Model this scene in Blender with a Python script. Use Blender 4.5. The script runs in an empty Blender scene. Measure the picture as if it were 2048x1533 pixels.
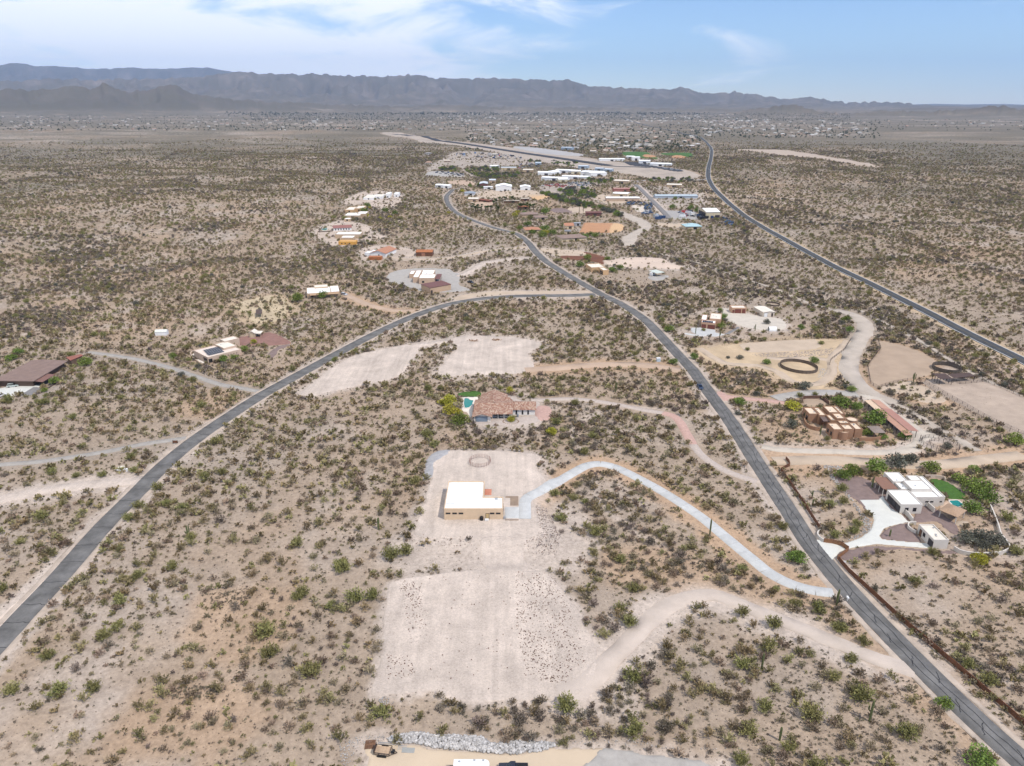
import bpy, math, random
import numpy as np
from mathutils import Vector
random.seed(7); RNG = np.random.default_rng(11)
SC = bpy.context.scene; COL = SC.collection
# ---------------------------------------------------------------- camera, sky, sun, exposure
CAMH = 120.0; FPX = 1420.0; CX, CY = 1024.0, 766.5; HORIZON = 205.0
TH = math.atan((CY - HORIZON) / FPX); CT, ST = math.cos(TH), math.sin(TH)
cam = bpy.data.cameras.new('camera'); camo = bpy.data.objects.new('camera', cam); COL.objects.link(camo)
cam.sensor_width = 36.0; cam.lens = 36.0 * FPX / 2048.0; cam.clip_start = 1.0; cam.clip_end = 120000.0
camo.location = (0, 0, CAMH); camo.rotation_euler = (math.pi / 2 - TH, 0, 0)
SC.camera = camo
SUN_EL = math.radians(55); SUN_AZ = math.atan2(0.784, -0.62)      # sun stands right of and behind the camera
world = bpy.data.worlds.new('World'); SC.world = world; world.use_nodes = True
def world_sky():
    nt = world.node_tree; nt.nodes.clear(); N = nt.nodes.new; L = nt.links.new
    out = N('ShaderNodeOutputWorld'); bg = N('ShaderNodeBackground'); sky = N('ShaderNodeTexSky')
    sky.sky_type = 'NISHITA'; sky.sun_disc = False; sky.sun_elevation = SUN_EL; sky.sun_rotation = SUN_AZ
    sky.altitude = 700; sky.air_density = 1.0; sky.dust_density = 0.0; sky.ozone_density = 2.5
    tc = N('ShaderNodeTexCoord'); mp = N('ShaderNodeMapping'); mp.inputs['Scale'].default_value = (2.2, 2.2, 8.0)
    mp.inputs['Rotation'].default_value = (0, math.radians(-14), 0); mp.inputs['Location'].default_value = (0.35, 0.2, 0.0)
    L(tc.outputs['Generated'], mp.inputs['Vector'])
    n1 = N('ShaderNodeTexNoise'); n1.inputs['Scale'].default_value = 2.6; n1.inputs['Detail'].default_value = 9; n1.inputs['Roughness'].default_value = .56
    n1.inputs['Distortion'].default_value = .5
    L(mp.outputs[0], n1.inputs['Vector'])
    # broad weather mask: high cloud bank to the left (west), clear air to the right, continuing round the sky
    sx = N('ShaderNodeSeparateXYZ'); L(tc.outputs['Generated'], sx.inputs[0])
    mr = N('ShaderNodeMapRange'); mr.inputs['From Min'].default_value = 0.10; mr.inputs['From Max'].default_value = -0.16
    mr.inputs['To Min'].default_value = -0.16; mr.inputs['To Max'].default_value = 0.16; L(sx.outputs['X'], mr.inputs['Value'])
    ad = N('ShaderNodeMath'); ad.operation = 'ADD'; L(n1.outputs['Fac'], ad.inputs[0]); L(mr.outputs[0], ad.inputs[1])
    cr = N('ShaderNodeMapRange'); cr.interpolation_type = 'SMOOTHSTEP'
    cr.inputs['From Min'].default_value = 0.40; cr.inputs['From Max'].default_value = 0.66; cr.inputs['To Max'].default_value = .97; L(ad.outputs[0], cr.inputs['Value'])
    mx = N('ShaderNodeMix'); mx.data_type = 'RGBA'; L(cr.outputs[0], mx.inputs['Factor'])
    ti = N('ShaderNodeMix'); ti.data_type = 'RGBA'; ti.blend_type = 'MULTIPLY'; ti.inputs['Factor'].default_value = 1; L(sky.outputs[0], ti.inputs['A']); ti.inputs['B'].default_value = (.90, .97, 1.13, 1)
    L(ti.outputs['Result'], mx.inputs['A']); mx.inputs['B'].default_value = (9.0, 9.25, 9.8, 1)
    L(mx.outputs['Result'], bg.inputs['Color']); bg.inputs['Strength'].default_value = SKY_STRENGTH
    L(bg.outputs[0], out.inputs['Surface'])
SKY_STRENGTH = 0.14
world_sky()
sl = bpy.data.lights.new('sun', 'SUN'); sl.energy = 4.1; sl.angle = math.radians(.53); sl.color = (1.0, .935, .845)
slo = bpy.data.objects.new('sun', sl); COL.objects.link(slo)
sd = Vector((0.784 * math.cos(SUN_EL), -0.62 * math.cos(SUN_EL), math.sin(SUN_EL)))
slo.rotation_euler = sd.to_track_quat('Z', 'Y').to_euler(); slo.location = (60, -60, 300)
SC.view_settings.view_transform = 'Standard'; SC.view_settings.look = 'None'; SC.view_settings.exposure = 0.0; SC.view_settings.gamma = 1.0
SC.render.engine = 'CYCLES'; SC.cycles.max_bounces = 3; SC.cycles.diffuse_bounces = 1; SC.cycles.volume_bounces = 0
SC.cycles.glossy_bounces = 1; SC.cycles.transmission_bounces = 1; SC.cycles.transparent_max_bounces = 3; SC.cycles.use_denoising = True; SC.cycles.adaptive_threshold = .02
SC.cycles.caustics_reflective = False; SC.cycles.caustics_refractive = False
# ---------------------------------------------------------------- numeric helpers
_T = np.random.default_rng(2024).random((512, 512))
def _h(ix, iy, s): return _T[(ix + s * 37) & 511, (iy + s * 91) & 511]
def vn(x, y, s=0):
    x = np.asarray(x, float); y = np.asarray(y, float)
    ix = np.floor(x).astype(np.int64); iy = np.floor(y).astype(np.int64); fx = x - ix; fy = y - iy
    ux = fx * fx * fx * (fx * (fx * 6 - 15) + 10); uy = fy * fy * fy * (fy * (fy * 6 - 15) + 10)
    a = _h(ix, iy, s); b = _h(ix + 1, iy, s); c = _h(ix, iy + 1, s); d = _h(ix + 1, iy + 1, s)
    return (a * (1 - ux) + b * ux) * (1 - uy) + (c * (1 - ux) + d * ux) * uy
def fbm(x, y, s=0, o=4):
    v = 0; a = .5; t = 0
    for k in range(o):
        v = v + a * vn(x * 2 ** k, y * 2 ** k, s + k * 17); t += a; a *= .5
    return v / t
def sst(a, b, x):
    t = np.clip((x - a) / (b - a), 0, 1); return t * t * (3 - 2 * t)
def sky_t(py):                      # tangent of elevation of a photo row at the horizon
    w = (CY - py) / FPX
    return (w * CT - ST) / (CT + w * ST)
LAYERS = [   # distance, near foot (share of distance), crest line as it stands against the sky, seed
 (24000, .66, [(-500,150),(-200,142),(0,131),(22,129),(40,125),(70,127),(90,132),(120,131),(140,132),(170,135),(200,137),(235,137),(270,134),(300,137),(330,137),(380,135),(430,135),(445,138),(480,144),(520,151),(600,175),(720,205),(900,215),(2600,215)], 5),
 (15000, .56, [(-500,168),(0,166),(100,158),(200,160),(300,157),(380,156),(440,150),(475,146),(500,145),(545,146),(570,150),(600,148),(640,148),(700,151),(745,153),(770,153),(805,152),(835,150),(860,156),(900,158),(940,157),(985,155),(1010,158),(1030,160),(1080,160),(1110,162),(1135,159),(1160,166),(1180,172),(1220,174),(1280,178),(1330,177),(1365,176),(1385,182),(1410,186),(1440,185),(1470,184),(1500,188),(1550,196),(1600,197),(1625,195),(1660,202),(1700,206),(1740,205),(1775,203),(1800,208),(1850,209),(1880,213),(1950,217),(2048,219),(2600,210)], 9),
 (9000, .80, [(-500,190),(-60,186),(0,181),(25,177),(60,182),(95,177),(120,179),(150,171),(168,174),(185,181),(200,172),(214,166),(224,170),(238,180),(270,183),(310,178),(340,170),(355,169),(370,178),(390,188),(450,197),(520,203),(650,209),(800,213),(900,210),(1000,214),(1200,216),(1450,219),(1700,224),(2600,224)], 13),
 (7600, .90, [(-500,240),(1380,240),(1450,227),(1500,220),(1530,215),(1560,211),(1585,210),(1605,213),(1625,219),(1650,225),(1700,228),(1740,224),(1800,222),(1860,223),(1900,221),(1935,217),(1960,214),(1985,212),(2008,213),(2030,218),(2060,217),(2120,214),(2300,220),(2600,222)], 21)]
def H0(x, y):
    x = np.asarray(x, float); y = np.asarray(y, float); r = np.hypot(x, y)
    near = np.exp(-(r / 900.0) ** 2)
    z = 1.5 * (vn(x / 42 + 3, y / 55, 1) - .5) * near
    z = z + 5.0 * (vn(x / 230, y / 300, 2) - .5) * (1 - .55 * sst(700, 1500, y)) * (1 - .8 * sst(2500, 5000, r))
    lf = sst(-120, -420, x) * sst(200, 420, y) * (1 - sst(3200, 5200, r))
    z = z + lf * (28 * (fbm(x / 330 + y / 700, y / 190, 3, 3) - .5))
    rt = sst(250, 600, x + .05 * y) * (1 - sst(3200, 5200, r))
    z = z + rt * 8 * (fbm(x / 330, y / 240, 4, 2) - .5)
    if np.any(r > 4500):
        az = np.arctan2(x, np.maximum(y, 1e-3)); back = y <= 0
        u = CX + FPX / CT * np.tan(np.clip(az, -1.25, 1.25)); ca = np.maximum(np.cos(az), .3)
        base = 12 * sst(5000, 9000, r) + 75 * sst(7800, 11500, r) * fbm(x / 1300, y / 1300, 51, 5) ** 1.3; m = base
        rn = 1 - np.abs(2 * fbm(x / 750, y / 1100, 31, 6) - 1) * 2.4
        for D, ft, pts, s in LAYERS:
            pp = np.array(pts, float)
            py = np.interp(u, pp[:, 0], pp[:, 1])
            crest = CAMH + sky_t(py) * D * ca + D * (.0024 if D < 20000 else .0010) * (fbm(u / 9, u * 0 + s, s, 3) - .5) * 2
            q = r / D
            pr = np.where(q < 1, np.clip((q - ft) / (1 - ft), 0, 1) ** 1.9, np.clip(1 - (q - 1) / .25, 0, 1))
            carve = 1 - .55 * np.clip(1 - rn, 0, 1) * sst(.0, .25, pr) * sst(1.0, .8, pr)
            hl = crest * pr * carve * np.where(back, .5, 1.0)
            m = np.maximum(m, hl)
        z = z + m * sst(4500, 6500, r)
    return z
def rays(px, py):
    a = np.asarray(px, float) - CX; b = -(np.asarray(py, float) - CY)
    return a, FPX * CT + b * ST, -FPX * ST + b * CT
def solve(px, py, hf):
    dx, dy, dz = [np.atleast_1d(q).astype(float) for q in rays(px, py)]
    hl = np.hypot(dx, dy); ex, ey, ez = dx / hl, dy / hl, dz / hl; n = len(ex); res = np.zeros((n, 2)); todo = np.arange(n)
    for lo, hi, k in ((40, 4400, 330), (4300, 9500, 90)):
        if not len(todo): break
        S = np.geomspace(lo, hi, k)[None, :]; e = ex[todo][:, None], ey[todo][:, None], ez[todo][:, None]
        d = CAMH + e[2] * S - hf((e[0] * S).ravel(), (e[1] * S).ravel()).reshape(len(todo), k); neg = d < 0; hit = neg.any(1)
        i = np.argmax(neg, 1); a = S[0][np.maximum(i - 1, 0)]; b = S[0][i]
        if hi > 9000: a = np.where(hit, a, 9000.); b = np.where(hit, b, 9001.); hit[:] = True
        for _ in range(3):
            T = a[:, None] + (b - a)[:, None] * np.linspace(0, 1, 13)[None, :]
            dd = (CAMH + e[2] * T - hf((e[0] * T).ravel(), (e[1] * T).ravel()).reshape(T.shape)) < 0
            j = np.where(dd.any(1), np.argmax(dd, 1), 12); rows = np.arange(len(T)); a, b = T[rows, np.maximum(j - 1, 0)], T[rows, j]
        t = .5 * (a + b); res[todo[hit], 0] = (e[0][:, 0] * t)[hit]; res[todo[hit], 1] = (e[1][:, 0] * t)[hit]; todo = todo[~hit]
    return res
def sdf_poly(x, y, P):
    """signed distance (+ inside) and nearest boundary point"""
    best = np.full(x.shape, 1e18); nx = np.zeros_like(x); ny = np.zeros_like(x); ins = np.zeros(x.shape, bool)
    n = len(P)
    for i in range(n):
        ax, ay = P[i]; bx, by = P[(i + 1) % n]; ex, ey = bx - ax, by - ay; L2 = ex * ex + ey * ey + 1e-12
        t = np.clip(((x - ax) * ex + (y - ay) * ey) / L2, 0, 1); qx = ax + t * ex; qy = ay + t * ey
        d = (x - qx) ** 2 + (y - qy) ** 2; m = d < best
        best[m] = d[m]; nx[m] = qx[m]; ny[m] = qy[m]
        if ey != 0:
            c = ((ay > y) != (by > y)) & (x < ex * (y - ay) / ey + ax); ins ^= c
    d = np.sqrt(best); return np.where(ins, d, -d), nx, ny
def inpoly(x, y, P):
    P = np.asarray(P); r = np.zeros(x.shape, bool)
    m = (x > P[:, 0].min()) & (x < P[:, 0].max()) & (y > P[:, 1].min()) & (y < P[:, 1].max())
    if not m.any(): return r
    xs, ys = x[m], y[m]; c = np.zeros(xs.shape, bool); n = len(P)
    for i in range(n):
        ax, ay = P[i]; bx, by = P[(i + 1) % n]
        if ay != by: c ^= ((ay > ys) != (by > ys)) & (xs < (bx - ax) * (ys - ay) / (by - ay) + ax)
    r[m] = c; return r
def catmull(P, closed, step):
    P = np.asarray(P, float); n = len(P); out = []
    rng = range(n if closed else n - 1)
    for i in rng:
        if closed: a, b, c, d = P[i - 1], P[i], P[(i + 1) % n], P[(i + 2) % n]
        else: a, b, c, d = P[max(i - 1, 0)], P[i], P[i + 1], P[min(i + 2, n - 1)]
        L = np.linalg.norm(c - b); k = max(1, int(math.ceil(L / step)))
        # centripetal-like damping: tangents limited to the local segment length
        m1 = (c - a); m2 = (d - b)
        m1 = m1 / (np.linalg.norm(m1) + 1e-9) * min(L, np.linalg.norm(b - a) + L) * .9 if np.linalg.norm(m1) > 0 else m1
        m2 = m2 / (np.linalg.norm(m2) + 1e-9) * L * .9
        m1 = m1 / (np.linalg.norm(m1) + 1e-9) * L * .9
        for j in range(k):
            t = j / k; h1 = 2*t**3-3*t**2+1; h2 = t**3-2*t**2+t; h3 = -2*t**3+3*t**2; h4 = t**3-t**2
            out.append(h1 * b + h2 * m1 + h3 * c + h4 * m2)
    if not closed: out.append(P[-1])
    return np.array(out)
def crop(x0, y0, s): return lambda *a: [(x0 + a[i] / s, y0 + a[i + 1] / s) for i in range(0, len(a), 2)]
# photo windows used while measuring
F_ = crop(0, 0, 1); cA = crop(1740, 930, 8.515); cB = crop(1590, 780, 8.192); cC = crop(920, 765, 10.24); cD = crop(0, 690, 10.24)
cE = crop(370, 650, 8.192); cF = crop(570, 520, 5.12); cG = crop(630, 370, 6.827); cH = crop(1370, 590, 10.24); cI = crop(840, 290, 7.877)
cJ = crop(1050, 300, 5.851); cK = crop(900, 370, 5.851); cL = crop(1150, 500, 10.24); cM = crop(1200, 370, 7.314); cN = crop(1840, 700, 6.966)
cO = crop(720, 1460, 6.0235); c2 = crop(1548, 860, 4.096); c1 = crop(1548, 640, 4.096); c8 = crop(1300, 560, 4.096); cQ = crop(800, 880, 5.12)
c5 = crop(680, 1100, 3.413); cR = crop(1448, 1083, 3.407); c6 = crop(0, 600, 3.413); c7 = crop(0, 1000, 3.413); cP = crop(800, 740, 5.12); c4 = crop(1000, 400, 4.096)
PADS = []
def H(x, y):
    z = H0(x, y)
    for P, rise, w, bb in PADS:
        x_ = np.asarray(x, float); y_ = np.asarray(y, float)
        m = (x_ > bb[0]) & (x_ < bb[1]) & (y_ > bb[2]) & (y_ < bb[3])
        if np.any(m):
            if x_.ndim == 0:
                d, _, _ = sdf_poly(x_.reshape(1), y_.reshape(1), P); z = z + rise * float(sst(-w, .5, d)[0])
            else:
                d, _, _ = sdf_poly(x_[m], y_[m], P); z = np.array(z); z[m] += rise * sst(-w, .5, d)
    return z
def pad(px, rise, w):
    pts = solve([p[0] for p in px], [p[1] for p in px], lambda x, y: H0(x, y) + rise)
    P = catmull(pts, True, 4.0); bb = (P[:, 0].min() - w, P[:, 0].max() + w, P[:, 1].min() - w, P[:, 1].max() + w)
    PADS.append((P, rise, w, bb))
PAD_HOUSE = F_(880,908, 960,902, 1040,905, 1083,914, 1074,938, 1092,960, 1088,985, 1066,1000, 1076,1030, 1090,1060, 1090,1078, 1000,1082, 900,1078, 832,1072, 838,1035, 860,970)
PAD_LOW = c5(330,240, 420,200, 620,170, 900,140, 1180,140, 1400,160, 1480,230, 1560,330, 1640,430, 1710,580, 1760,740, 1680,930, 1560,1010, 1200,1035, 780,1030, 600,965, 400,985, 225,985, 270,760, 300,450)
pad(PAD_HOUSE, 1.3, 6); pad(PAD_LOW, .7, 4)
def G(x, y): return float(H(np.array([float(x)]), np.array([float(y)]))[0])
def ats(pts):
    w = solve([p[0] for p in pts], [p[1] for p in pts], H); return w
def at(p):
    w = ats([p])[0]; return Vector((w[0], w[1], G(w[0], w[1])))
def atz(p, z):
    dx, dy, dz = rays(p[0], p[1]); t = (z - CAMH) / dz; return Vector((float(dx * t), float(dy * t), z))
def pxof(x, y, z):
    f = y * CT - (z - CAMH) * ST; u = y * ST + (z - CAMH) * CT
    return CX + FPX * x / f, CY - FPX * u / f
# ---------------------------------------------------------------- object helpers
def tag(o, label=None, cat=None, group=None, kind=None):
    if label: o['label'] = label
    if cat: o['category'] = cat
    if group: o['group'] = group
    if kind: o['kind'] = kind
    return o
def empty(name, loc, rz=0):
    o = bpy.data.objects.new(name, None); COL.objects.link(o); o.location = loc; o.rotation_euler = (0, 0, rz); o.empty_display_size = .2; return o
class MB:
    def __init__(s): s.v = []; s.f = []; s.m = []
    def add(s, vs, fs, mi=0):
        b = len(s.v); s.v += [tuple(p) for p in vs]; s.f += [tuple(b + i for i in f) for f in fs]; s.m += [mi] * len(fs); return s
    def box(s, x0, x1, y0, y1, z0, z1, mi=0, bottom=True):
        v = [(x0,y0,z0),(x1,y0,z0),(x1,y1,z0),(x0,y1,z0),(x0,y0,z1),(x1,y0,z1),(x1,y1,z1),(x0,y1,z1)]
        f = [(4,5,6,7),(0,1,5,4),(1,2,6,5),(2,3,7,6),(3,0,4,7)] + ([(3,2,1,0)] if bottom else [])
        return s.add(v, f, mi)
    def bar(s, a, b, w, h=None, mi=0):
        a = Vector(a); b = Vector(b); d = (b - a); h = h or w
        if d.length < 1e-6: return s
        d.normalize(); up = Vector((0, 0, 1)) if abs(d.z) < .95 else Vector((1, 0, 0))
        r = d.cross(up).normalized() * (w / 2); u = r.cross(d).normalized() * (h / 2)
        v = [a-r-u, a+r-u, a+r+u, a-r+u, b-r-u, b+r-u, b+r+u, b-r+u]
        return s.add(v, [(0,1,2,3),(7,6,5,4),(0,4,5,1),(1,5,6,2),(2,6,7,3),(3,7,4,0)], mi)
    def tube(s, pts, rad, n=6, mi=0, cap=True):
        rings = []; pts = [Vector(p) for p in pts]
        for i, p in enumerate(pts):
            d = (pts[min(i+1, len(pts)-1)] - pts[max(i-1, 0)]).normalized()
            up = Vector((0, 0, 1)) if abs(d.z) < .9 else Vector((1, 0, 0)); r = d.cross(up).normalized(); u = r.cross(d)
            R = rad[i] if hasattr(rad, '__len__') else rad
            rings.append([p + (r * math.cos(2*math.pi*k/n) + u * math.sin(2*math.pi*k/n)) * R for k in range(n)])
        v = [q for g in rings for q in g]; f = []
        for i in range(len(pts) - 1):
            for k in range(n): f.append((i*n+k, i*n+(k+1) % n, (i+1)*n+(k+1) % n, (i+1)*n+k))
        if cap: f += [tuple(range(n-1, -1, -1)), tuple((len(pts)-1)*n + k for k in range(n))]
        return s.add(v, f, mi)
    def cyl(s, cx, cy, z0, z1, r0, r1=None, n=16, mi=0, bottom=True):
        r1 = r0 if r1 is None else r1
        v = [(cx + r0*math.cos(2*math.pi*k/n), cy + r0*math.sin(2*math.pi*k/n), z0) for k in range(n)] + [(cx + r1*math.cos(2*math.pi*k/n), cy + r1*math.sin(2*math.pi*k/n), z1) for k in range(n)]
        f = [(k, (k+1) % n, n+(k+1) % n, n+k) for k in range(n)] + [tuple(range(n, 2*n))] + ([tuple(range(n-1, -1, -1))] if bottom else [])
        return s.add(v, f, mi)
    def prism(s, poly, z0, z1, mi=0):
        n = len(poly)
        a = sum(poly[i][0]*poly[(i+1) % n][1] - poly[(i+1) % n][0]*poly[i][1] for i in range(n))
        if a < 0: poly = poly[::-1]
        v = [(p[0], p[1], z0) for p in poly] + [(p[0], p[1], z1) for p in poly]
        return s.add(v, [tuple(range(n, 2*n)), tuple(range(n-1, -1, -1))] + [(k, (k+1) % n, n+(k+1) % n, n+k) for k in range(n)], mi)
    def mesh(s, name, mats):
        me = bpy.data.meshes.new(name); me.from_pydata(s.v, [], s.f)
        for m in (mats if isinstance(mats, (list, tuple)) else [mats]): me.materials.append(m)
        if any(s.m): me.polygons.foreach_set('material_index', s.m)
        me.update(); return me
    def build(s, name, mats, parent=None, loc=None):
        o = bpy.data.objects.new(name, s.mesh(name, mats)); COL.objects.link(o)
        if parent: o.parent = parent
        if loc is not None: o.location = loc
        return o
def raw_mesh(name, V, Fq, mats, smooth=False):
    me = bpy.data.meshes.new(name); V = np.asarray(V, np.float32); Fq = np.asarray(Fq, np.int32); k = Fq.shape[1]
    me.vertices.add(len(V)); me.vertices.foreach_set('co', V.ravel()); me.loops.add(Fq.size); me.loops.foreach_set('vertex_index', Fq.ravel())
    me.polygons.add(len(Fq)); me.polygons.foreach_set('loop_start', np.arange(0, Fq.size, k, dtype=np.int32))
    me.polygons.foreach_set('loop_total', np.full(len(Fq), k, np.int32))
    if smooth: me.polygons.foreach_set('use_smooth', np.ones(len(Fq), bool))
    for m in (mats if isinstance(mats, (list, tuple)) else [mats]): me.materials.append(m)
    me.update(calc_edges=True); me.validate(); return me
def mesh_obj(name, me, parent=None, loc=None, rz=0):
    o = bpy.data.objects.new(name, me); COL.objects.link(o)
    if parent: o.parent = parent
    if loc is not None: o.location = loc
    o.rotation_euler = (0, 0, rz); return o
# ---------------------------------------------------------------- materials
MATS = {}
def mat(name, col, rough=.85, var=.12, scale=.8, bump=0., metal=0., col2=None, detail=5, spec=.3, bscale=None, rnd=0., contrast=(.3, .7)):
    if name in MATS: return MATS[name]
    m = bpy.data.materials.new(name); m.use_nodes = True; nt = m.node_tree; N = nt.nodes.new; L = nt.links.new
    b = nt.nodes['Principled BSDF']; b.inputs['Roughness'].default_value = rough; b.inputs['Metallic'].default_value = metal
    b.inputs['Specular IOR Level'].default_value = spec
    tc = N('ShaderNodeTexCoord'); no = N('ShaderNodeTexNoise'); no.inputs['Scale'].default_value = scale; no.inputs['Detail'].default_value = detail
    no.inputs['Roughness'].default_value = .62
    L(tc.outputs['Object'], no.inputs['Vector'])
    c2_ = col2 or tuple(min(1, c * (1 + var)) for c in col); c1_ = col if col2 else tuple(c * (1 - var) for c in col)
    mr = N('ShaderNodeMapRange'); mr.inputs['From Min'].default_value = contrast[0]; mr.inputs['From Max'].default_value = contrast[1]; L(no.outputs['Fac'], mr.inputs['Value'])
    mx = N('ShaderNodeMix'); mx.data_type = 'RGBA'; L(mr.outputs[0], mx.inputs['Factor'])
    mx.inputs['A'].default_value = (*c1_, 1); mx.inputs['B'].default_value = (*c2_, 1); src = mx.outputs['Result']
    if rnd:
        oi = N('ShaderNodeObjectInfo'); hs = N('ShaderNodeHueSaturation'); ma = N('ShaderNodeMapRange')
        ma.inputs['To Min'].default_value = 1 - rnd; ma.inputs['To Max'].default_value = 1 + rnd; L(oi.outputs['Random'], ma.inputs['Value']); L(ma.outputs[0], hs.inputs['Value'])
        mu = N('ShaderNodeMath'); mu.operation = 'MULTIPLY'; mu.inputs[1].default_value = 7.31; fr = N('ShaderNodeMath'); fr.operation = 'FRACT'
        L(oi.outputs['Random'], mu.inputs[0]); L(mu.outputs[0], fr.inputs[0]); mh = N('ShaderNodeMapRange')
        mh.inputs['To Min'].default_value = .5 - rnd * .1; mh.inputs['To Max'].default_value = .5 + rnd * .06; L(fr.outputs[0], mh.inputs['Value']); L(mh.outputs[0], hs.inputs['Hue'])
        L(src, hs.inputs['Color']); src = hs.outputs[0]
    L(src, b.inputs['Base Color'])
    if bump:
        bn = N('ShaderNodeTexNoise'); bn.inputs['Scale'].default_value = bscale or scale * 5; bn.inputs['Detail'].default_value = 4; L(tc.outputs['Object'], bn.inputs['Vector'])
        bp = N('ShaderNodeBump'); bp.inputs['Strength'].default_value = .8; bp.inputs['Distance'].default_value = bump
        L(bn.outputs['Fac'], bp.inputs['Height']); L(bp.outputs[0], b.inputs['Normal'])
    MATS[name] = m; return m
def tile_mat(name, cols, sx, sy, axis='u'):
    m = bpy.data.materials.new(name); m.use_nodes = True; nt = m.node_tree; N = nt.nodes.new; L = nt.links.new; b = nt.nodes['Principled BSDF']
    b.inputs['Roughness'].default_value = .85; b.inputs['Specular IOR Level'].default_value = .25
    tc = N('ShaderNodeTexCoord'); mp = N('ShaderNodeMapping'); mp.inputs['Scale'].default_value = (1 / sx, 1 / sy, 0); L(tc.outputs['Object'], mp.inputs['Vector'])
    fl = N('ShaderNodeVectorMath'); fl.operation = 'FLOOR'; L(mp.outputs[0], fl.inputs[0])
    wn = N('ShaderNodeTexWhiteNoise'); wn.noise_dimensions = '2D'; L(fl.outputs[0], wn.inputs['Vector'])
    cr = N('ShaderNodeValToRGB'); cr.color_ramp.interpolation = 'CONSTANT'
    while len(cr.color_ramp.elements) < len(cols): cr.color_ramp.elements.new(.5)
    for i, c in enumerate(cols): cr.color_ramp.elements[i].position = i / len(cols); cr.color_ramp.elements[i].color = (*c, 1)
    L(wn.outputs['Value'], cr.inputs['Fac'])
    no = N('ShaderNodeTexNoise'); no.inputs['Scale'].default_value = .5; L(tc.outputs['Object'], no.inputs['Vector'])
    mx = N('ShaderNodeMix'); mx.data_type = 'RGBA'; mx.blend_type = 'MULTIPLY'; mx.inputs['Factor'].default_value = .5; L(cr.outputs[0], mx.inputs['A']); L(no.outputs['Color'], mx.inputs['B'])
    hs = N('ShaderNodeHueSaturation'); hs.inputs['Value'].default_value = 1.25; L(cr.outputs[0], hs.inputs['Color']); L(hs.outputs[0], b.inputs['Base Color'])
    wv = N('ShaderNodeTexWave'); wv.bands_direction = 'X' if axis == 'u' else 'Y'; wv.inputs['Scale'].default_value = .314 / (sx if axis == 'u' else sy); L(tc.outputs['Object'], wv.inputs['Vector'])
    bp = N('ShaderNodeBump'); bp.inputs['Distance'].default_value = .05; bp.inputs['Strength'].default_value = .6; L(wv.outputs['Fac'], bp.inputs['Height']); L(bp.outputs[0], b.inputs['Normal'])
    MATS[name] = m; return m
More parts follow.
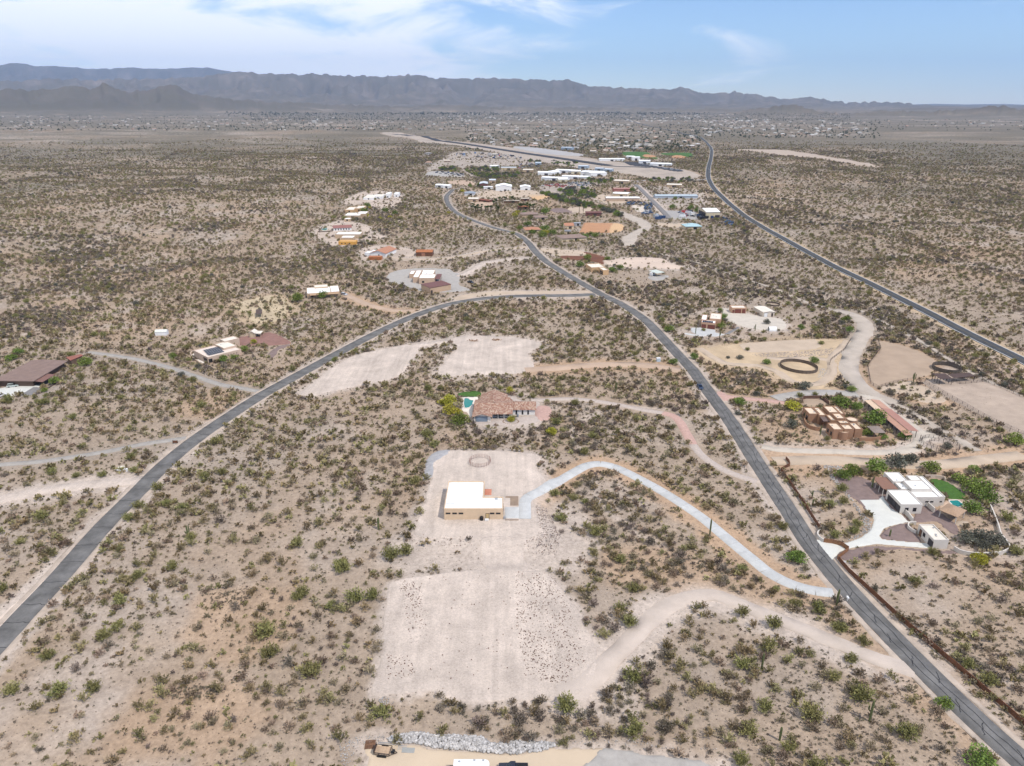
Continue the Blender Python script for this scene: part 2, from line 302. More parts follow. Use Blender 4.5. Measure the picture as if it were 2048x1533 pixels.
# ---------------------------------------------------------------- ground
EXCL = []          # polygons kept free of wild scrub: (poly, keep)
HALO = []          # bare-soil polygons that bleed into the ground colour: (poly, width, colour)
def ground_material():
    m = bpy.data.materials.new('desert_soil'); m.use_nodes = True; nt = m.node_tree; N = nt.nodes.new; L = nt.links.new; b = nt.nodes['Principled BSDF']
    b.inputs['Roughness'].default_value = .95; b.inputs['Specular IOR Level'].default_value = .1
    at_ = N('ShaderNodeAttribute'); at_.attribute_name = 'soil'; ve = N('ShaderNodeAttribute'); ve.attribute_name = 'scrub_cover'
    tc = N('ShaderNodeTexCoord')
    def noise(s, d, r=.6):
        n = N('ShaderNodeTexNoise'); n.inputs['Scale'].default_value = s; n.inputs['Detail'].default_value = d; n.inputs['Roughness'].default_value = r; L(tc.outputs['Object'], n.inputs['Vector']); return n
    n1 = noise(.9, 5, .7); n2 = noise(.07, 3); n3 = noise(.22, 4, .6)
    mr = N('ShaderNodeMapRange'); mr.inputs['From Min'].default_value = .3; mr.inputs['From Max'].default_value = .7; mr.inputs['To Min'].default_value = .74; mr.inputs['To Max'].default_value = 1.2; L(n1.outputs['Fac'], mr.inputs['Value'])
    mr2 = N('ShaderNodeMapRange'); mr2.inputs['From Min'].default_value = .3; mr2.inputs['From Max'].default_value = .7; mr2.inputs['To Min'].default_value = .9; mr2.inputs['To Max'].default_value = 1.08; L(n2.outputs['Fac'], mr2.inputs['Value'])
    mm = N('ShaderNodeMath'); mm.operation = 'MULTIPLY'; L(mr.outputs[0], mm.inputs[0]); L(mr2.outputs[0], mm.inputs[1])
    # pebbles, litter and tiny tufts
    vo = N('ShaderNodeTexVoronoi'); vo.inputs['Scale'].default_value = 1.5; vo.inputs['Randomness'].default_value = 1; L(tc.outputs['Object'], vo.inputs['Vector'])
    vs = N('ShaderNodeSeparateColor'); L(vo.outputs['Color'], vs.inputs[0])
    th = N('ShaderNodeMapRange'); th.inputs['From Min'].default_value = 0; th.inputs['From Max'].default_value = 1; th.inputs['To Min'].default_value = .02; th.inputs['To Max'].default_value = .30; L(vs.outputs[0], th.inputs['Value'])
    lt = N('ShaderNodeMath'); lt.operation = 'LESS_THAN'; L(vo.outputs['Distance'], lt.inputs[0]); L(th.outputs[0], lt.inputs[1])
    pk = N('ShaderNodeMath'); pk.operation = 'GREATER_THAN'; pk.inputs[1].default_value = .45; L(vs.outputs[1], pk.inputs[0])
    sp = N('ShaderNodeMath'); sp.operation = 'MULTIPLY'; L(lt.outputs[0], sp.inputs[0]); L(pk.outputs[0], sp.inputs[1])
    dk = N('ShaderNodeMapRange'); dk.inputs['To Min'].default_value = 1.0; dk.inputs['To Max'].default_value = .5; L(sp.outputs[0], dk.inputs['Value'])
    m3 = N('ShaderNodeMath'); m3.operation = 'MULTIPLY'; L(mm.outputs[0], m3.inputs[0]); L(dk.outputs[0], m3.inputs[1]); mm = m3
    sc = N('ShaderNodeVectorMath'); sc.operation = 'SCALE'; L(at_.outputs['Color'], sc.inputs[0]); L(mm.outputs[0], sc.inputs['Scale'])
    # far scrub: individual plants cannot be told apart there
    ad = N('ShaderNodeMath'); ad.operation = 'SUBTRACT'; L(n3.outputs['Fac'], ad.inputs[0]); ad.inputs[1].default_value = .5
    mu = N('ShaderNodeMath'); mu.operation = 'MULTIPLY_ADD'; L(ad.outputs[0], mu.inputs[0]); mu.inputs[1].default_value = 3.2; L(ve.outputs['Fac'], mu.inputs[2])
    cl = N('ShaderNodeMath'); cl.operation = 'MULTIPLY'; cl.use_clamp = True; L(mu.outputs[0], cl.inputs[0])
    gt = N('ShaderNodeMath'); gt.operation = 'MULTIPLY'; gt.use_clamp = True; gt.inputs[1].default_value = 12; L(ve.outputs['Fac'], gt.inputs[0]); L(gt.outputs[0], cl.inputs[1])
    mx = N('ShaderNodeMix'); mx.data_type = 'RGBA'; L(cl.outputs[0], mx.inputs['Factor']); L(sc.outputs[0], mx.inputs['A']); mx.inputs['B'].default_value = (.115, .102, .070, 1)
    L(mx.outputs['Result'], b.inputs['Base Color'])
    bn = noise(2.2, 3, .7); bp = N('ShaderNodeBump'); bp.inputs['Distance'].default_value = .22; bp.inputs['Strength'].default_value = .7; L(bn.outputs['Fac'], bp.inputs['Height']); L(bp.outputs[0], b.inputs['Normal'])
    return m
SOIL = np.array((.36, .274, .20)); PALE = np.array((.505, .425, .360)); RUST = np.array((.40, .275, .180)); TAN = np.array((.47, .355, .235)); GREYSOIL = np.array((.325, .265, .21))
ASPHALT = mat('asphalt', (.135, .130, .124), .9, .38, .22, .01, bscale=6, detail=8)
ASPHALT_NEW = mat('asphalt_dark', (.060, .062, .066), .85, .2, .3)
TAR = mat('tar', (.028, .028, .03), .7, .1)
PALE_DIRT = mat('graded_dirt', tuple(PALE * 1.1), .95, .11, .12, .06, bscale=1.6, detail=9)
def graded(name, col):
    m = mat(name, col, .95, .13, .12, .08, bscale=1.6, detail=9); nt = m.node_tree; N = nt.nodes.new; L = nt.links.new; b = nt.nodes['Principled BSDF']
    tc = N('ShaderNodeTexCoord'); src = b.inputs['Base Color'].links[0].from_socket; prev = None
    for sc_, lo, hi in (((.55, .03, 1), .90, 1.07), ((.05, .05, 1), .90, 1.08), ((.3, .3, 1), .93, 1.06), ((2.2, 2.2, 1), .86, 1.12)):
        mp = N('ShaderNodeMapping'); mp.inputs['Scale'].default_value = sc_; mp.inputs['Rotation'].default_value = (0, 0, .04); L(tc.outputs['Object'], mp.inputs['Vector'])
        no = N('ShaderNodeTexNoise'); no.inputs['Scale'].default_value = 1; no.inputs['Detail'].default_value = 5; no.inputs['Distortion'].default_value = .6; L(mp.outputs[0], no.inputs['Vector'])
        mr = N('ShaderNodeMapRange'); mr.inputs['From Min'].default_value = .32; mr.inputs['From Max'].default_value = .68; mr.inputs['To Min'].default_value = lo; mr.inputs['To Max'].default_value = hi; L(no.outputs['Fac'], mr.inputs['Value'])
        vm = N('ShaderNodeVectorMath'); vm.operation = 'SCALE'; L(src, vm.inputs[0]); L(mr.outputs[0], vm.inputs['Scale']); src = vm.outputs[0]
    L(src, b.inputs['Base Color']); return m
PALE_DIRT = graded('graded_pad_dirt', tuple(PALE * .99))
TAN_DIRT = mat('tan_dirt', (.455, .36, .27), .95, .12, .1, .05, bscale=1.5, detail=8)
RED_DIRT = mat('reddish_dirt', (.43, .315, .23), .95, .12, .1, .05, bscale=1.5, detail=8)
BROWN_DIRT = mat('trodden_dirt', (.36, .27, .195), .95, .14, .1, .05, bscale=1.5, detail=9)
ORANGE_DIRT = mat('arena_sand', (.42, .225, .12), .95, .08, .1, .03)
MAROON_DIRT = mat('dark_red_soil', (.15, .062, .035), .95, .15, .1, .03)
GREY_GRAVEL = mat('grey_gravel', (.36, .335, .305), .95, .14, .5, .05, bscale=5)
ROAD_GRAVEL = mat('road_gravel', (.32, .295, .265), .95, .14, .4, .04, bscale=5)
PURPLE_GRAVEL = mat('purple_gravel', (.205, .150, .135), .95, .16, .6, .05, bscale=5)
RED_GRAVEL = mat('red_gravel', (.245, .135, .11), .95, .16, .5, .04, bscale=5)
BROWN_GRAVEL = mat('brown_gravel', (.27, .20, .145), .95, .16, .6, .04, bscale=5)
CONCRETE = mat('concrete', (.47, .47, .455), .8, .1, .5, .01, detail=8, rnd=.07)
CONCRETE_WARM = mat('warm_concrete', (.56, .555, .51), .85, .07, .3, .01, detail=7)
CHANNEL = mat('wash_sand', (.42, .36, .30), .95, .12, .12, .08, bscale=1.2, detail=9)
PAVER = mat('pink_pavers', (.46, .30, .25), .9, .14, 1.2, .02)
PAVER_GREY = mat('tan_pavers', (.44, .37, .32), .9, .14, 1.2, .02)
REDPATIO = mat('red_patio', (.50, .205, .13), .85, .1, 1.0)
LAWN = mat('lawn_grass', (.055, .12, .022), .95, .3, 1.0, .05, bscale=8)
WATER = mat('pool_water', (.012, .20, .17), .05, .12, .4, 0, spec=.5)
DECK = mat('pool_deck', (.66, .60, .53), .85, .06, .5)
WHITEPAINT = mat('road_paint', (.7, .7, .68), .7, .1); YELLOWPAINT = mat('yellow_paint', (.20, .15, .06), .7, .1)
RUNWAY = mat('runway_asphalt', (.045, .045, .05), .9, .15, .1)
def off(r, base): return base + .00035 * r
def sheet(name, px, m, base=.06, amp=.5, smooth=True, kind='structure', excl=True, halo=None, cell=None, parent=None, world_pts=None):
    w = np.array(world_pts) if world_pts is not None else ats(px)
    r0 = float(np.hypot(w[:, 0], w[:, 1]).min()); cell = cell or max(.5, r0 * .0026)
    if smooth: P = catmull(w, True, cell)
    else:
        P = []
        for i in range(len(w)):
            a, b = w[i], w[(i + 1) % len(w)]; k = max(1, int(np.linalg.norm(b - a) / cell / 1.5))
            P += [a + (b - a) * j / k for j in range(k)]
        P = np.array(P)
    if amp:
        t = np.roll(P, -1, 0) - np.roll(P, 1, 0); t = t / (np.linalg.norm(t, axis=1, keepdims=True) + 1e-9); nrm = np.stack([t[:, 1], -t[:, 0]], 1)
        dn = (fbm(P[:, 0] / (amp * 7), P[:, 1] / (amp * 7), 77, 4) - .5) * 3.2 * amp; P = P + nrm * dn[:, None]
    gx = np.arange(P[:, 0].min() - cell, P[:, 0].max() + 2 * cell, cell); gy = np.arange(P[:, 1].min() - cell, P[:, 1].max() + 2 * cell, cell)
    X, Y = np.meshgrid(gx, gy, indexing='ij'); nx_, ny_ = X.shape
    d, qx, qy = sdf_poly(X.ravel(), Y.ravel(), P); ins = d > 0
    I = ins.reshape(nx_, ny_); keep = I[:-1, :-1] | I[1:, :-1] | I[:-1, 1:] | I[1:, 1:]
    ii, jj = np.nonzero(keep)
    q = np.stack([ii * ny_ + jj, (ii + 1) * ny_ + jj, (ii + 1) * ny_ + jj + 1, ii * ny_ + jj + 1], 1)
    vx = np.where(ins, X.ravel(), qx); vy = np.where(ins, Y.ravel(), qy)
    used = np.unique(q); mp = np.full(nx_ * ny_, -1); mp[used] = np.arange(len(used)); q = mp[q]
    vx, vy = vx[used], vy[used]; vz = H(vx, vy) + np.where(ins[used], off(np.hypot(vx, vy), base), -.06 - .0003 * np.hypot(vx, vy))
    o = mesh_obj(name, raw_mesh(name, np.stack([vx, vy, vz], 1), q, m, True), parent)
    if kind and not parent: o['kind'] = kind
    if excl: EXCL.append((P, float(excl)))
    if halo: HALO.append((P[::2] if len(P) > 60 else P, halo[0], halo[1]))
    return o
ROADS = {}
def strip_mesh(C, half_l, half_r, base, ncross=4, jit=0.):
    """mesh along world centreline C"""
    t = np.gradient(C, axis=0); t = t / (np.linalg.norm(t, axis=1, keepdims=True) + 1e-9); n = np.stack([t[:, 1], -t[:, 0]], 1)
    rows = []; r = np.hypot(C[:, 0], C[:, 1])
    sk = ncross >= 3                     # wide strips get their edges turned down into the soil
    cols = [-half_l] + list(np.linspace(-half_l + .25, half_r - .25, ncross - 1)) + [half_r] if sk else list(np.linspace(-half_l, half_r, ncross + 1))
    for k in range(ncross + 1):
        oo = np.full(len(C), cols[k])
        if jit and k in (0, ncross): oo = oo + (fbm(C[:, 0] / 4 + k * 9, C[:, 1] / 4, 55, 3) - .5) * 2 * jit * (1 if k else -1)
        p = C + n * oo[:, None]; z = H(p[:, 0], p[:, 1]) + (off(r, base) if not (sk and k in (0, ncross)) else -.06 - .0003 * r); rows.append(np.stack([p[:, 0], p[:, 1], z], 1))
    V = np.stack(rows, 1).reshape(-1, 3); m = ncross + 1; i = np.arange(len(C) - 1)
    q = [np.stack([i * m + k, i * m + k + 1, (i + 1) * m + k + 1, (i + 1) * m + k], 1) for k in range(ncross)]
    return V, np.concatenate(q), rows[0][:, :2], rows[-1][:, :2]
def road(name, px, width, m, base=.1, jit=.25, step=2.0, halo=None, parent=None, ncross=4, excl_margin=1.8, kind='structure'):
    C = catmull(ats(px), False, step); V, q, l, r_ = strip_mesh(C, width / 2, width / 2, base, ncross, jit)
    o = mesh_obj(name, raw_mesh(name, V, q, m, True), parent)
    if not parent: o['kind'] = kind
    t = np.gradient(C, axis=0); t = t / (np.linalg.norm(t, axis=1, keepdims=True) + 1e-9); n = np.stack([t[:, 1], -t[:, 0]], 1); hw = width / 2 + excl_margin
    sub = slice(None, None, max(1, int(3 / step)))
    P = np.concatenate([(C + n * hw)[sub], (C - n * hw)[sub][::-1]])
    EXCL.append((P, 1.0))
    if halo:
        sb = slice(None, None, max(1, int(9 / step))); HALO.append((np.concatenate([(C + n * hw)[sb], (C + n * hw)[-1:], (C - n * hw)[-1:], (C - n * hw)[sb][::-1]]), halo[0], halo[1]))
    ROADS[name + str(len(ROADS))] = C; o['_c'] = 0; del o['_c']
    return o, C
def line_part(name, C, offs, width, m, base, parent):
    V, q, _, _ = strip_mesh(C, -(offs - width / 2), offs + width / 2, base, 1); return mesh_obj(name, raw_mesh(name, V, q, m, True), parent)
def cross_seam(parent, C, i, hw, m, w=.16, base=.125, wob=.5):
    t = C[min(i + 1, len(C) - 1)] - C[max(i - 1, 0)]; t = t / np.linalg.norm(t); n = np.array([t[1], -t[0]])
    k = 8; pts = np.array([C[i] + n * (-hw + 2 * hw * j / k) + t * random.uniform(-wob, wob) for j in range(k + 1)])
    V, q, _, _ = strip_mesh(pts, w / 2, w / 2, base, 1); mesh_obj('tar_seam', raw_mesh('tar_seam', V, q, m), parent)
# --- asphalt roads
ROAD_R = [(906,379.7),(893,394),(899,413),(918,429.5),(951.6,444),(995.5,458.8),(1033.6,469),(1056,486),(1070,503),(1090,522),(1132,549),(1195,585.5),(1244,610),(1288,639),(1324,675),(1358,712),(1385,741),(1408,772),(1432,804),(1457,838),(1497,900),(1536,960),(1577,1022),(1616,1083),(1678,1160),(1769,1259),(1871,1362),(1973,1460),(2065,1542),(2160,1630)]
ROAD_L = [(1190,590),(1140,592),(1080,592.5),(1020,594),(960,599),(905,608),(855,623),(800,645),(745,671),(690,700),(640,727),(585,757),(524,791),(469,826),(381,887),(322,937),(275,985),(205,1056),(116,1158),(50,1228),(6,1276),(-60,1345),(-130,1420)]
HIGHWAY = [(1240,234),(1262,243),(1300,253),(1350,263),(1385,271),(1410,283),(1422,297),(1422,316),(1417,337),(1417,357),(1428,378),(1452,402),(1487,431),(1534,460),(1583,487),(1628,512),(1700,549),(1780,588),(1860,628),(1950,675),(2048,723),(2160,780)]
roadR, CR = road('asphalt_road', ROAD_R, 6.4, ASPHALT, halo=(3.5, PALE * .9))
roadL, CL = road('asphalt_road', ROAD_L, 6.7, ASPHALT, base=.11, halo=(3.5, PALE * .92))
hwy, CHW = road('highway', HIGHWAY, 8.6, ASPHALT_NEW, jit=.1, halo=(5, TAN), step=4)
for o_, nm in ((-3.75, 'edge_line'), (3.75, 'edge_line')): line_part(nm, CHW, o_, .34, WHITEPAINT, .13, hwy)
line_part('centre_line', CHW, -.18, .11, YELLOWPAINT, .13, hwy); line_part('centre_line', CHW, .18, .11, YELLOWPAINT, .13, hwy)
for C_, hw_ in ((CL, 3.35), (CR, 3.2)):
    Cn = C_[C_[:, 1] < 900]
    for sg in (-1, 1):
        tn = np.gradient(Cn, axis=0); tn = tn / np.linalg.norm(tn, axis=1, keepdims=True); nn = np.stack([tn[:, 1], -tn[:, 0]], 1)
        V, q, _, _ = strip_mesh(Cn + nn * (sg * (hw_ + .75)), .95, .95, .075, 4, .75); o_ = mesh_obj('sandy_shoulder', raw_mesh('sandy_shoulder', V, q, mat('shoulder_sand', (.42, .345, .28), .95, .2, .3, .05), True)); o_['kind'] = 'structure'
s = 0.
for i in range(2, len(CL) - 1):
    s += np.linalg.norm(CL[i] - CL[i - 1])
    if s > random.uniform(5.5, 9) and CL[i][1] < 420: cross_seam(roadL, CL, i, 3.25, TAR, .17, .14, .25); s = 0
s = 0.
for i in range(2, len(CR) - 1):
    s += np.linalg.norm(CR[i] - CR[i - 1])
    if s > random.uniform(4, 9) and CR[i][1] < 360:
        s = 0; t = CR[i + 1] - CR[i]; t = t / np.linalg.norm(t); n = np.array([t[1], -t[0]]); a = random.uniform(-3, .5); b = a + random.uniform(1.2, 3)
        pts = np.array([CR[i] + n * (a + (b - a) * j / 6) + t * (random.uniform(-.5, .5) + .5 * j) for j in range(7)])
        V, q, _, _ = strip_mesh(pts, .08, .08, .13, 1); mesh_obj('tar_seam', raw_mesh('tar_seam', V, q, TAR), roadR)
CRn = CR[CR[:, 1] < 380]
for o_, sd_ in ((-.9, 3), (1.05, 8)):
    nn = np.gradient(CRn, axis=0); nn = nn / np.linalg.norm(nn, axis=1, keepdims=True); nn = np.stack([nn[:, 1], -nn[:, 0]], 1)
    wob = (fbm(CRn[:, 1] / 5, CRn[:, 0] * 0, sd_, 4) - .5) * 1.3 + o_
    V, q, _, _ = strip_mesh(CRn + nn * wob[:, None], .08, .08, .128, 1); mesh_obj('tar_seam', raw_mesh('tar_seam', V, q, TAR), roadR)
# --- other ways
def panel_drive(name, px, width, m, plen, base=.12):
    C = catmull(ats(px), False, .5); d = np.concatenate([[0], np.cumsum(np.linalg.norm(np.diff(C, axis=0), axis=1))]); n = max(1, int(round(d[-1] / plen)))
    root = empty(name, (0, 0, 0)); root['kind'] = 'structure'
    for k in range(n):
        a, b = d[-1] * k / n + .02, d[-1] * (k + 1) / n - .02; ss = np.linspace(a, b, 7)
        pts = np.stack([np.interp(ss, d, C[:, 0]), np.interp(ss, d, C[:, 1])], 1); V, q, _, _ = strip_mesh(pts, width / 2, width / 2, base + random.uniform(-.004, .004), 4)
        mesh_obj('concrete_panel', raw_mesh('concrete_panel', V, q, m), root)
    t = np.gradient(C, axis=0); t = t / (np.linalg.norm(t, axis=1, keepdims=True) + 1e-9); nn = np.stack([t[:, 1], -t[:, 0]], 1); P = np.concatenate([(C + nn * (width / 2 + 1.9))[::4], (C - nn * (width / 2 + 1.9))[::4][::-1]])
    EXCL.append((P, 1)); HALO.append((P, 5, RUST * 1.08)); return root
panel_drive('concrete_driveway', F_(1049.8,1039, 1049.8,1020, 1050.5,1003, 1060,993, 1083,981, 1120,961.5, 1150,944, 1174,932, 1200,928.5, 1232,936, 1272,955, 1330,987, 1400,1033, 1450,1074, 1480,1099, 1507,1121, 1538,1146, 1580,1168, 1624,1181, 1667,1187), 4.2, CONCRETE, 4.6)
sheet('dirt_pad', PAD_HOUSE, PALE_DIRT, .06, .5, halo=(5, PALE * .95))
sheet('dirt_pad', PAD_LOW, PALE_DIRT, .06, .35, halo=(2.5, PALE * .95))
HALO.append((catmull(ats(F_(796,1086, 850,1075, 1000,1070, 1090,1062, 1120,1020, 1165,1060, 1190,1092, 1150,1125, 1080,1148, 960,1152, 860,1146, 790,1118)), True, 4), 7, PALE * .93))
DISTURBED = ats(F_(800,1092, 1000,1085, 1090,1070, 1120,1040, 1175,1090, 1140,1120, 1060,1145, 860,1140))
sheet('dirt_track', F_(968,1076, 1052,1078, 1050,1100, 1044,1150, 985,1150, 962,1118), PALE_DIRT, .075, .6, halo=(10, PALE))
road('dirt_road', c5(1500,985, 1640,940, 1740,860, 1850,750, 2000,600) + F_(1300,1241, 1340,1210, 1385,1194, 1430,1191) + cR(60,410, 200,468, 400,545, 600,625, 800,705, 1000,790, 1180,850, 1300,890), 5.2, mat('dirt_road_soil', tuple(PALE * .97), .95, .12, .15, .05, bscale=2), base=.09, jit=.6, halo=(5, PALE))
sheet('dirt_pad', F_(600,790, 612,775, 655,742, 700,716, 750,701, 838,689, 842,698, 815,735, 790,757, 740,767, 680,780, 630,792), PALE_DIRT, .06, .6, halo=(6, PALE))
sheet('dirt_pad', F_(905,677, 960,672, 1040,677, 1078,686, 1084,696, 1060,704, 1068,740, 1040,748, 960,750, 880,750, 892,720, 912,697), PALE_DIRT, .06, .6, halo=(7, PALE))
road('dirt_track', F_(830,692, 860,688, 905,681), 6, PALE_DIRT, .08, .6, halo=(5, PALE))
road('dirt_road', F_(1050,741, 1110,737, 1170,732, 1250,730, 1310,733, 1362,742), 7, RED_DIRT, .08, .9, halo=(8, RUST))
road('paver_driveway', F_(1062,800, 1085,801, 1110,799, 1145,799, 1190,803, 1240,811, 1290,821, 1325,827), 3.6, PAVER_GREY, .1, .15)
road('paver_driveway', F_(1325,827, 1345,832, 1360,845, 1372,866, 1386,890), 4.0, PAVER, .1, .1)
road('paver_driveway', F_(1386,890, 1402,910, 1425,928, 1455,944, 1490,957, 1514,964), 3.6, PAVER_GREY, .11, .15)
road('gravel_driveway', c6(1760,625, 1620,600, 1500,578, 1300,512, 1150,462, 950,412, 720,375, 600,360), 3.5, ROAD_GRAVEL, .09, .3, halo=(3, GREYSOIL))
road('gravel_driveway', c6(1270,945, 1180,958, 1000,982, 700,1042, 300,1102, 0,1128, -200,1150), 3.4, ROAD_GRAVEL, .09, .25, halo=(3, GREYSOIL))
road('dirt_road', c6(960,1235, 860,1245, 700,1255, 400,1292, 100,1345, -100,1390), 6.5, PALE_DIRT, .08, .9, halo=(6, PALE))
road('cut_bank', F_(262,1008, 215,1046, 160,1098, 110,1147, 60,1192, 0,1245, -60,1300), 3.2, mat('cut_soil', (.59, .485, .405), .95, .16, .3, .1, bscale=1.4), .06, 1.2, halo=(3, PALE))
road('dirt_road', F_(918,554, 946,540, 970,527, 1011,520.5, 1062,517), 6, PALE_DIRT, .08, .6, halo=(5, PALE))
road('dirt_road', F_(768,514, 800,518, 853,519, 911,515, 963,504.5, 1011,498.5, 1052,495), 4.5, TAN_DIRT, .08, .5, halo=(4, PALE))
road('dirt_road', F_(684,588, 705,597, 730,608, 760,617, 790,622, 830,622), 5.5, RED_DIRT, .08, .7, halo=(6, RUST * 1.1))
sheet('dirt_shoulder', F_(905,596, 940,588, 1000,583, 1080,583, 1180,582, 1180,588, 1080,589, 1000,590, 950,595, 915,601), TAN_DIRT, .06, .6, halo=(5, PALE))
sheet('gravel_yard', cF(1070,140, 1240,97, 1660,95, 1745,130, 1800,150, 1790,260, 1900,310, 1720,330, 1430,330, 1200,265, 1040,210), GREY_GRAVEL, .06, .6)
# left solar house, grounds
sheet('red_gravel_yard', cE(890,205, 1230,165, 1350,125, 1500,152, 1750,300, 1640,325, 1200,350, 890,330), RED_GRAVEL, .06, .4)
sheet('grey_gravel_yard', cE(1335,515, 1450,395, 1560,345, 1760,320, 1690,365, 1560,400, 1430,545), PURPLE_GRAVEL, .07, .4)
sheet('patio', cE(100,490, 180,440, 300,430, 420,560, 330,620, 250,640), DECK, .08, .1, False)
sheet('concrete_drive', cD(-200,930, 400,820, 850,820, 800,870, 400,1010, 300,1050, -200,1060), CONCRETE_WARM, .08, .15, False)
sheet('asphalt_drive', cD(650,875, 840,880, 820,960, 690,1030, 500,1060, 390,1040), mat('grey_drive', (.2, .19, .185), .9, .15), .11, .15, False)
sheet('pale_clearing', F_(500,600, 545,592, 585,612, 560,640, 520,650, 498,632, 470,612), mat('dry_grass_soil', (.45, .36, .24), .95, .15, .1), .05, 1.5, halo=(10, TAN * .95), excl=False)
# white-roofed house grounds
sheet('concrete_apron', cQ(1058,690, 1226,685, 1226,814, 1062,814), CONCRETE, .105, 0, False)
sheet('brown_gravel_bed', cQ(1068,578, 1224,580, 1225,684, 1120,686, 1118,600, 1066,600), BROWN_GRAVEL, .10, 0, False)
sheet('brown_gravel_bed', cQ(1062,818, 1226,818, 1226,838, 1062,838), BROWN_GRAVEL, .095, .05, False)
sheet('red_patio', cQ(856,508, 947,508, 947,577, 855,577), REDPATIO, .11, 0, False)
sheet('grey_gravel_bank', F_(872,904, 900,901, 890,912, 872,926, 868,950, 850,960, 846,946, 852,922), mat('bank_gravel', (.34, .33, .33), .95, .2, .5, .06), .08, .8)
# tile house grounds
sheet('house_lot', cC(250,850, 640,730, 1000,720, 1520,690, 1700,690, 1540,850, 1230,870, 880,880), PAVER_GREY, .07, .25, halo=(6, PALE))
sheet('paver_court', cC(1520,580, 1620,480, 1830,500, 1890,690, 1840,770, 1640,790, 1540,690), PAVER, .09, .15)
sheet('paver_court', cC(960,280, 1130,290, 1180,340, 1290,380, 1560,395, 1640,440, 1540,580, 1500,400, 980,400), PAVER_GREY, .085, .2)
sheet('lawn', cC(-60,240, 60,205, 390,190, 400,290, 60,300, -30,300), LAWN, .12, .1)
sheet('pool_deck', cC(35,300, 380,295, 380,420, 290,440, 270,580, 250,720, 200,720, 130,610, 30,600), DECK, .1, .05, False)
# right-hand ranch grounds
sheet('dry_wash', F_(1242,424, 1262,430, 1290,441, 1303,450, 1300,460, 1280,470, 1268,490, 1250,492, 1244,478, 1258,468, 1278,456, 1270,446, 1250,436), CHANNEL, .05, 1.5, halo=(8, GREYSOIL * 1.1))
WASH = F_(1262,492, 1288,501, 1342,513, 1390,525, 1440,542, 1498,562, 1545,577, 1605,602, 1666,621, 1703,630, 1727,645, 1730,662, 1714,687, 1702,714, 1700,745, 1722,775, 1748,792, 1790,808, 1829,829, 1877,858, 1914,878, 1955,903)
SOFTSAND = mat('soft_wash_sand', (.41, .35, .29), .95, .2, .12, .08, bscale=1.2, detail=9)
road('dry_wash', WASH[:9], 3.6, SOFTSAND, .04, 1.6, step=3, halo=(3, GREYSOIL), excl_margin=-1)
road('dry_wash', WASH[8:18], 9.0, CHANNEL, .05, 2.6, step=3, halo=(6, GREYSOIL * 1.1))
road('dry_wash', WASH[17:], 4.0, SOFTSAND, .04, 1.8, step=3, halo=(4, GREYSOIL), excl_margin=-.5)
WASH2 = F_(1720,622, 1768,647, 1816,669, 1853,691, 1890,715, 1938,744, 2012,780, 2080,810)
road('dry_wash', WASH2, 3.4, SOFTSAND, .04, 1.8, step=3, halo=(4, GREYSOIL), excl_margin=-.5)
sheet('tan_yard', c8(390,570, 560,545, 740,520, 1000,505, 1340,487, 1560,500, 1600,540, 1500,640, 1510,780, 1440,880, 1250,885, 1120,805, 1040,745, 760,712, 520,695, 420,630), mat('tan_yard_soil', (.455, .345, .225), .95, .2, .08, .05, bscale=1.5, detail=9), .03, .9, halo=(6, TAN))
sheet('paddock', c1(860,170, 1270,295, 1300,440, 1100,495, 840,560, 795,530, 765,385, 870,240), BROWN_DIRT, .05, .5, halo=(6, RUST))
sheet('paddock', c1(1230,500, 1500,480, 1750,515, 2060,650, 2100,980, 1700,790, 1250,548), mat('grey_paddock', (.385, .305, .24), .95, .16, .15, .05, bscale=1.5, detail=9), .05, .4)
sheet('paddock', c1(840,570, 1100,500, 1230,545, 1420,650, 1300,690, 1150,660, 950,600), TAN_DIRT, .05, .6, halo=(8, RUST * 1.1), excl=False)
sheet('arena', c8(740,560, 760,520, 1340,490, 1400,520, 1390,560, 1150,590, 830,600), TAN_DIRT, .06, .4, halo=(9, TAN))
road('dirt_track', c8(400,560, 520,640, 640,690, 900,710, 1050,760, 1180,840, 1350,860, 1460,800, 1490,700, 1450,660, 1300,645, 1050,650, 960,640), 5, TAN_DIRT, .05, 1.2, halo=(6, TAN))
road('dirt_track', c8(1400,860, 1500,760, 1480,650, 1560,560, 1620,500), 4, TAN_DIRT, .055, 1.0, halo=(5, TAN))
sheet('gravel_yard', c8(560,240, 640,235, 900,300, 1060,320, 1120,390, 960,420, 700,370, 640,330), mat('cream_gravel', (.50, .445, .375), .95, .1, .3, .03), .06, .6, halo=(5, PALE))
sheet('concrete_drive', cH(60,680, 330,672, 620,690, 640,780, 840,815, 640,860, 380,850, 250,830, 120,760), CONCRETE, .1, .15, False)
road('concrete_walk', cH(0,795, 100,815, 240,835, 380,848), 2.4, CONCRETE, .09, .1)
sheet('asphalt_drive', cH(790,800, 960,720, 1070,655, 1140,670, 1060,720, 900,820), mat('grey_drive', (.2, .19, .185)), .09, .1, False)
road('gravel_driveway', c8(1700,940, 1500,925, 1300,930, 1150,950, 1020,975), 7, GREY_GRAVEL, .07, .6)
road('paver_driveway', c8(530,940, 620,955, 780,975, 950,990, 1100,1010), 4, PAVER, .09, .1)
sheet('paver_apron', c8(535,915, 580,915, 660,955, 640,990, 590,1000), PAVER, .085, .1, False)
sheet('ranch_yard', c1(700,610, 860,640, 1000,760, 1150,850, 1220,900, 1350,950, 1250,1000, 1180,1060, 1000,1080, 1120,1000, 1120,930, 760,650), mat('ranch_gravel', (.48, .42, .35), .95, .1, .3, .04), .06, .5, halo=(6, PALE))
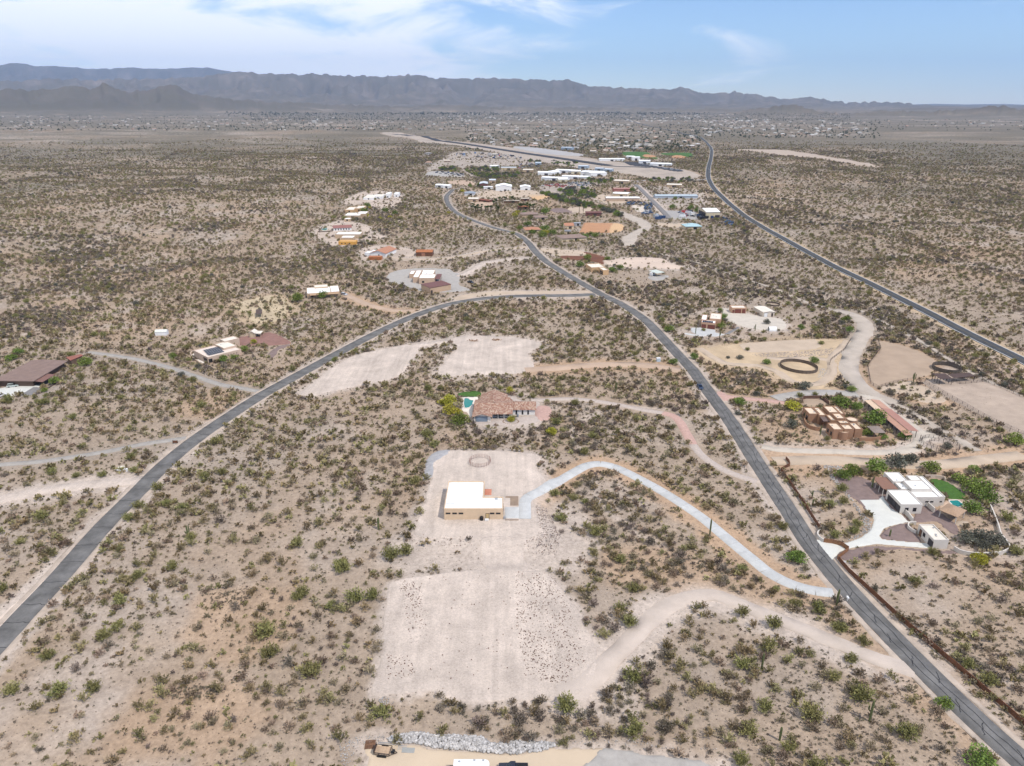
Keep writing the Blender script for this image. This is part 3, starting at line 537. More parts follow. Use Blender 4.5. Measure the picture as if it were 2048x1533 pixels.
road('dirt_road', c1(1180,1060, 950,1085, 700,1088, 500,1080, 250,1075, 0,1060, -100,1040), 4.2, mat('ranch_gravel', (.48, .42, .35)), .07, .5, halo=(4, PALE))
road('dirt_road', c1(0,1160, 300,1150, 650,1160, 900,1175, 1300,1190, 1700,1150, 2048,1110), 7, TAN_DIRT, .055, 1.0, halo=(8, RUST * 1.1))
sheet('brown_court', cB(112,175, 130,150, 420,145, 545,240, 330,262, 120,262), BROWN_DIRT, .08, .1, False)
# white house with garage, grounds
sheet('purple_gravel_yard', c2(500,400, 700,385, 880,470, 1000,560, 1030,700, 1060,690, 1120,760, 1220,600, 1420,720, 1500,780, 1480,860, 1330,760, 1100,770, 820,735, 700,600, 600,530), PURPLE_GRAVEL, .06, .3)
sheet('purple_gravel_bed', c2(870,880, 900,830, 1000,782, 1090,772, 1160,850, 1200,922, 1050,912, 900,897), PURPLE_GRAVEL, .14, .05, True)
sheet('purple_gravel_bed', c2(510,1010, 620,985, 800,955, 1300,985, 1500,1005, 1400,1020, 1000,985, 760,1040, 640,1090, 560,1060), PURPLE_GRAVEL, .06, .3)
sheet('concrete_drive', c2(322,897, 400,905, 570,932, 700,888, 790,825, 818,740, 780,690, 697,577, 860,574, 885,530, 960,640, 1035,690, 1115,760, 990,780, 905,808, 862,872, 885,897, 1050,915, 1205,926, 1300,935, 1290,975, 1000,950, 840,937, 620,972, 545,1000, 470,1080), CONCRETE_WARM, .10, 0, False)
sheet('lawn', cA(1000,258, 1250,268, 1420,350, 1560,450, 1660,560, 1560,595, 1300,560), LAWN, .1, .1)
sheet('pool_deck', cA(1270,610, 1520,595, 1680,740, 1560,800, 1420,790, 1200,800, 1180,690), mat('tan_deck', (.55, .40, .29), .85, .1), .085, .05, False)
sheet('tan_path', cA(1460,960, 1640,960, 1660,1010, 1560,1060, 1440,1010), TAN_DIRT, .07, .2)
# far properties
sheet('arena', F_(1157,468, 1168,446, 1227,447, 1219,466), ORANGE_DIRT, .06, .3, False)
sheet('arena', F_(1219,466, 1227,447, 1246,450, 1244,462), mat('tan_arena', (.55, .36, .20), .95, .08), .06, .5)
sheet('dark_soil_plot', c4(490,462, 700,458, 690,430, 790,450, 900,486, 850,495, 850,530, 800,515, 700,500, 560,490), MAROON_DIRT, .07, .5, halo=(3, RUST))
sheet('dirt_lot', c4(330,400, 520,410, 680,420, 705,455, 480,462, 400,440, 340,420), TAN_DIRT, .06, 1, halo=(6, PALE), excl=.85)
sheet('dirt_lot', c4(860,495, 1000,480, 1300,480, 1400,520, 1520,560, 1300,562, 1000,552, 870,525), mat('pink_dirt', (.54, .43, .345), .95, .1, .05), .06, 1, halo=(8, PALE), excl=.85)
sheet('gravel_yard', cL(1480,560, 1560,540, 1900,530, 1850,600, 1700,640, 1560,620), GREY_GRAVEL, .06, .5)
sheet('dirt_lot', cI(930,760, 1100,720, 1700,715, 2000,790, 1700,830, 1100,850, 930,850), TAN_DIRT, .06, 1.5, halo=(15, PALE), excl=.85)
sheet('arena', cK(905,120, 1130,115, 1180,150, 1000,185, 960,170), mat('tan_arena', (.55, .36, .20)), .06, 1, False)
sheet('dirt_lot', cK(270,210, 500,200, 460,270, 300,275), RED_DIRT, .06, 1.5, halo=(10, PALE), excl=.85)
sheet('dirt_lot', cK(1380,275, 1640,265, 1600,330, 1450,330), TAN_DIRT, .06, 1, excl=.85)
sheet('grey_lot', cK(1170,290, 1320,275, 1430,330, 1250,330), PURPLE_GRAVEL, .06, 1)
sheet('dirt_lot', cI(100,420, 180,330, 330,230, 600,110, 900,110, 1400,150, 1600,200, 1900,290, 1500,330, 1000,340, 760,340, 700,400, 870,480, 900,520, 760,470, 560,330, 400,330, 260,400), mat('yard_dirt', (.34, .285, .235), .95, .25, .06), .06, 3, halo=(12, SOIL), excl=.85)
sheet('gravel_yard', cI(110,440, 250,420, 560,440, 690,480, 690,505, 300,500, 100,490), GREY_GRAVEL, .07, 2)
sheet('dirt_lot', cI(440,570, 700,565, 860,590, 840,640, 640,640, 450,610), RED_DIRT, .06, 2, halo=(12, PALE), excl=.85)
sheet('dirt_lot', cJ(180,430, 500,400, 760,390, 770,430, 560,480, 430,540, 330,520, 200,480), mat('yard_dirt', (.47, .40, .34)), .06, 2, halo=(20, PALE), excl=.85)
sheet('dirt_lot', cJ(860,530, 1360,570, 1420,600, 1180,620, 1040,640, 880,600), TAN_DIRT, .06, 2, halo=(10, PALE), excl=.85)
sheet('dirt_lot', cM(480,300, 640,310, 660,380, 560,400, 490,350), mat('cream_lot', (.56, .49, .41)), .06, 1, excl=.85)
sheet('gravel_yard', cM(940,380, 1180,390, 1370,400, 1500,470, 1640,500, 1420,510, 1100,500, 1000,440), mat('grey_lot_gravel', (.33, .31, .29)), .06, 1)
sheet('dirt_lot', cM(830,560, 1100,570, 1260,560, 1260,620, 1000,620, 860,600), TAN_DIRT, .06, 1.5, halo=(8, PALE), excl=.85)
sheet('dirt_lot', cM(690,30, 1000,40, 1400,90, 1440,190, 1500,300, 1000,300, 820,200), mat('yard_dirt', (.47, .40, .34)), .05, 3, halo=(20, PALE), excl=False)
road('asphalt_road', cM(520,0, 600,70, 700,170, 800,270, 900,370, 980,460, 1010,500), 7, mat('worn_asphalt', (.20, .185, .175), .9, .15), .09, .5, step=4, excl_margin=3, halo=(6, PALE))
road('asphalt_road', cJ(1000,350, 1280,372, 1400,362, 1700,352, 2000,355, 2140,350), 7, mat('pale_asphalt', (.3, .285, .27)), .09, .5, step=6)
sheet('house_yard', cG(0,680, 60,575, 250,510, 420,490, 700,560, 780,640, 960,700, 900,730, 640,790, 570,830, 280,840, 120,760), mat('pinkish_yard', (.45, .365, .295), .95, .2, .05), .04, 2, halo=(8, PALE * .95), excl=.72)
sheet('house_yard', cG(360,240, 620,110, 900,90, 1150,120, 1190,230, 1000,340, 760,300, 660,260, 500,275), mat('pinkish_yard', (.45, .365, .295)), .04, 2, halo=(8, PALE * .95), excl=.72)
sheet('house_yard', cG(620,900, 900,830, 1160,850, 1340,900, 1380,960, 1000,1000, 700,1040, 640,980), mat('pinkish_yard', (.45, .365, .295)), .04, 1.5, halo=(6, PALE * .95), excl=.72)
for q_, pk_ in ((c1(820,560, 1200,500, 2060,960, 2060,1090, 1700,1085, 1300,765, 900,650), .62), (c8(120,330, 560,230, 1150,190, 1300,330, 1250,460, 700,490, 250,470), .6), (c8(860,150, 1250,150, 1350,330, 1000,330), .6), (cC(200,850, 640,740, 1540,690, 1750,780, 1600,900, 1000,960, 300,940), .6), (c2(200,380, 420,300, 700,700, 650,860, 420,800), .35), (cL(1200,380, 2040,380, 2040,620, 1400,680), .6)):
    EXCL.append((catmull(ats(q_), True, 5), pk_))
# airfield
sheet('airfield_strip', F_(760,266, 785,265, 860,274, 960,288, 1090,304, 1215,322, 1300,330, 1390,345, 1400,357, 1330,361, 1240,347, 1130,334, 1010,310, 900,290, 820,278), mat('graded_field', (.365, .305, .25), .95, .18, .02), .05, 5, halo=(25, SOIL), cell=14)
sheet('airfield_apron', F_(1025,294, 1080,297, 1170,310, 1150,313, 1080,308), mat('field_gravel', (.36, .345, .335), .95, .1, .01), .4, 3, cell=12)
rw, CRW = road('runway', F_(790,269.5, 900,285, 1000,300, 1100,315, 1215,332), 26, RUNWAY, .6, 0, step=12, ncross=3, excl_margin=10)
sheet('airfield_apron', cJ(1160,145, 1330,150, 1500,190, 1700,215, 1870,250, 1780,262, 1500,215, 1250,190, 1160,160), RUNWAY, .6, 2, cell=6)
road('taxiway', cJ(940,190, 1100,200, 1300,205, 1450,215), 12, mat('taxiway_asphalt', (.09, .09, .09)), .55, .5, step=8)
sheet('sports_field', cJ(1130,50, 1180,28, 1400,30, 1480,60, 1560,110, 1400,100, 1250,95), LAWN, .5, 2, cell=8)
sheet('sports_field', cJ(1590,45, 1900,38, 1960,62, 1950,85, 1760,75, 1620,60), LAWN, .5, 2, cell=8)
sheet('infield', cJ(1370,75, 1440,62, 1540,90, 1420,95), ORANGE_DIRT, 1.0, 1, cell=6)
sheet('infield', cJ(1720,80, 1800,70, 1880,95, 1760,100), ORANGE_DIRT, 1.0, 1, cell=6)
sheet('dirt_scar', F_(1470,300, 1530,300, 1600,305, 1680,318, 1760,335, 1700,328, 1620,316, 1540,308), mat('scar_dirt', (.40, .32, .25)), .3, 6, halo=(40, SOIL), cell=10)
sheet('yard', cO(40,170, 180,150, 480,170, 700,190, 820,225, 1150,255, 1400,265, 1620,290, 1900,290, 2048,270) + F_(1075,1495, 1120,1497, 1190,1497, 1260,1505, 1500,1560, 1500,1640, 640,1640, 735,1530), mat('sandy_yard', (.52, .415, .30), .95, .07, .1, .02), .07, .15, halo=(4, PALE))
sheet('gravel_yard', F_(1200,1499, 1250,1500, 1290,1508, 1420,1530, 1460,1600, 1160,1600, 1160,1540, 1190,1515), GREY_GRAVEL, .11, .25)
sheet('dirt_spoil', F_(1480,1400, 1560,1395, 1640,1420), RED_DIRT, .03, .3, excl=False) if False else None
RUSTBANKS = [F_(1820,1345, 1850,1350, 1890,1400, 1960,1470, 1990,1500, 1960,1505, 1900,1440), F_(1640,1195, 1700,1230, 1740,1290, 1720,1290, 1660,1230), F_(1240,1120, 1400,1130, 1540,1160, 1600,1185, 1560,1190, 1400,1160, 1250,1150), F_(420,1210, 520,1190, 560,1230, 500,1300, 430,1290), F_(300,1420, 430,1400, 480,1450, 330,1500, 250,1490), F_(380,810, 460,790, 440,830, 390,830)]
for q_ in RUSTBANKS:
    HALO.append((catmull(ats(q_), True, 4), 9, RUST * .6 + SOIL * .44))
def build_ground():
    az = np.concatenate([np.linspace(-math.pi, -.95, 40, endpoint=False), np.linspace(-.95, .95, 860, endpoint=False), np.linspace(.95, math.pi, 41)])
    rr = np.concatenate([[0.5, 12], np.geomspace(30, 29000, 700)])
    A, R = np.meshgrid(az, rr, indexing='ij'); X = (R * np.sin(A)).ravel(); Y = (R * np.cos(A)).ravel(); Z = H(X, Y); r = R.ravel()
    na, nr = A.shape; i, j = np.meshgrid(np.arange(na - 1), np.arange(nr - 1), indexing='ij'); i = i.ravel(); j = j.ravel()
    q = np.stack([i * nr + j, i * nr + j + 1, (i + 1) * nr + j + 1, (i + 1) * nr + j], 1)
    me = raw_mesh('ground', np.stack([X, Y, Z], 1), q, ground_material(), True)
    c = np.tile(SOIL, (len(X), 1))
    n1 = fbm(X / 60, Y / 60, 40, 4)[:, None]; n2 = fbm(X / 25 + 9, Y / 25, 41, 4)[:, None]; n3 = fbm(X / 220, Y / 220, 42, 3)[:, None]
    c = c * (1 - .75 * np.clip((n1 - .52) * 3.2, 0, 1)) + RUST * .75 * np.clip((n1 - .52) * 3.2, 0, 1)
    k = np.clip((n2 - .5) * 3, 0, .7); c = c * (1 - k) + PALE * .86 * k
    k = np.clip((n3 - .5) * 3, 0, .7); c = c * (1 - k) + GREYSOIL * k
    ch = np.clip(1 - np.abs(fbm(X/150+7, Y/210, 63, 3) - .5)*110, 0, 1)[:, None] * (r < 1600)[:, None] * .75; c = c*(1-ch) + PALE*1.02*ch
    for P, w, col in HALO:
        wf = max(w, 1.0); m = (X > P[:, 0].min() - wf) & (X < P[:, 0].max() + wf) & (Y > P[:, 1].min() - wf) & (Y < P[:, 1].max() + wf)
        if not m.any(): continue
        d, _, _ = sdf_poly(X[m], Y[m], P); nn = fbm(X[m] / (wf * .8), Y[m] / (wf * .8), 43, 3)
        kk = (sst(-wf, 0, d + (nn - .5) * wf) * .9)[:, None]; c[m] = c[m] * (1 - kk) + np.asarray(col) * kk
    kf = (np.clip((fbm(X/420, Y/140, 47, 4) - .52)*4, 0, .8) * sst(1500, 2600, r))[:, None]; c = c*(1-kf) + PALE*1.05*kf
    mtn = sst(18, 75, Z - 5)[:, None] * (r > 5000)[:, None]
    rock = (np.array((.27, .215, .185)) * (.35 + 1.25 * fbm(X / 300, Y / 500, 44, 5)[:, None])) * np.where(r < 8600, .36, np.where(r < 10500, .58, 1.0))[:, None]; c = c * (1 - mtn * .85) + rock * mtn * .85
    veg = sst(350, 1500, r) * (.38 + .40 * sst(1100, 2400, r) + 1.15 * (fbm(X / 260 + Y / 600, Y / 120, 45, 4) - .5)) * np.where(r > 5000, 1.1, 1)
    bare = np.zeros(len(X), bool)
    for P, pk in EXCL:
        if pk < .9: continue
        if np.hypot(P[:, 0], P[:, 1]).min() > 700: bare |= inpoly(X, Y, P)
    veg[bare] = 0; veg = np.clip(veg, 0, .88)
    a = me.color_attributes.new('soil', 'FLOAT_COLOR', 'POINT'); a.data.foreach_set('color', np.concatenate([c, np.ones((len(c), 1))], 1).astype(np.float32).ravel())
    b = me.attributes.new('scrub_cover', 'FLOAT', 'POINT'); b.data.foreach_set('value', veg.astype(np.float32))
    o = mesh_obj('ground', me); o['kind'] = 'structure'; return o
build_ground()
# ---------------------------------------------------------------- building kit
def stucco(name, col, **k): return mat(name, col, .9, .06, .5, .01, bscale=12, **k)
GLASS = mat('window_glass', (.015, .018, .022), .08, .1, spec=.6); FRAMEW = mat('white_frame', (.7, .7, .68), .6, .03); FRAMED = mat('dark_frame', (.06, .045, .04), .6, .1)
WHITEROOF = mat('white_roof', (.86, .86, .85), .8, .05, .25, detail=7); CREAMROOF = mat('cream_roof', (.68, .62, .53), .85, .08, .4, detail=7)
STEEL = mat('galvanised_steel', (.42, .43, .44), .5, .1, 1, metal=.4); DARKSTEEL = mat('dark_pipe', (.045, .032, .028), .7, .2); RUSTSTEEL = mat('rusty_steel', (.20, .085, .045), .85, .35, 1.2, .01)
WOOD = mat('brown_wood', (.16, .085, .05), .85, .2, 1.5); BLACK = mat('black_plastic', (.015, .015, .016), .5, .1); WHITEMETAL = mat('white_metal', (.75, .75, .74), .45, .04)
def wall_part(mb, u0, u1, v0, v1, h, pt=.22, ph=.3):
    z0 = -.8
    if ph <= 0: mb.box(u0, u1, v0, v1, z0, h); return
    a = [(u0,v0),(u1,v0),(u1,v1),(u0,v1)]; b = [(u0+pt,v0+pt),(u1-pt,v0+pt),(u1-pt,v1-pt),(u0+pt,v1-pt)]
    v = [(*p, z0) for p in a] + [(*p, h) for p in a] + [(*p, h) for p in b] + [(*p, h-ph-.1) for p in b]
    f = []
    for k in range(4):
        n = (k+1) % 4; f += [(k, n, 4+n, 4+k), (4+k, 4+n, 8+n, 8+k), (8+k, 8+n, 12+n, 12+k)]
    mb.add(v, f)
def opening(root, kind, face, s, z0, w, h, rect):
    """window / door / garage_door on a wall face of rect=(u0,u1,v0,v1); s = centre along the face"""
    u0, u1, v0, v1 = rect; t = .05
    def bx(mb, a, b, za, zb, d0, d1):
        if face == 'F': mb.box(u0+a, u0+b, v0-d1, v0-d0, za, zb)
        elif face == 'B': mb.box(u0+a, u0+b, v1+d0, v1+d1, za, zb)
        elif face == 'L': mb.box(u0-d1, u0-d0, v0+a, v0+b, za, zb)
        else: mb.box(u1+d0, u1+d1, v0+a, v0+b, za, zb)
    a, b = s - w/2, s + w/2
    if kind == 'window':
        m = MB(); fr = .07
        bx(m, a-fr, b+fr, z0-fr, z0, .002, .06); bx(m, a-fr, b+fr, z0+h, z0+h+fr, .002, .06); bx(m, a-fr, a, z0, z0+h, .002, .06); bx(m, b, b+fr, z0, z0+h, .002, .06)
        if w > 1.0: bx(m, (a+b)/2-.03, (a+b)/2+.03, z0, z0+h, .002, .055)
        o = m.build('window', root.get('_frame', 0) and FRAMEW or FRAMED, root); g = MB(); bx(g, a, b, z0, z0+h, .003, .03); g.build('pane', GLASS, o)
    else:
        m = MB(); n = 4 if kind == 'garage_door' else 1
        for k in range(n): bx(m, a, b, z0 + h*k/n + (.012 if k else 0), z0 + h*(k+1)/n, .002, .05)
        o = m.build(kind, DOORMAT[0], root); g = MB(); fr = .1
        bx(g, a-fr, a, z0, z0+h+fr, .002, .08); bx(g, b, b+fr, z0, z0+h+fr, .002, .08); bx(g, a, b, z0+h, z0+h+fr, .002, .08); g.build('door_frame', FRAMED, o)
DOORMAT = [FRAMED]
def gable_roof(mb, u0, u1, v0, v1, h, rise, ov, axis, ridge=None, th=.16):
    """two slabs with thickness; axis = direction of the ridge"""
    if axis == 'u':
        rv = (v0+v1)/2 if ridge is None else ridge
        s1 = rise / max(rv - v0, .1); s2 = rise / max(v1 - rv, .1)
        pr = [(v0-ov, h - s1*ov), (rv, h+rise), (v1+ov, h - s2*ov)]; P = lambda s, p, dz: (s, p[0], p[1]+dz); e0, e1 = u0-ov, u1+ov
    else:
        ru = (u0+u1)/2 if ridge is None else ridge
        s1 = rise / max(ru - u0, .1); s2 = rise / max(u1 - ru, .1)
        pr = [(u0-ov, h - s1*ov), (ru, h+rise), (u1+ov, h - s2*ov)]; P = lambda s, p, dz: (p[0], s, p[1]+dz); e0, e1 = v0-ov, v1+ov
    v = [P(e, p, dz) for e in (e0, e1) for dz in (0.02, th) for p in pr]   # e*6 + dz*3 + i
    f = [(3,4,10,9), (4,5,11,10), (0,6,7,1), (1,7,8,2), (0,1,4,3), (1,2,5,4), (6,9,10,7), (7,10,11,8), (0,3,9,6), (2,8,11,5)]
    mb.add(v, f)
def gable_wall(mb, u0, u1, v0, v1, h, rise, axis, ridge=None):
    z0 = -.8
    mb.add([(u0,v0,z0),(u1,v0,z0),(u1,v1,z0),(u0,v1,z0),(u0,v0,h),(u1,v0,h),(u1,v1,h),(u0,v1,h)], [(0,1,5,4),(1,2,6,5),(2,3,7,6),(3,0,4,7)])
    if axis == 'u':
        r = (v0+v1)/2 if ridge is None else ridge; mb.add([(u0,v0,h),(u0,v1,h),(u0,r,h+rise),(u1,v0,h),(u1,v1,h),(u1,r,h+rise)], [(0,2,1),(3,4,5)])
    else:
        r = (u0+u1)/2 if ridge is None else ridge; mb.add([(u0,v0,h),(u1,v0,h),(r,v0,h+rise),(u0,v1,h),(u1,v1,h),(r,v1,h+rise)], [(0,1,2),(3,5,4)])
def hip_roof(mb, u0, u1, v0, v1, h, rise, ov, th=.16):
    a0, a1, b0, b1 = u0-ov, u1+ov, v0-ov, v1+ov; w, d = a1-a0, b1-b0
    if w >= d: r = [(a0+d/2, (b0+b1)/2), (a1-d/2, (b0+b1)/2)]
    else: r = [((a0+a1)/2, b0+w/2), ((a0+a1)/2, b1-w/2)]
    v = [(a0,b0,h),(a1,b0,h),(a1,b1,h),(a0,b1,h),(a0,b0,h+th),(a1,b0,h+th),(a1,b1,h+th),(a0,b1,h+th),(*r[0],h+rise+th),(*r[1],h+rise+th)]
    f = [(3,2,1,0),(0,1,5,4),(1,2,6,5),(2,3,7,6),(3,0,4,7)]
    f += [(4,5,9,8),(5,6,9),(6,7,8,9),(7,4,8)] if w >= d else [(4,5,8),(5,6,9,8),(6,7,9),(7,4,8,9)]
    mb.add(v, f)
class House:
    def __init__(s, name, label, cat, base_px=None, rot=None, A=None, B=None, h=3.5, group=None, white_frames=False, org=None):
        s.g = at(base_px).z if base_px is not None else None
        if org is not None: o = Vector(org); s.g = o.z
        elif A is not None:
            o = atz(A, s.g + h); o.z = s.g
            if rot is None and B is not None:
                b = atz(B, s.g + h); rot = math.atan2(b.y - o.y, b.x - o.x)
        else: o = at(base_px)
        s.rot = rot or 0.; s.o = o; s.u = Vector((math.cos(s.rot), math.sin(s.rot), 0)); s.v = Vector((-math.sin(s.rot), math.cos(s.rot), 0))
        s.root = empty(name, o, s.rot); tag(s.root, label, cat, group); s.foot = []
        if white_frames: s.root['_frame'] = 1
        s.rects = []; s.xy = []
    def loc(s, px, h):
        p = atz(px, s.g + h) - s.o; return p.dot(s.u), p.dot(s.v)
    def rect(s, A, B, C, h):
        ua, va = s.loc(A, h); ub, vb = s.loc(B, h); uc, vc = s.loc(C, h); v0 = (va + vb) / 2
        return min(ua, ub), max(ua, ub), min(v0, vc), max(v0, vc)
    def reg(s, r, m=.4):
        u0, u1, v0, v1 = r; P = [s.o + s.u*a + s.v*b for a, b in ((u0-m, v0-m), (u1+m, v0-m), (u1+m, v1+m), (u0-m, v1+m))]; EXCL.append((np.array([(p.x, p.y) for p in P]), 1)); s.rects.append(r)
    def flat(s, pts, h, wall, roof, r=None, ph=.3, vents=0):
        r = r or s.rect(*pts, h); mb = MB(); wall_part(mb, *r, h, ph=ph); mb.build('wall', wall, s.root)
        d = MB(); pt = .22 if ph > 0 else 0; z = h - ph if ph > 0 else h + .003; d.box(r[0]+pt+.003, r[1]-pt-.003, r[2]+pt+.003, r[3]-pt-.003, z-.12, z); ro = d.build('roof', roof, s.root)
        for _ in range(vents):
            a = random.uniform(r[0]+.8, max(r[0]+.9, r[1]-1)); b = random.uniform(r[2]+.8, max(r[2]+.9, r[3]-1)); q = MB(); q.box(a, a+.4, b, b+.35, z-.01, z+.28); q.build('vent', STEEL, ro)
        s.reg(r); return r
    def gable(s, r, h, rise, wall, roof, axis='u', ov=.5, ridge=None):
        mb = MB(); gable_wall(mb, *r, h, rise, axis, ridge); mb.build('wall', wall, s.root); g = MB(); gable_roof(g, *r, h, rise, ov, axis, ridge); g.build('roof', roof, s.root); s.reg(r); return r
    def hip(s, r, h, rise, wall, roof, ov=.6, posts=False):
        g = MB(); hip_roof(g, *r, h, rise, ov); g.build('roof', roof, s.root)
        if posts:
            for a, b in ((r[0], r[2]), (r[1]-.25, r[2]), (r[0], r[3]-.25), (r[1]-.25, r[3]-.25)):
                q = MB(); q.box(a, a+.25, b, b+.25, -.5, h+.02); q.build('post', wall, s.root)
        else: mb = MB(); mb.box(*r, -.8, h+.05); mb.build('wall', wall, s.root)
        s.reg(r); return r
    def shed(s, r, h0, h1, roof, posts=WOOD, walls=None, n=3, th=.14):
        """sloping slab: h0 at v0 side, h1 at v1 side"""
        u0, u1, v0, v1 = r; v = [(u0,v0,h0),(u1,v0,h0),(u1,v1,h1),(u0,v1,h1),(u0,v0,h0+th),(u1,v0,h0+th),(u1,v1,h1+th),(u0,v1,h1+th)]
        MB().add(v, [(4,5,6,7),(3,2,1,0),(0,1,5,4),(1,2,6,5),(2,3,7,6),(3,0,4,7)]).build('roof', roof, s.root)
        if posts:
            for k in range(n + 1):
                b = v0 + .15 + (v1 - v0 - .3) * k / n; hh = h0 + (h1 - h0) * (b - v0) / (v1 - v0)
                for a in (u0 + .15, u1 - .15): q = MB(); q.box(a-.08, a+.08, b-.08, b+.08, -.5, hh+.02); q.build('post', posts, s.root)
        if walls:
            mb = MB(); i = .3; mb.add([(u0+i,v0+i,-.8),(u1-i,v0+i,-.8),(u1-i,v1-i,-.8),(u0+i,v1-i,-.8),(u0+i,v0+i,h0+.02),(u1-i,v0+i,h0+.02),(u1-i,v1-i,h1+.02),(u0+i,v1-i,h1+.02)], [(0,1,5,4),(1,2,6,5),(2,3,7,6),(3,0,4,7)]); mb.build('wall', walls, s.root)
        s.reg(r); return r
    def poly(s, px, h, roof, wall=None, th=.3, inset=.8, z1=None):
        pts = [s.loc(p, h) for p in px]; MB().prism(pts, h - th, h).build('roof', roof, s.root)
        if wall:
            c = (sum(p[0] for p in pts)/len(pts), sum(p[1] for p in pts)/len(pts)); q = []
            for p in pts:
                d = Vector((c[0]-p[0], c[1]-p[1])); d = d / d.length * inset * 1.4; q.append((p[0]+d.x, p[1]+d.y))
            MB().prism(q, -.8, h - th - .004).build('wall', wall, s.root)
        w = [s.o + s.u*a + s.v*b for a, b in pts]; EXCL.append((np.array([(p.x, p.y) for p in w]), 1))
    def op(s, kind, face, t, z0, w, h, r, m=None):
        old = DOORMAT[0]
        if m: DOORMAT[0] = m
        opening(s.root, kind, face, t, z0, w, h, r); DOORMAT[0] = old
    def part(s, name, mb, m): return mb.build(name, m, s.root)
def wall_run(name, label, px, h, m, th=.25, cat='wall', step=1.2, smooth=True, world_pts=None, group=None):
    w = catmull(ats(px), False, step) if smooth else ats(px)
    o = empty(name, (w[0][0], w[0][1], G(*w[0]))); tag(o, label, cat, group); mb = MB(); z = H(w[:, 0], w[:, 1])
    t = np.gradient(w, axis=0); t = t / np.linalg.norm(t, axis=1, keepdims=True); n = np.stack([t[:, 1], -t[:, 0]], 1) * th / 2
    v = []
    for i in range(len(w)):
        a, b = w[i] + n[i], w[i] - n[i]; L = o.location
        v += [(a[0]-L.x, a[1]-L.y, z[i]-.5-L.z), (a[0]-L.x, a[1]-L.y, z[i]+h-L.z), (b[0]-L.x, b[1]-L.y, z[i]+h-L.z), (b[0]-L.x, b[1]-L.y, z[i]-.5-L.z)]
    f = []
    for i in range(len(w) - 1):
        for k in range(3): f.append((i*4+k, i*4+k+1, i*4+k+5, i*4+k+4))
    f += [(0, 1, 2, 3), tuple(len(v)-4+k for k in (3, 2, 1, 0))]
    mb.add(v, f); mb.build('wall_body', m, o); c = MB()
    v2 = []
    for i in range(len(w)):
        a, b = w[i] + n[i]*1.25, w[i] - n[i]*1.25; L = o.location; zz = z[i]+h-L.z
        v2 += [(a[0]-L.x, a[1]-L.y, zz+.002), (a[0]-L.x, a[1]-L.y, zz+.06), (b[0]-L.x, b[1]-L.y, zz+.06), (b[0]-L.x, b[1]-L.y, zz+.002)]
    f2 = [(i*4+k, i*4+(k+1) % 4, i*4+4+(k+1) % 4, i*4+4+k) for i in range(len(w)-1) for k in range(4)] + [(0,1,2,3), tuple(len(v2)-4+k for k in (3,2,1,0))]
    c.add(v2, f2).build('coping', m, o)
    return o
POSTS = {}
def fence(name, label, px, h, m, spacing=3.0, rails=2, rail_w=.07, post_w=.1, closed=False, panels=None, smooth=False, group=None, world_pts=None, cat='fence'):
    w = np.array(world_pts) if world_pts is not None else ats(px)
    if closed: w = np.concatenate([w, w[:1]])
    if smooth: w = catmull(w, False, spacing / 3)
    d = np.concatenate([[0], np.cumsum(np.linalg.norm(np.diff(w, axis=0), axis=1))]); n = max(2, int(round(d[-1] / spacing)))
    s = np.linspace(0, d[-1], n + 1); P = np.stack([np.interp(s, d, w[:, 0]), np.interp(s, d, w[:, 1])], 1); z = H(P[:, 0], P[:, 1])
    o = empty(name, (P[0][0], P[0][1], z[0])); tag(o, label, cat, group); L = o.location
    key = (round(h, 2), post_w, m.name)
    if key not in POSTS: POSTS[key] = MB().box(-post_w/2, post_w/2, -post_w/2, post_w/2, -.4, h + .05).mesh('post', m)
    for i in range(n + (0 if closed else 1)): mesh_obj('post', POSTS[key], o, (P[i][0]-L.x, P[i][1]-L.y, z[i]-L.z))
    if panels:
        for i in range(n):
            a = Vector((P[i][0]-L.x, P[i][1]-L.y, z[i]-L.z)); b = Vector((P[i+1][0]-L.x, P[i+1][1]-L.y, z[i+1]-L.z)); g = (b-a).normalized()*.04
            zz = Vector((0, 0, .06 + h/2)); MB().bar(a+g+zz, b-g+zz, .05, h-.08).build('panel', panels, o)
    for k in range(rails):
        mb = MB(); hh = h * (k + 1) / rails if not panels else h + .02
        for i in range(n): mb.bar((P[i][0]-L.x, P[i][1]-L.y, z[i]-L.z+hh), (P[i+1][0]-L.x, P[i+1][1]-L.y, z[i+1]-L.z+hh), rail_w)
        mb.build('rail', m, o)
    return o
def ring(px_c, rx, ry=None, n=40, a0=0, a1=360):
    c = at(px_c); EXCL.append((np.array([(c.x + (rx+1)*math.cos(t_), c.y + (rx+1)*math.sin(t_)) for t_ in np.linspace(0, 6.1, 20)]), 1)); return [(c.x + rx*math.cos(math.radians(a0+(a1-a0)*k/n)), c.y + (ry or rx)*math.sin(math.radians(a0+(a1-a0)*k/n))) for k in range(n + (0 if a1-a0 == 360 else 1))]
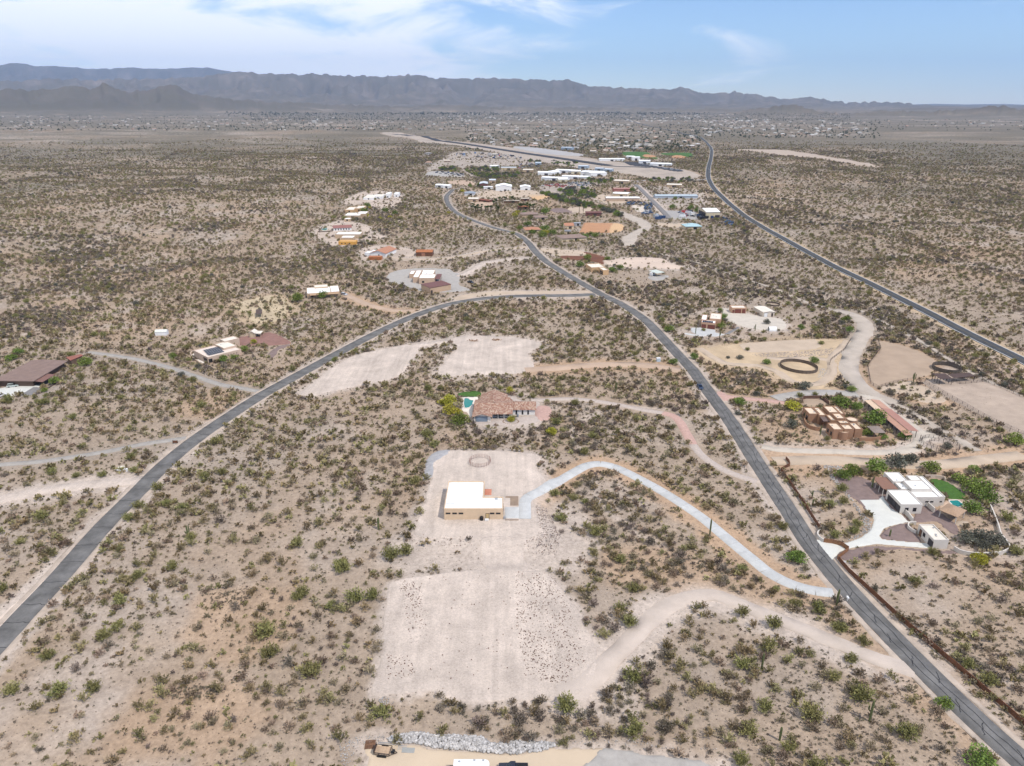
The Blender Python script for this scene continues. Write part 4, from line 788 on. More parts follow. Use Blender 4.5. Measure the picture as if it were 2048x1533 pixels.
# ---------------------------------------------------------------- the houses
# flat white-roofed house on the middle pad
TANST = stucco('tan_stucco', (.62, .465, .315))
g0 = House('stucco_house', 'tan stucco house with bright white flat roof on the bare middle pad', 'house', base_px=(947, 1040), rot=0., A=(887.9, 1017.3), h=3.9)
r1 = g0.rect(*cQ(450,703, 1055,705, 470,583), 3.9); ru_ = g0.rect(*cQ(450,703, 850,703, 497,424), 3.9); um = r1[0] + (r1[1]-r1[0])*.655
Lout = [(r1[0], r1[2]), (r1[1], r1[2]), (r1[1], r1[3]), (um, r1[3]), (um, ru_[3]), (r1[0], ru_[3])]; pt = .25
Lin = [(r1[0]+pt, r1[2]+pt), (r1[1]-pt, r1[2]+pt), (r1[1]-pt, r1[3]-pt), (um-pt, r1[3]-pt), (um-pt, ru_[3]-pt), (r1[0]+pt, ru_[3]-pt)]
v = [(*p_, -.8) for p_ in Lout] + [(*p_, 3.9) for p_ in Lout] + [(*p_, 3.9) for p_ in Lin] + [(*p_, 3.5) for p_ in Lin]
g0.part('wall', MB().add(v, [f_ for k in range(6) for f_ in ((k, (k+1) % 6, 6+(k+1) % 6, 6+k), (6+k, 6+(k+1) % 6, 12+(k+1) % 6, 12+k), (12+k, 12+(k+1) % 6, 18+(k+1) % 6, 18+k))]), TANST)
g0.part('roof', MB().prism(Lin, 3.4, 3.58), WHITEROOF); g0.reg(r1); g0.reg((r1[0], um, r1[3], ru_[3])); r2 = (r1[0], um, r1[3], ru_[3])
W_ = r1[1]-r1[0]
for t in (.067, .178, .285, .815, .918): g0.op('window', 'F', W_*t, 2.0, 1.25, .42, r1)
g0.op('door', 'F', W_*.735, 0.05, .95, 2.1, r1, mat('tan_door', (.5, .36, .18)))
g0.op('window', 'R', 2.2, 1.0, 1.2, 1.2, r1); g0.op('door', 'R', 5.0, .05, 1.1, 2.2, r1); g0.op('window', 'R', 1.6, 1.2, 1.2, 1.0, r2)
for t in (.855,): q = MB(); q.box(W_*t, W_*t+.9, r1[3]-1.3, r1[3]-.7, 3.5, 4.0); q.build('roof_unit', STEEL, g0.root)
q = MB(); q.box(.5, 2.8, 3.2, 3.4, 3.6, 3.75); q.build('roof_curb', mat('grey_curb', (.5, .5, .5)), g0.root)
q = MB(); q.box(W_+.15, W_+.8, -.1, .6, -.3, .95); q.build('air_conditioner', STEEL, g0.root)
q = MB(); 
for k in range(5): q.box(r1[1]+.1, r1[1]+.9, 3.4+k*.4, 3.7+k*.4, .02, .3)


# things by the front wall
p = at((963.2, 1041)); tk = empty('water_tank', (p.x, p.y, p.z)); tag(tk, 'black round tank by the front wall of the white-roofed house', 'tank')
mb = MB(); mb.cyl(0, 0, -.2, 1.15, .55, .55, 20); mb.cyl(0, 0, 1.15, 1.35, .55, .25, 20); mb.build('tank_body', BLACK, tk); MB().cyl(0, 0, 1.35, 1.43, .2, .2, 12).build('lid', BLACK, tk)
p = at((973.6, 1041.5)); tk = empty('utility_box', p); tag(tk, 'low white box beside the black tank', 'box'); MB().box(-.55, .55, -.3, .3, -.2, .45).build('cabinet', WHITEMETAL, tk); MB().box(-.6, .6, -.35, .35, .45, .52).build('lid', WHITEMETAL, tk)
# round pen of pipe panels
PENM = mat('reddish_pipe', (.26, .14, .115), .6, .2)
fence('round_pen', 'small round pen of reddish pipe panels on the middle pad', None, 1.6, PENM, spacing=1.05, rails=4, rail_w=.05, post_w=.07, closed=True, world_pts=ring(cQ(820,236)[0], 3.75, 3.75, 12), cat='animal pen')
# tile-roofed house
TILE = tile_mat('clay_tile', [(.225,.128,.09),(.27,.165,.118),(.21,.112,.078),(.32,.225,.17),(.245,.143,.098),(.185,.098,.07),(.35,.26,.20)], .42, .55, 'u')
TILEV = tile_mat('clay_tile_v', [(.225,.128,.09),(.27,.165,.118),(.21,.112,.078),(.32,.225,.17),(.245,.143,.098),(.185,.098,.07),(.35,.26,.20)], .55, .42, 'v')
WHST = stucco('white_stucco', (.72, .69, .64)); BLUEGR = mat('blue_grey_panel', (.20, .25, .31), .7, .05)
g1 = House('tile_house', 'ranch house with terracotta tile roofs beside a green pool', 'house', base_px=cC(265, 830)[0], rot=0.)
fw = g1.gable((.4, 7.0, .6, 6.4), 2.6, 1.15, WHST, TILEV, 'v', .75)
g1.op('garage_door', 'F', 3.0, .05, 4.6, 2.35, fw, BLUEGR)
mb = MB(); gable_wall(mb, .6, 15.4, 5.0, 17.2, 2.5, 1.6, 'u', 10.0); mb.build('wall', WHST, g1.root); mb = MB(); gable_roof(mb, .6, 15.4, 3.2, 17.2, 2.55, 1.75, .5, 'u', 10.0); mb.build('roof', TILE, g1.root); g1.reg((.3, 15.6, 3, 17.5))
mr_ = (.6, 15.4, 5.0, 17.2)
for t in (8.2, 10.6, 13.2): g1.op('window', 'F', t, .9, 1.2, 1.2, mr_)
g1.op('door', 'F', 9.4, .05, 1.0, 2.1, mr_)
for t in (7.6, 10.0, 12.4, 15.0): q = MB(); q.box(t-.1, t+.1, 3.2, 3.4, -.5, 2.55); q.build('post', WHST, g1.root)
rw_ = g1.gable((15.8, 25.0, 7.4, 15.4), 2.62, 1.5, WHST, TILE, 'u', .5)
for t in (1.6, 4.1, 6.4): g1.op('window', 'F', t, .4, .55, 1.7, rw_)
bw = g1.gable((3.0, 13.2, 11.0, 23.0), 2.64, 1.95, WHST, TILEV, 'v', .55)
pr = g1.hip((11.4, 14.6, 16.9, 19.8), 2.5, .8, WHST, TILE, .4, posts=True)
q = MB(); q.cyl(17.9, 5.4, -.3, 1.4, .45, .45, 14); q.cyl(17.9, 5.4, 1.4, 1.7, .45, .15, 14); q.build('water_softener', mat('grey_tank', (.22, .23, .25)), g1.root)
def pool(name, label, px, deck_h=.12):
    w = catmull(ats(px), True, .8); o = empty(name, (w[:, 0].mean(), w[:, 1].mean(), G(w[:, 0].mean(), w[:, 1].mean()))); tag(o, label, 'pool'); L = o.location
    loc = [(p_[0]-L.x, p_[1]-L.y) for p_ in w]; MB().prism(loc, -.6, off(math.hypot(L.x, L.y), .11)+.05).build('water', WATER, o)
    mb = MB(); n = len(loc); c = np.array(loc).mean(0); zt = off(math.hypot(L.x, L.y), .11) + .14
    v = []
    for p_ in loc:
        d = (np.array(p_)-c); d = d/np.linalg.norm(d); v += [(p_[0], p_[1], zt-.4), (p_[0], p_[1], zt), (p_[0]+d[0]*.4, p_[1]+d[1]*.4, zt), (p_[0]+d[0]*.4, p_[1]+d[1]*.4, zt-.4)]
    mb.add(v, [(i*4+k, i*4+k+1, ((i+1) % n)*4+k+1, ((i+1) % n)*4+k) for i in range(n) for k in range(3)]); mb.build('coping', DECK, o); return o
pool('swimming_pool', 'kidney-shaped green pool beside the tile-roofed house', cC(95,342, 165,342, 205,372, 272,385, 262,420, 245,470, 175,530, 100,535))
for k, (a, b) in enumerate(((105, 312), (245, 312))):
    p = at(cC(a, b)[0]); o = empty('pool_bench', p); tag(o, ('longer' if k == 0 else 'shorter') + ' dark bench on the pool deck between lawn and pool', 'bench'); q = MB(); ln = .8 if k == 0 else .7; q.box(-ln, ln, -.2, .2, .4, .48); q.build('seat', BLACK, o)
    for sx in (-.6, .6): MB().box(sx-.04, sx+.04, -.15, .15, -.1, .4).build('leg', BLACK, o)
# planter of stones before the tile house
o = empty('stone_planter', at(cC(1040, 820)[0])); tag(o, 'ring of brown stones round a shrub before the tile house', 'planter')
PLANTER_C = at(cC(1040, 810)[0])
# adobe house
ADOBE = stucco('adobe_stucco', (.315, .18, .11)); ADOBE_T = stucco('adobe_light', (.37, .235, .16)); ADROOF = mat('adobe_roof', (.66, .53, .40), .9, .08, .5, detail=7)
g2 = House('adobe_house', 'brown adobe house of stepped flat-roofed blocks on the right', 'house', base_px=cB(640, 780)[0], rot=0., A=cB(640, 652)[0], h=4.0)
for pts, h in ((cB(235,392, 410,392, 130,285), 4.0), (cB(400,416, 522,416, 300,285), 4.04), (cB(570,375, 725,365, 420,262), 4.6), (cB(740,378, 840,405, 640,262), 3.7), (cB(690,470, 830,465, 590,380), 4.85), (cB(600,502, 680,498, 530,405), 4.1), (cB(740,548, 905,545, 690,497), 4.5), (cB(640,652, 795,646, 480,540), 4.15), (cB(815,645, 970,640, 755,565), 4.35), (cB(990,645, 1112,641, 905,535), 3.8)):
    r_ = g2.flat(pts, h, ADOBE, ADROOF, vents=random.choice((1, 2)))
    if pts[0] in (cB(235,392)[0], cB(640,652)[0]):
        for t in (1.6, 4.4): g2.op('window', 'L', t, 1.0, 1.2, 1.4, r_)
for c_, rr_, h in (((778, 735), 1.9, 3.3), ((935, 480), 2.1, 3.75)):
    u_, v_ = g2.loc(cB(*c_)[0], 1.6 if h < 3.5 else 3.7); mb = MB(); n = 24
    ring_ = [(u_+rr_*math.cos(2*math.pi*k/n), v_+rr_*math.sin(2*math.pi*k/n)) for k in range(n)]; mb.prism(ring_, -.8, h-.3); mb.build('wall', ADOBE, g2.root)
    v = [(a, b, z) for z, s_ in ((h-.3, 1), (h, 1), (h, .88), (h-.3, .88)) for a, b in [(u_+(x_-u_)*s_, v_+(y_-v_)*s_) for x_, y_ in ring_]]
    MB().add(v, [(j*n+k, j*n+(k+1) % n, (j+1)*n+(k+1) % n, (j+1)*n+k) for j in range(3) for k in range(n)]).build('parapet', ADOBE_T, g2.root); MB().cyl(u_, v_, h-.29, h-.2, rr_*.87, n=24).build('roof', ADROOF, g2.root)
r_ = g2.rect(*cB(470,520, 590,515, 400,440), 3.0); g2.shed((r_[0], r_[1], r_[2], r_[3]), 2.9, 3.4, mat('brown_metal_roof', (.15, .11, .095), .6, .1), WOOD)
g2.reg((-6, 14, -1, 12))
wall_run('garden_wall', 'curved brown garden wall at the near left of the adobe house', cB(140,500, 165,570, 230,635, 330,668, 412,676), 1.5, ADOBE)
wall_run('courtyard_wall', 'brown courtyard wall below the ramada of the adobe house', cB(935,835, 1090,842, 1230,840, 1340,832, 1440,800, 1490,750), 1.5, ADOBE)
wall_run('court_wall', 'dark wall round the brown court behind the adobe house', cB(118,215, 128,150, 270,146, 420,143, 480,185, 548,242), 1.4, mat('dark_adobe', (.13, .075, .055)), smooth=False)
gr = House('ramada', 'ramada with grey hipped shingle roof behind the adobe courtyard', 'ramada', base_px=cB(1380, 760)[0], A=cB(1292, 697)[0], h=2.6, rot=0.)
gr.hip(gr.rect(*cB(1292,697, 1478,712, 1255,605), 2.6), 2.6, .7, WOOD, mat('grey_shingle', (.24, .19, .165), .9, .2, 3, .02), .3, posts=True)
PINKR = mat('pink_metal_roof', (.44, .255, .18), .7, .08, .3); PINKR2 = mat('red_metal_roof', (.36, .19, .145), .7, .08, .3); PALER = mat('pale_metal_roof', (.62, .46, .33), .7, .06)
gb = House('long_barn', 'long double shade barn with pink metal roofs beside the adobe house', 'barn', base_px=cB(1900, 790)[0], A=cB(1820, 750)[0], h=2.8, rot=None, B=cB(1925, 745)[0])
gb.rot = 0; gb.root.rotation_euler = (0, 0, 0); gb.u = Vector((1, 0, 0)); gb.v = Vector((0, 1, 0))
ra = gb.rect(*cB(1820,750, 1925,745, 1045,175), 2.8); L_ = ra[3]-ra[2]
def slab(hs, r, zl, zr, m, name='roof'):
    u0, u1, v0, v1 = r; t = .1; v = [(u0,v0,zl),(u1,v0,zr),(u1,v1,zr),(u0,v1,zl)]; hs.part(name, MB().add(v + [(a, b, c+t) for a, b, c in v], [(4,5,6,7),(3,2,1,0),(0,1,5,4),(1,2,6,5),(2,3,7,6),(3,0,4,7)]), m)
slab(gb, (ra[0], ra[1], ra[2], ra[2]+L_*.72), 2.7, 3.1, PINKR); slab(gb, (ra[0], ra[1], ra[2]+L_*.723, ra[3]), 2.7, 3.1, PALER)
slab(gb, (ra[1]-.1, ra[1]+4.0, ra[2]+3.2, ra[2]+L_*.72), 3.35, 2.9, PINKR2); slab(gb, (ra[1]-.1, ra[1]+3.6, ra[2]+L_*.723, ra[3]), 3.35, 2.9, PINKR)
for k in range(11):
    b = ra[2] + .3 + (L_-.6)*k/10
    for a, hh in ((ra[0]+.2, 2.7), (ra[1]-.2, 3.0), (ra[1]+3.4, 2.95)): gb.part('post', MB().box(a-.08, a+.08, b-.08, b+.08, -.5, hh), DARKSTEEL)
gb.reg((ra[0], ra[1]+4.2, ra[2], ra[3]))
# white house with three garages
WST = stucco('grey_white_stucco', (.58, .535, .48)); WROOF = WHITEROOF; BRNROOF = mat('brown_tile_roof', (.225, .125, .09), .9, .12, 2, .02)
g3 = House('garage_house', 'white-roofed stucco house with three garage doors and a pool behind', 'house', base_px=cA(505, 830)[0], rot=0., A=cA(540, 680)[0], h=3.4)
ga = g3.flat(cA(540,680, 895,668, 340,425), 3.4, WST, WROOF)
g3.flat(cA(790,556, 1195,545, 680,432), 3.36, WST, WROOF)
bl = g3.rects[-1]
g3.flat(cA(715,412, 1060,408, 580,262), 4.2, WST, WROOF, vents=1); g3.flat(cA(415,300, 640,265, 262,124), 3.7, WST, WROOF, vents=1); g3.flat(cA(540,415, 705,410, 462,290), 3.3, WST, WROOF, vents=1)
g3.flat(cA(700,262, 900,258, 630,180), 3.45, WST, WROOF); g3.flat(cA(1175,545, 1282,538, 880,190), 3.25, WST, WROOF)
rr_ = g3.rect(*cA(335,415, 490,410, 160,215), 2.9); g3.shed((ga[0]-.5, g3.rects[3][0]-.05, rr_[2], rr_[3]), 2.75, 2.85, BRNROOF, WST, n=3)
DG = mat('dark_garage_door', (.045, .04, .045), .6, .1)
Lg = ga[3]-ga[2]
for k in range(3): g3.op('garage_door', 'L', Lg*(.17+.27*k), .05, 2.7, 2.35, ga, DG)
for t in (.3, .67): g3.op('window', 'F', (ga[1]-ga[0])*t, .95, .95, 1.15, ga)
for t, w in ((2.6, .9), (4.1, .9), (7.0, .6)): g3.op('window', 'F', (bl[1]-bl[0])*.35+t-1.5, 1.5, w, .35, bl)
g4 = House('guest_house', 'small stucco guest house with cream flat roof by dark trees', 'house', base_px=cA(1065, 1425)[0], rot=0., A=cA(1095, 1280)[0], h=3.1)
gc = g4.flat(cA(1095,1282, 1345,1276, 848,1012), 3.1, WST, CREAMROOF, vents=3); Lc = gc[3]-gc[2]
g4.op('garage_door', 'L', Lc*.14, .05, 2.2, 2.2, gc, DG); g4.op('window', 'L', Lc*.58, 1.1, 1.0, 1.1, gc); g4.op('door', 'L', Lc*.8, .05, 1.0, 2.1, gc, WOOD)
THATCH = mat('thatch_brown', (.36, .245, .165), .95, .15, 3, .03)
g5 = House('gazebo', 'gazebo with brown hipped roof beside the pool of the garage house', 'gazebo', base_px=cA(1330, 900)[0], A=cA(1195, 775)[0], B=cA(1480, 890)[0], h=2.5)
rg = g5.rect(*cA(1195,775, 1480,890, 1290,650), 2.5); g5.hip(rg, 2.5, 1.2, WST, THATCH, .3, posts=True)
pool('swimming_pool', 'teal rectangular pool behind the gazebo of the garage house', cA(1350,625, 1420,620, 1490,620, 1540,660, 1590,695, 1520,720, 1440,742, 1395,680))
wall_run('garden_wall', 'low curved pale wall at the guest house entrance', cA(775,1022, 700,1020, 650,1040, 640,1080, 670,1120, 720,1155, 778,1180), 1.15, WST)
wall_run('boundary_wall', 'curved pale boundary wall round the dark trees', c2(1470,985, 1520,1015, 1620,1035, 1750,1037, 1860,1025, 1912,1000, 1920,970, 1890,925, 1855,880, 1830,800, 1800,720, 1765,640), 1.3, WST)
wall_run('patio_wall', 'short dark-faced wall between garage and guest house', cA(590,835, 650,890, 720,985), 1.5, WST, smooth=False)
wall_run('patio_wall', 'short stepped wall in front of the gazebo', cA(975,720, 1030,770, 1085,820), 1.7, WST, smooth=False)
wall_run('patio_wall', 'low pale wall along the lawn behind the garage house', cA(930,225, 1100,228, 1250,250, 1280,290), 1.2, stucco('pink_block', (.55, .44, .36)), smooth=False)
# brown-roofed house at the left edge
BROWNR = mat('brown_gravel_roof', (.215, .150, .125), .95, .15, .35, .02, detail=9); BRWALL = stucco('dark_brown_wall', (.16, .105, .075)); TRED = mat('red_brown_metal', (.26, .095, .065), .7, .1)
g6 = House('lodge_house', 'low wide house with brown gravel roof at the left edge', 'house', base_px=cD(690, 830)[0], A=cD(690, 740)[0], h=3.2, rot=0.)
g6.poly(cD(-620,700, 0,655, 640,318, 860,298, 1390,325, 690,742, -620,725), 3.2, BROWNR, BRWALL, .32, 1.3)
g6.poly(cD(1345,255, 1650,190, 1705,212, 1440,322), 3.0, TRED, BRWALL, .2, .4); g6.poly(cD(705,745, 985,590, 1132,612, 868,762), 2.75, mat('porch_roof', (.19, .10, .08), .8, .1), None, .15)
for c_ in ((1125, 690), (870, 840), (1000, 770)):
    u_, v_ = g6.loc(cD(*c_)[0], 0.); g6.part('post', MB().box(u_-.12, u_+.12, v_-.12, v_+.12, -.6, 2.62), WOOD)
for c_ in ((560, 800), (700, 810), (30, 770)):
    u_, v_ = g6.loc(cD(*c_)[0], .6); g6.part('pier', MB().box(u_-.5, u_+.5, v_-.3, v_+.5, -.9, 2.86), stucco('tan_pier', (.42, .31, .21)))
wall_run('retaining_wall', 'dark stone edge wall below the brown-roofed house', cD(680,1050, 830,990, 1000,890, 1200,760, 1420,600, 1640,500), .5, mat('dark_stone', (.12, .095, .08), .9, .3, 2), smooth=True)
# solar house
PINKST = stucco('pink_tan_stucco', (.53, .40, .305)); SOLARM = mat('solar_cell', (.008, .012, .03), .15, .1, spec=.6)
g7 = House('solar_house', 'pinkish adobe house with solar panels on its flat roof', 'house', base_px=cE(470, 590)[0], A=cE(370, 535)[0], B=cE(920, 398)[0], h=3.6)
ra7 = g7.flat(cE(370,535, 920,398, 235,392), 3.6, PINKST, mat('pale_pink_roof', (.66, .56, .48), .9, .05, .5), vents=1)
g7.flat(cE(630,385, 850,335, 570,290), 4.3, PINKST, CREAMROOF, vents=1); g7.flat(cE(650,275, 882,215, 600,225), 4.6, PINKST, CREAMROOF)
Lw = ra7[1]-ra7[0]
for k in range(7): g7.op('window', 'F', Lw*(.34+.085*k), 2.0, .3, .35, ra7)
g7.op('window', 'F', Lw*.07, .6, 1.8, 1.9, ra7); g7.op('window', 'L', 3, .5, 4.0, 2.2, ra7)
ps = MB(); ps.add([(-.52,-.8,-.13),(.52,-.8,-.13),(.52,.8,.15),(-.52,.8,.15),(-.52,-.8,-.09),(.52,-.8,-.09),(.52,.8,.19),(-.52,.8,.19)], [(4,5,6,7),(3,2,1,0),(0,1,5,4),(1,2,6,5),(2,3,7,6),(3,0,4,7)]); psm = ps.mesh('solar_panel', SOLARM)
u_a, v_a = g7.loc(cE(300, 415)[0], 3.7); u_b, v_b = g7.loc(cE(555, 355)[0], 3.7); u_c, v_c = g7.loc(cE(380, 500)[0], 3.7)
for i in range(7):
    for j in range(3):
        a = u_a + (u_b-u_a)*(i+.5)/7 + (u_c-u_a)*(j+.5)/3; b = v_a + (v_b-v_a)*(i+.5)/7 + (v_c-v_a)*(j+.5)/3
        o = mesh_obj('solar_panel', psm, g7.root, (a, b, 3.62)); o.scale = (abs(u_b-u_a)/7/1.04*.86, abs(v_c-v_a)/3/1.6*.97, 1)
wall_run('patio_wall', 'low curved wall round the patio of the solar house', cE(225,425, 140,445, 98,490, 130,560, 190,600, 255,650), .9, PINKST)
YST = stucco('yellow_tan_stucco', (.60, .485, .33))
gs = House('garden_shed', 'pale yellow gabled shed behind the solar house', 'shed', base_px=cE(1045, 195)[0], A=cE(1045, 140)[0], h=2.8, rot=0.)
rs = gs.rect(*cE(1045,140, 1138,135, 970,95), 2.8); gs.gable(rs, 2.8, 1.0, YST, CREAMROOF, 'v', .25); gs.op('garage_door', 'F', (rs[1]-rs[0])/2, .05, 2.2, 2.3, rs, YST)
gs.shed((rs[1]+.1, rs[1]+3.4, rs[2]+.3, rs[2]+4.5), 2.4, 2.6, CREAMROOF, YST, n=1)
# flat-roofed tan house further up
T2 = stucco('desert_tan', (.50, .37, .25)); g8 = House('flat_roof_house', 'tan flat-roofed house with white roof panels beside a dark round tree', 'house', base_px=cF(210, 380)[0], A=cF(215, 345)[0], B=cF(470, 328)[0], h=3.4)
r_ = g8.flat(cF(225,345, 470,330, 120,292), 3.4, T2, WHITEROOF, vents=1); g8.flat(cF(470,328, 560,322, 365,272), 3.7, T2, WHITEROOF, vents=1); g8.flat(cF(300,285, 440,275, 260,258), 3.9, T2, CREAMROOF)
rp = (r_[0]+1.5, r_[1]+5, r_[2]-3.2, r_[2]-.02); g8.shed(rp, 2.6, 3.2, mat('tan_tile', (.40, .27, .17), .9, .12, 3), T2, n=1)
for t in (3, 7, 11): g8.op('window', 'F', t, .8, 1.6, 1.4, r_)
# grey gravel compound: house and barn
T3 = stucco('warm_tan_stucco', (.52, .375, .27)); MAR = mat('maroon_metal', (.15, .065, .055), .6, .1)
g9 = House('compound_house', 'tan house of white-roofed blocks on the grey gravel yard', 'house', base_px=cF(1368, 235)[0], A=cF(1368, 187)[0], h=4.4, rot=0.)
for pts, h in ((cF(1368,187, 1530,185, 1385,146), 4.4), (cF(1307,178, 1366,176, 1340,106), 4.3), (cF(1392,144, 1520,143, 1402,103), 4.0), (cF(1270,146, 1318,142, 1282,110), 3.6)): g9.flat(pts, h, T3, WHITEROOF, vents=1)
rb = g9.rects[0]; g9.shed((rb[1]+.1, rb[1]+3.6, rb[2]+2, rb[3]+5), 3.0, 3.2, MAR, WOOD); g9.op('window', 'F', 3, 1, 1.5, 1.2, rb)
g10 = House('metal_barn', 'tan barn with maroon sloping roof before the white-roofed compound', 'barn', base_px=cF(1488, 348)[0], A=cF(1485, 290)[0], B=cF(1705, 252)[0], h=4.0)
rb = g10.rect(*cF(1485,290, 1705,252, 1412,250), 4.0); g10.shed(rb, 4.0, 4.3, MAR, None, stucco('barn_tan', (.48, .34, .23))); g10.op('door', 'F', 1.2, .05, 1.1, 2.2, rb)
# ridge-side houses
ORST = stucco('orange_stucco', (.62, .33, .08)); OFFW = stucco('off_white_stucco', (.78, .77, .75)); CLAYR = mat('clay_roof', (.40, .195, .12), .85, .12, 2, .02); BRR = mat('red_brown_roof', (.26, .125, .105), .85, .1, 2, .02)
g11 = House('white_gable_house', 'white house with clay-coloured gable roof above a rusty container', 'house', base_px=cG(960, 975)[0], A=cG(758, 928)[0], B=cG(962, 940)[0], h=3.4)
r_ = g11.rect(*cG(758,928, 962,940, 890,862), 3.4); g11.gable(r_, 3.4, 2.0, OFFW, CLAYR, 'v', .5); g11.op('window', 'F', (r_[1]-r_[0])*.55, 1.2, .9, 1.2, r_)
g11.flat(None, 3.2, OFFW, WHITEROOF, r=(r_[0]-5.5, r_[0]-.05, r_[2]+.5, r_[2]+7)); g11.flat(None, 3.6, OFFW, WHITEROOF, r=(r_[0]-2.5, r_[0]-.06, r_[2]+7.05, r_[2]+12))
gk = House('shipping_container', 'rusty orange container below the white gable house', 'container', base_px=cG(725, 1035)[0], A=cG(725, 990)[0], h=2.6, rot=0.)
RUSTO = mat('rust_orange', (.36, .135, .055), .8, .2, .8); rk = gk.rect(*cG(725,990, 906,988, 728,968), 2.6); mb = MB(); mb.box(rk[0], rk[1], rk[2], rk[3], -.3, 2.6)
for k in range(int((rk[1]-rk[0])/.6)): mb.box(rk[0]+.2+k*.6, rk[0]+.45+k*.6, rk[2]-.06, rk[2]+.01, .1, 2.45)
gk.part('container_body', mb, RUSTO); gk.part('container_roof', MB().box(rk[0]-.02, rk[1]+.02, rk[2]-.02, rk[3]+.02, 2.602, 2.68), RUSTO); gk.reg(rk)
gk = House('rusty_barn', 'long rust-coloured shed with brown front beside the dirt road', 'shed', base_px=cG(1385, 965)[0], A=cG(1378, 922)[0], h=3.2, rot=0.)
rk = gk.rect(*cG(1378,922, 1600,922, 1398,886), 3.2); gk.gable(rk, 3.2, 1.0, mat('brown_metal', (.135, .065, .04), .8, .15), RUSTO, 'u', .3); gk.op('garage_door', 'F', (rk[1]-rk[0])*.45, .05, 3, 2.6, rk, mat('rust_door', (.33, .16, .1)))
go = House('orange_house', 'small orange stucco house below the white flat-roofed house', 'house', base_px=cG(315, 830)[0], A=cG(312, 778)[0], h=3.4, rot=0.)
rk = go.flat(cG(312,780, 560,770, 330,752), 3.4, ORST, mat('orange_roof', (.60, .36, .14), .9, .1)); [go.op('window', 'F', t, 1.2, .8, .9, rk) for t in (3, 6, 10)]
gw = House('flat_white_house', 'tan house with stepped white flat roofs above the orange house', 'house', base_px=cG(350, 755)[0], A=cG(350, 718)[0], h=4.0, rot=0.)
gw.flat(cG(350,720, 520,720, 378,692), 3.6, T2, WHITEROOF); gw.flat(cG(265,682, 620,668, 300,640), 4.2, T2, WHITEROOF, vents=2)
gw = House('brown_roof_house', 'white house with long red-brown gable roof and walled pool', 'house', base_px=cG(265, 630)[0], A=cG(252, 592)[0], B=cG(497, 582)[0], h=3.0)
rk = gw.rect(*cG(252,592, 497,582, 262,550), 3.0); gw.gable((rk[0], rk[1], rk[2], rk[2]+9), 3.0, 1.9, OFFW, BRR, 'u', .5); [gw.op('window', 'F', 2+k*2.6, .8, .9, 1.5, rk) for k in range(6)]
wall_run('pool_wall', 'dark wall round the small blue pool beside the brown-roofed house', cG(245,640, 50,655, 105,578), 1.2, mat('dark_stone', (.12, .095, .08)), smooth=False)
pool('swimming_pool', 'small blue pool inside the dark wall on the ridge', cG(105,600, 165,600, 150,628, 100,626))
for lab, wm, rm, blocks in (
  ('tan house with white roofs among yellow-green trees on the ridge', T2, WHITEROOF, [(cG(385,425, 620,410, 450,380), 3.6), (cG(560,398, 700,388, 590,362), 4.0), (cG(390,470, 485,462, 400,450), 3.0)]),
  ('orange-tan house with pale roofs, highest in the ridge row', stucco('apricot_stucco', (.55, .36, .2)), CREAMROOF, [(cG(395,348, 535,335, 450,300), 3.5), (cG(535,325, 655,318, 540,285), 3.8)]),
  ('low white house with tan roof near the top of the ridge', OFFW, CREAMROOF, [(cG(660,175, 800,178, 690,135), 3.2), (cG(800,160, 915,160, 820,128), 3.4)]),
  ('white two-part house at the far end of the ridge row', OFFW, WHITEROOF, [(cG(965,125, 1015,125, 970,100), 5.5), (cG(1075,120, 1142,118, 1085,102), 5.0)])):
    b0 = blocks[0]; hh = House('ridge_house', lab, 'house', base_px=(b0[0][0][0], b0[0][0][1]+6), A=b0[0][0], h=b0[1], rot=0., group='houses along the ridge')
    for pts, h in blocks: r_ = hh.flat(pts, h, wm, rm); hh.op('window', 'F', (r_[1]-r_[0])*.5, .9, 1.6, 1.4, r_)
# right-hand tan compound
TT = stucco('terra_stucco', (.50, .31, .205)); REDD = mat('red_brown_door', (.17, .055, .04), .7, .1)
g12 = House('terra_house', 'terracotta house with small solar array, left of the round pen', 'house', base_px=cH(330, 675)[0], A=cH(335, 560)[0], B=cH(625, 585)[0], h=3.6)
ra = g12.flat(cH(335,560, 625,585, 345,505), 3.6, TT, WHITEROOF); g12.op('garage_door', 'F', (ra[1]-ra[0])*.2, .05, 2.3, 2.3, ra, REDD); g12.op('garage_door', 'F', (ra[1]-ra[0])*.72, .05, 3.8, 2.3, ra, REDD)
g12.flat(cH(330,512, 445,500, 150,382), 4.0, TT, WHITEROOF); g12.flat(cH(500,497, 740,490, 275,345), 4.6, TT, CREAMROOF, vents=2)
for k in range(5):
    a = ra[0] + 1.2 + k*1.15; o = mesh_obj('solar_panel', psm, g12.root, (a, ra[2]+1.4, 3.62)); o.scale = (1.02, 1.1, 2.2)
g13 = House('terra_garage', 'terracotta garage with two red-brown doors behind the gravel yard', 'garage', base_px=cH(970, 362)[0], A=cH(970, 268)[0], h=3.6, rot=0.)
ra = g13.flat(cH(970,268, 1262,265, 905,215), 3.6, TT, CREAMROOF); W_ = ra[1]-ra[0]
g13.op('door', 'F', W_*.1, .05, 1, 2.1, ra, REDD); g13.op('garage_door', 'F', W_*.42, .05, W_*.42, 2.6, ra, REDD); g13.op('garage_door', 'F', W_*.82, .05, W_*.21, 2.6, ra, REDD)
g14 = House('cream_barn', 'cream barn with low pale roof right of the terracotta garage', 'barn', base_px=cH(1610, 420)[0], A=cH(1610, 362)[0], B=cH(1838, 352)[0], h=2.9)
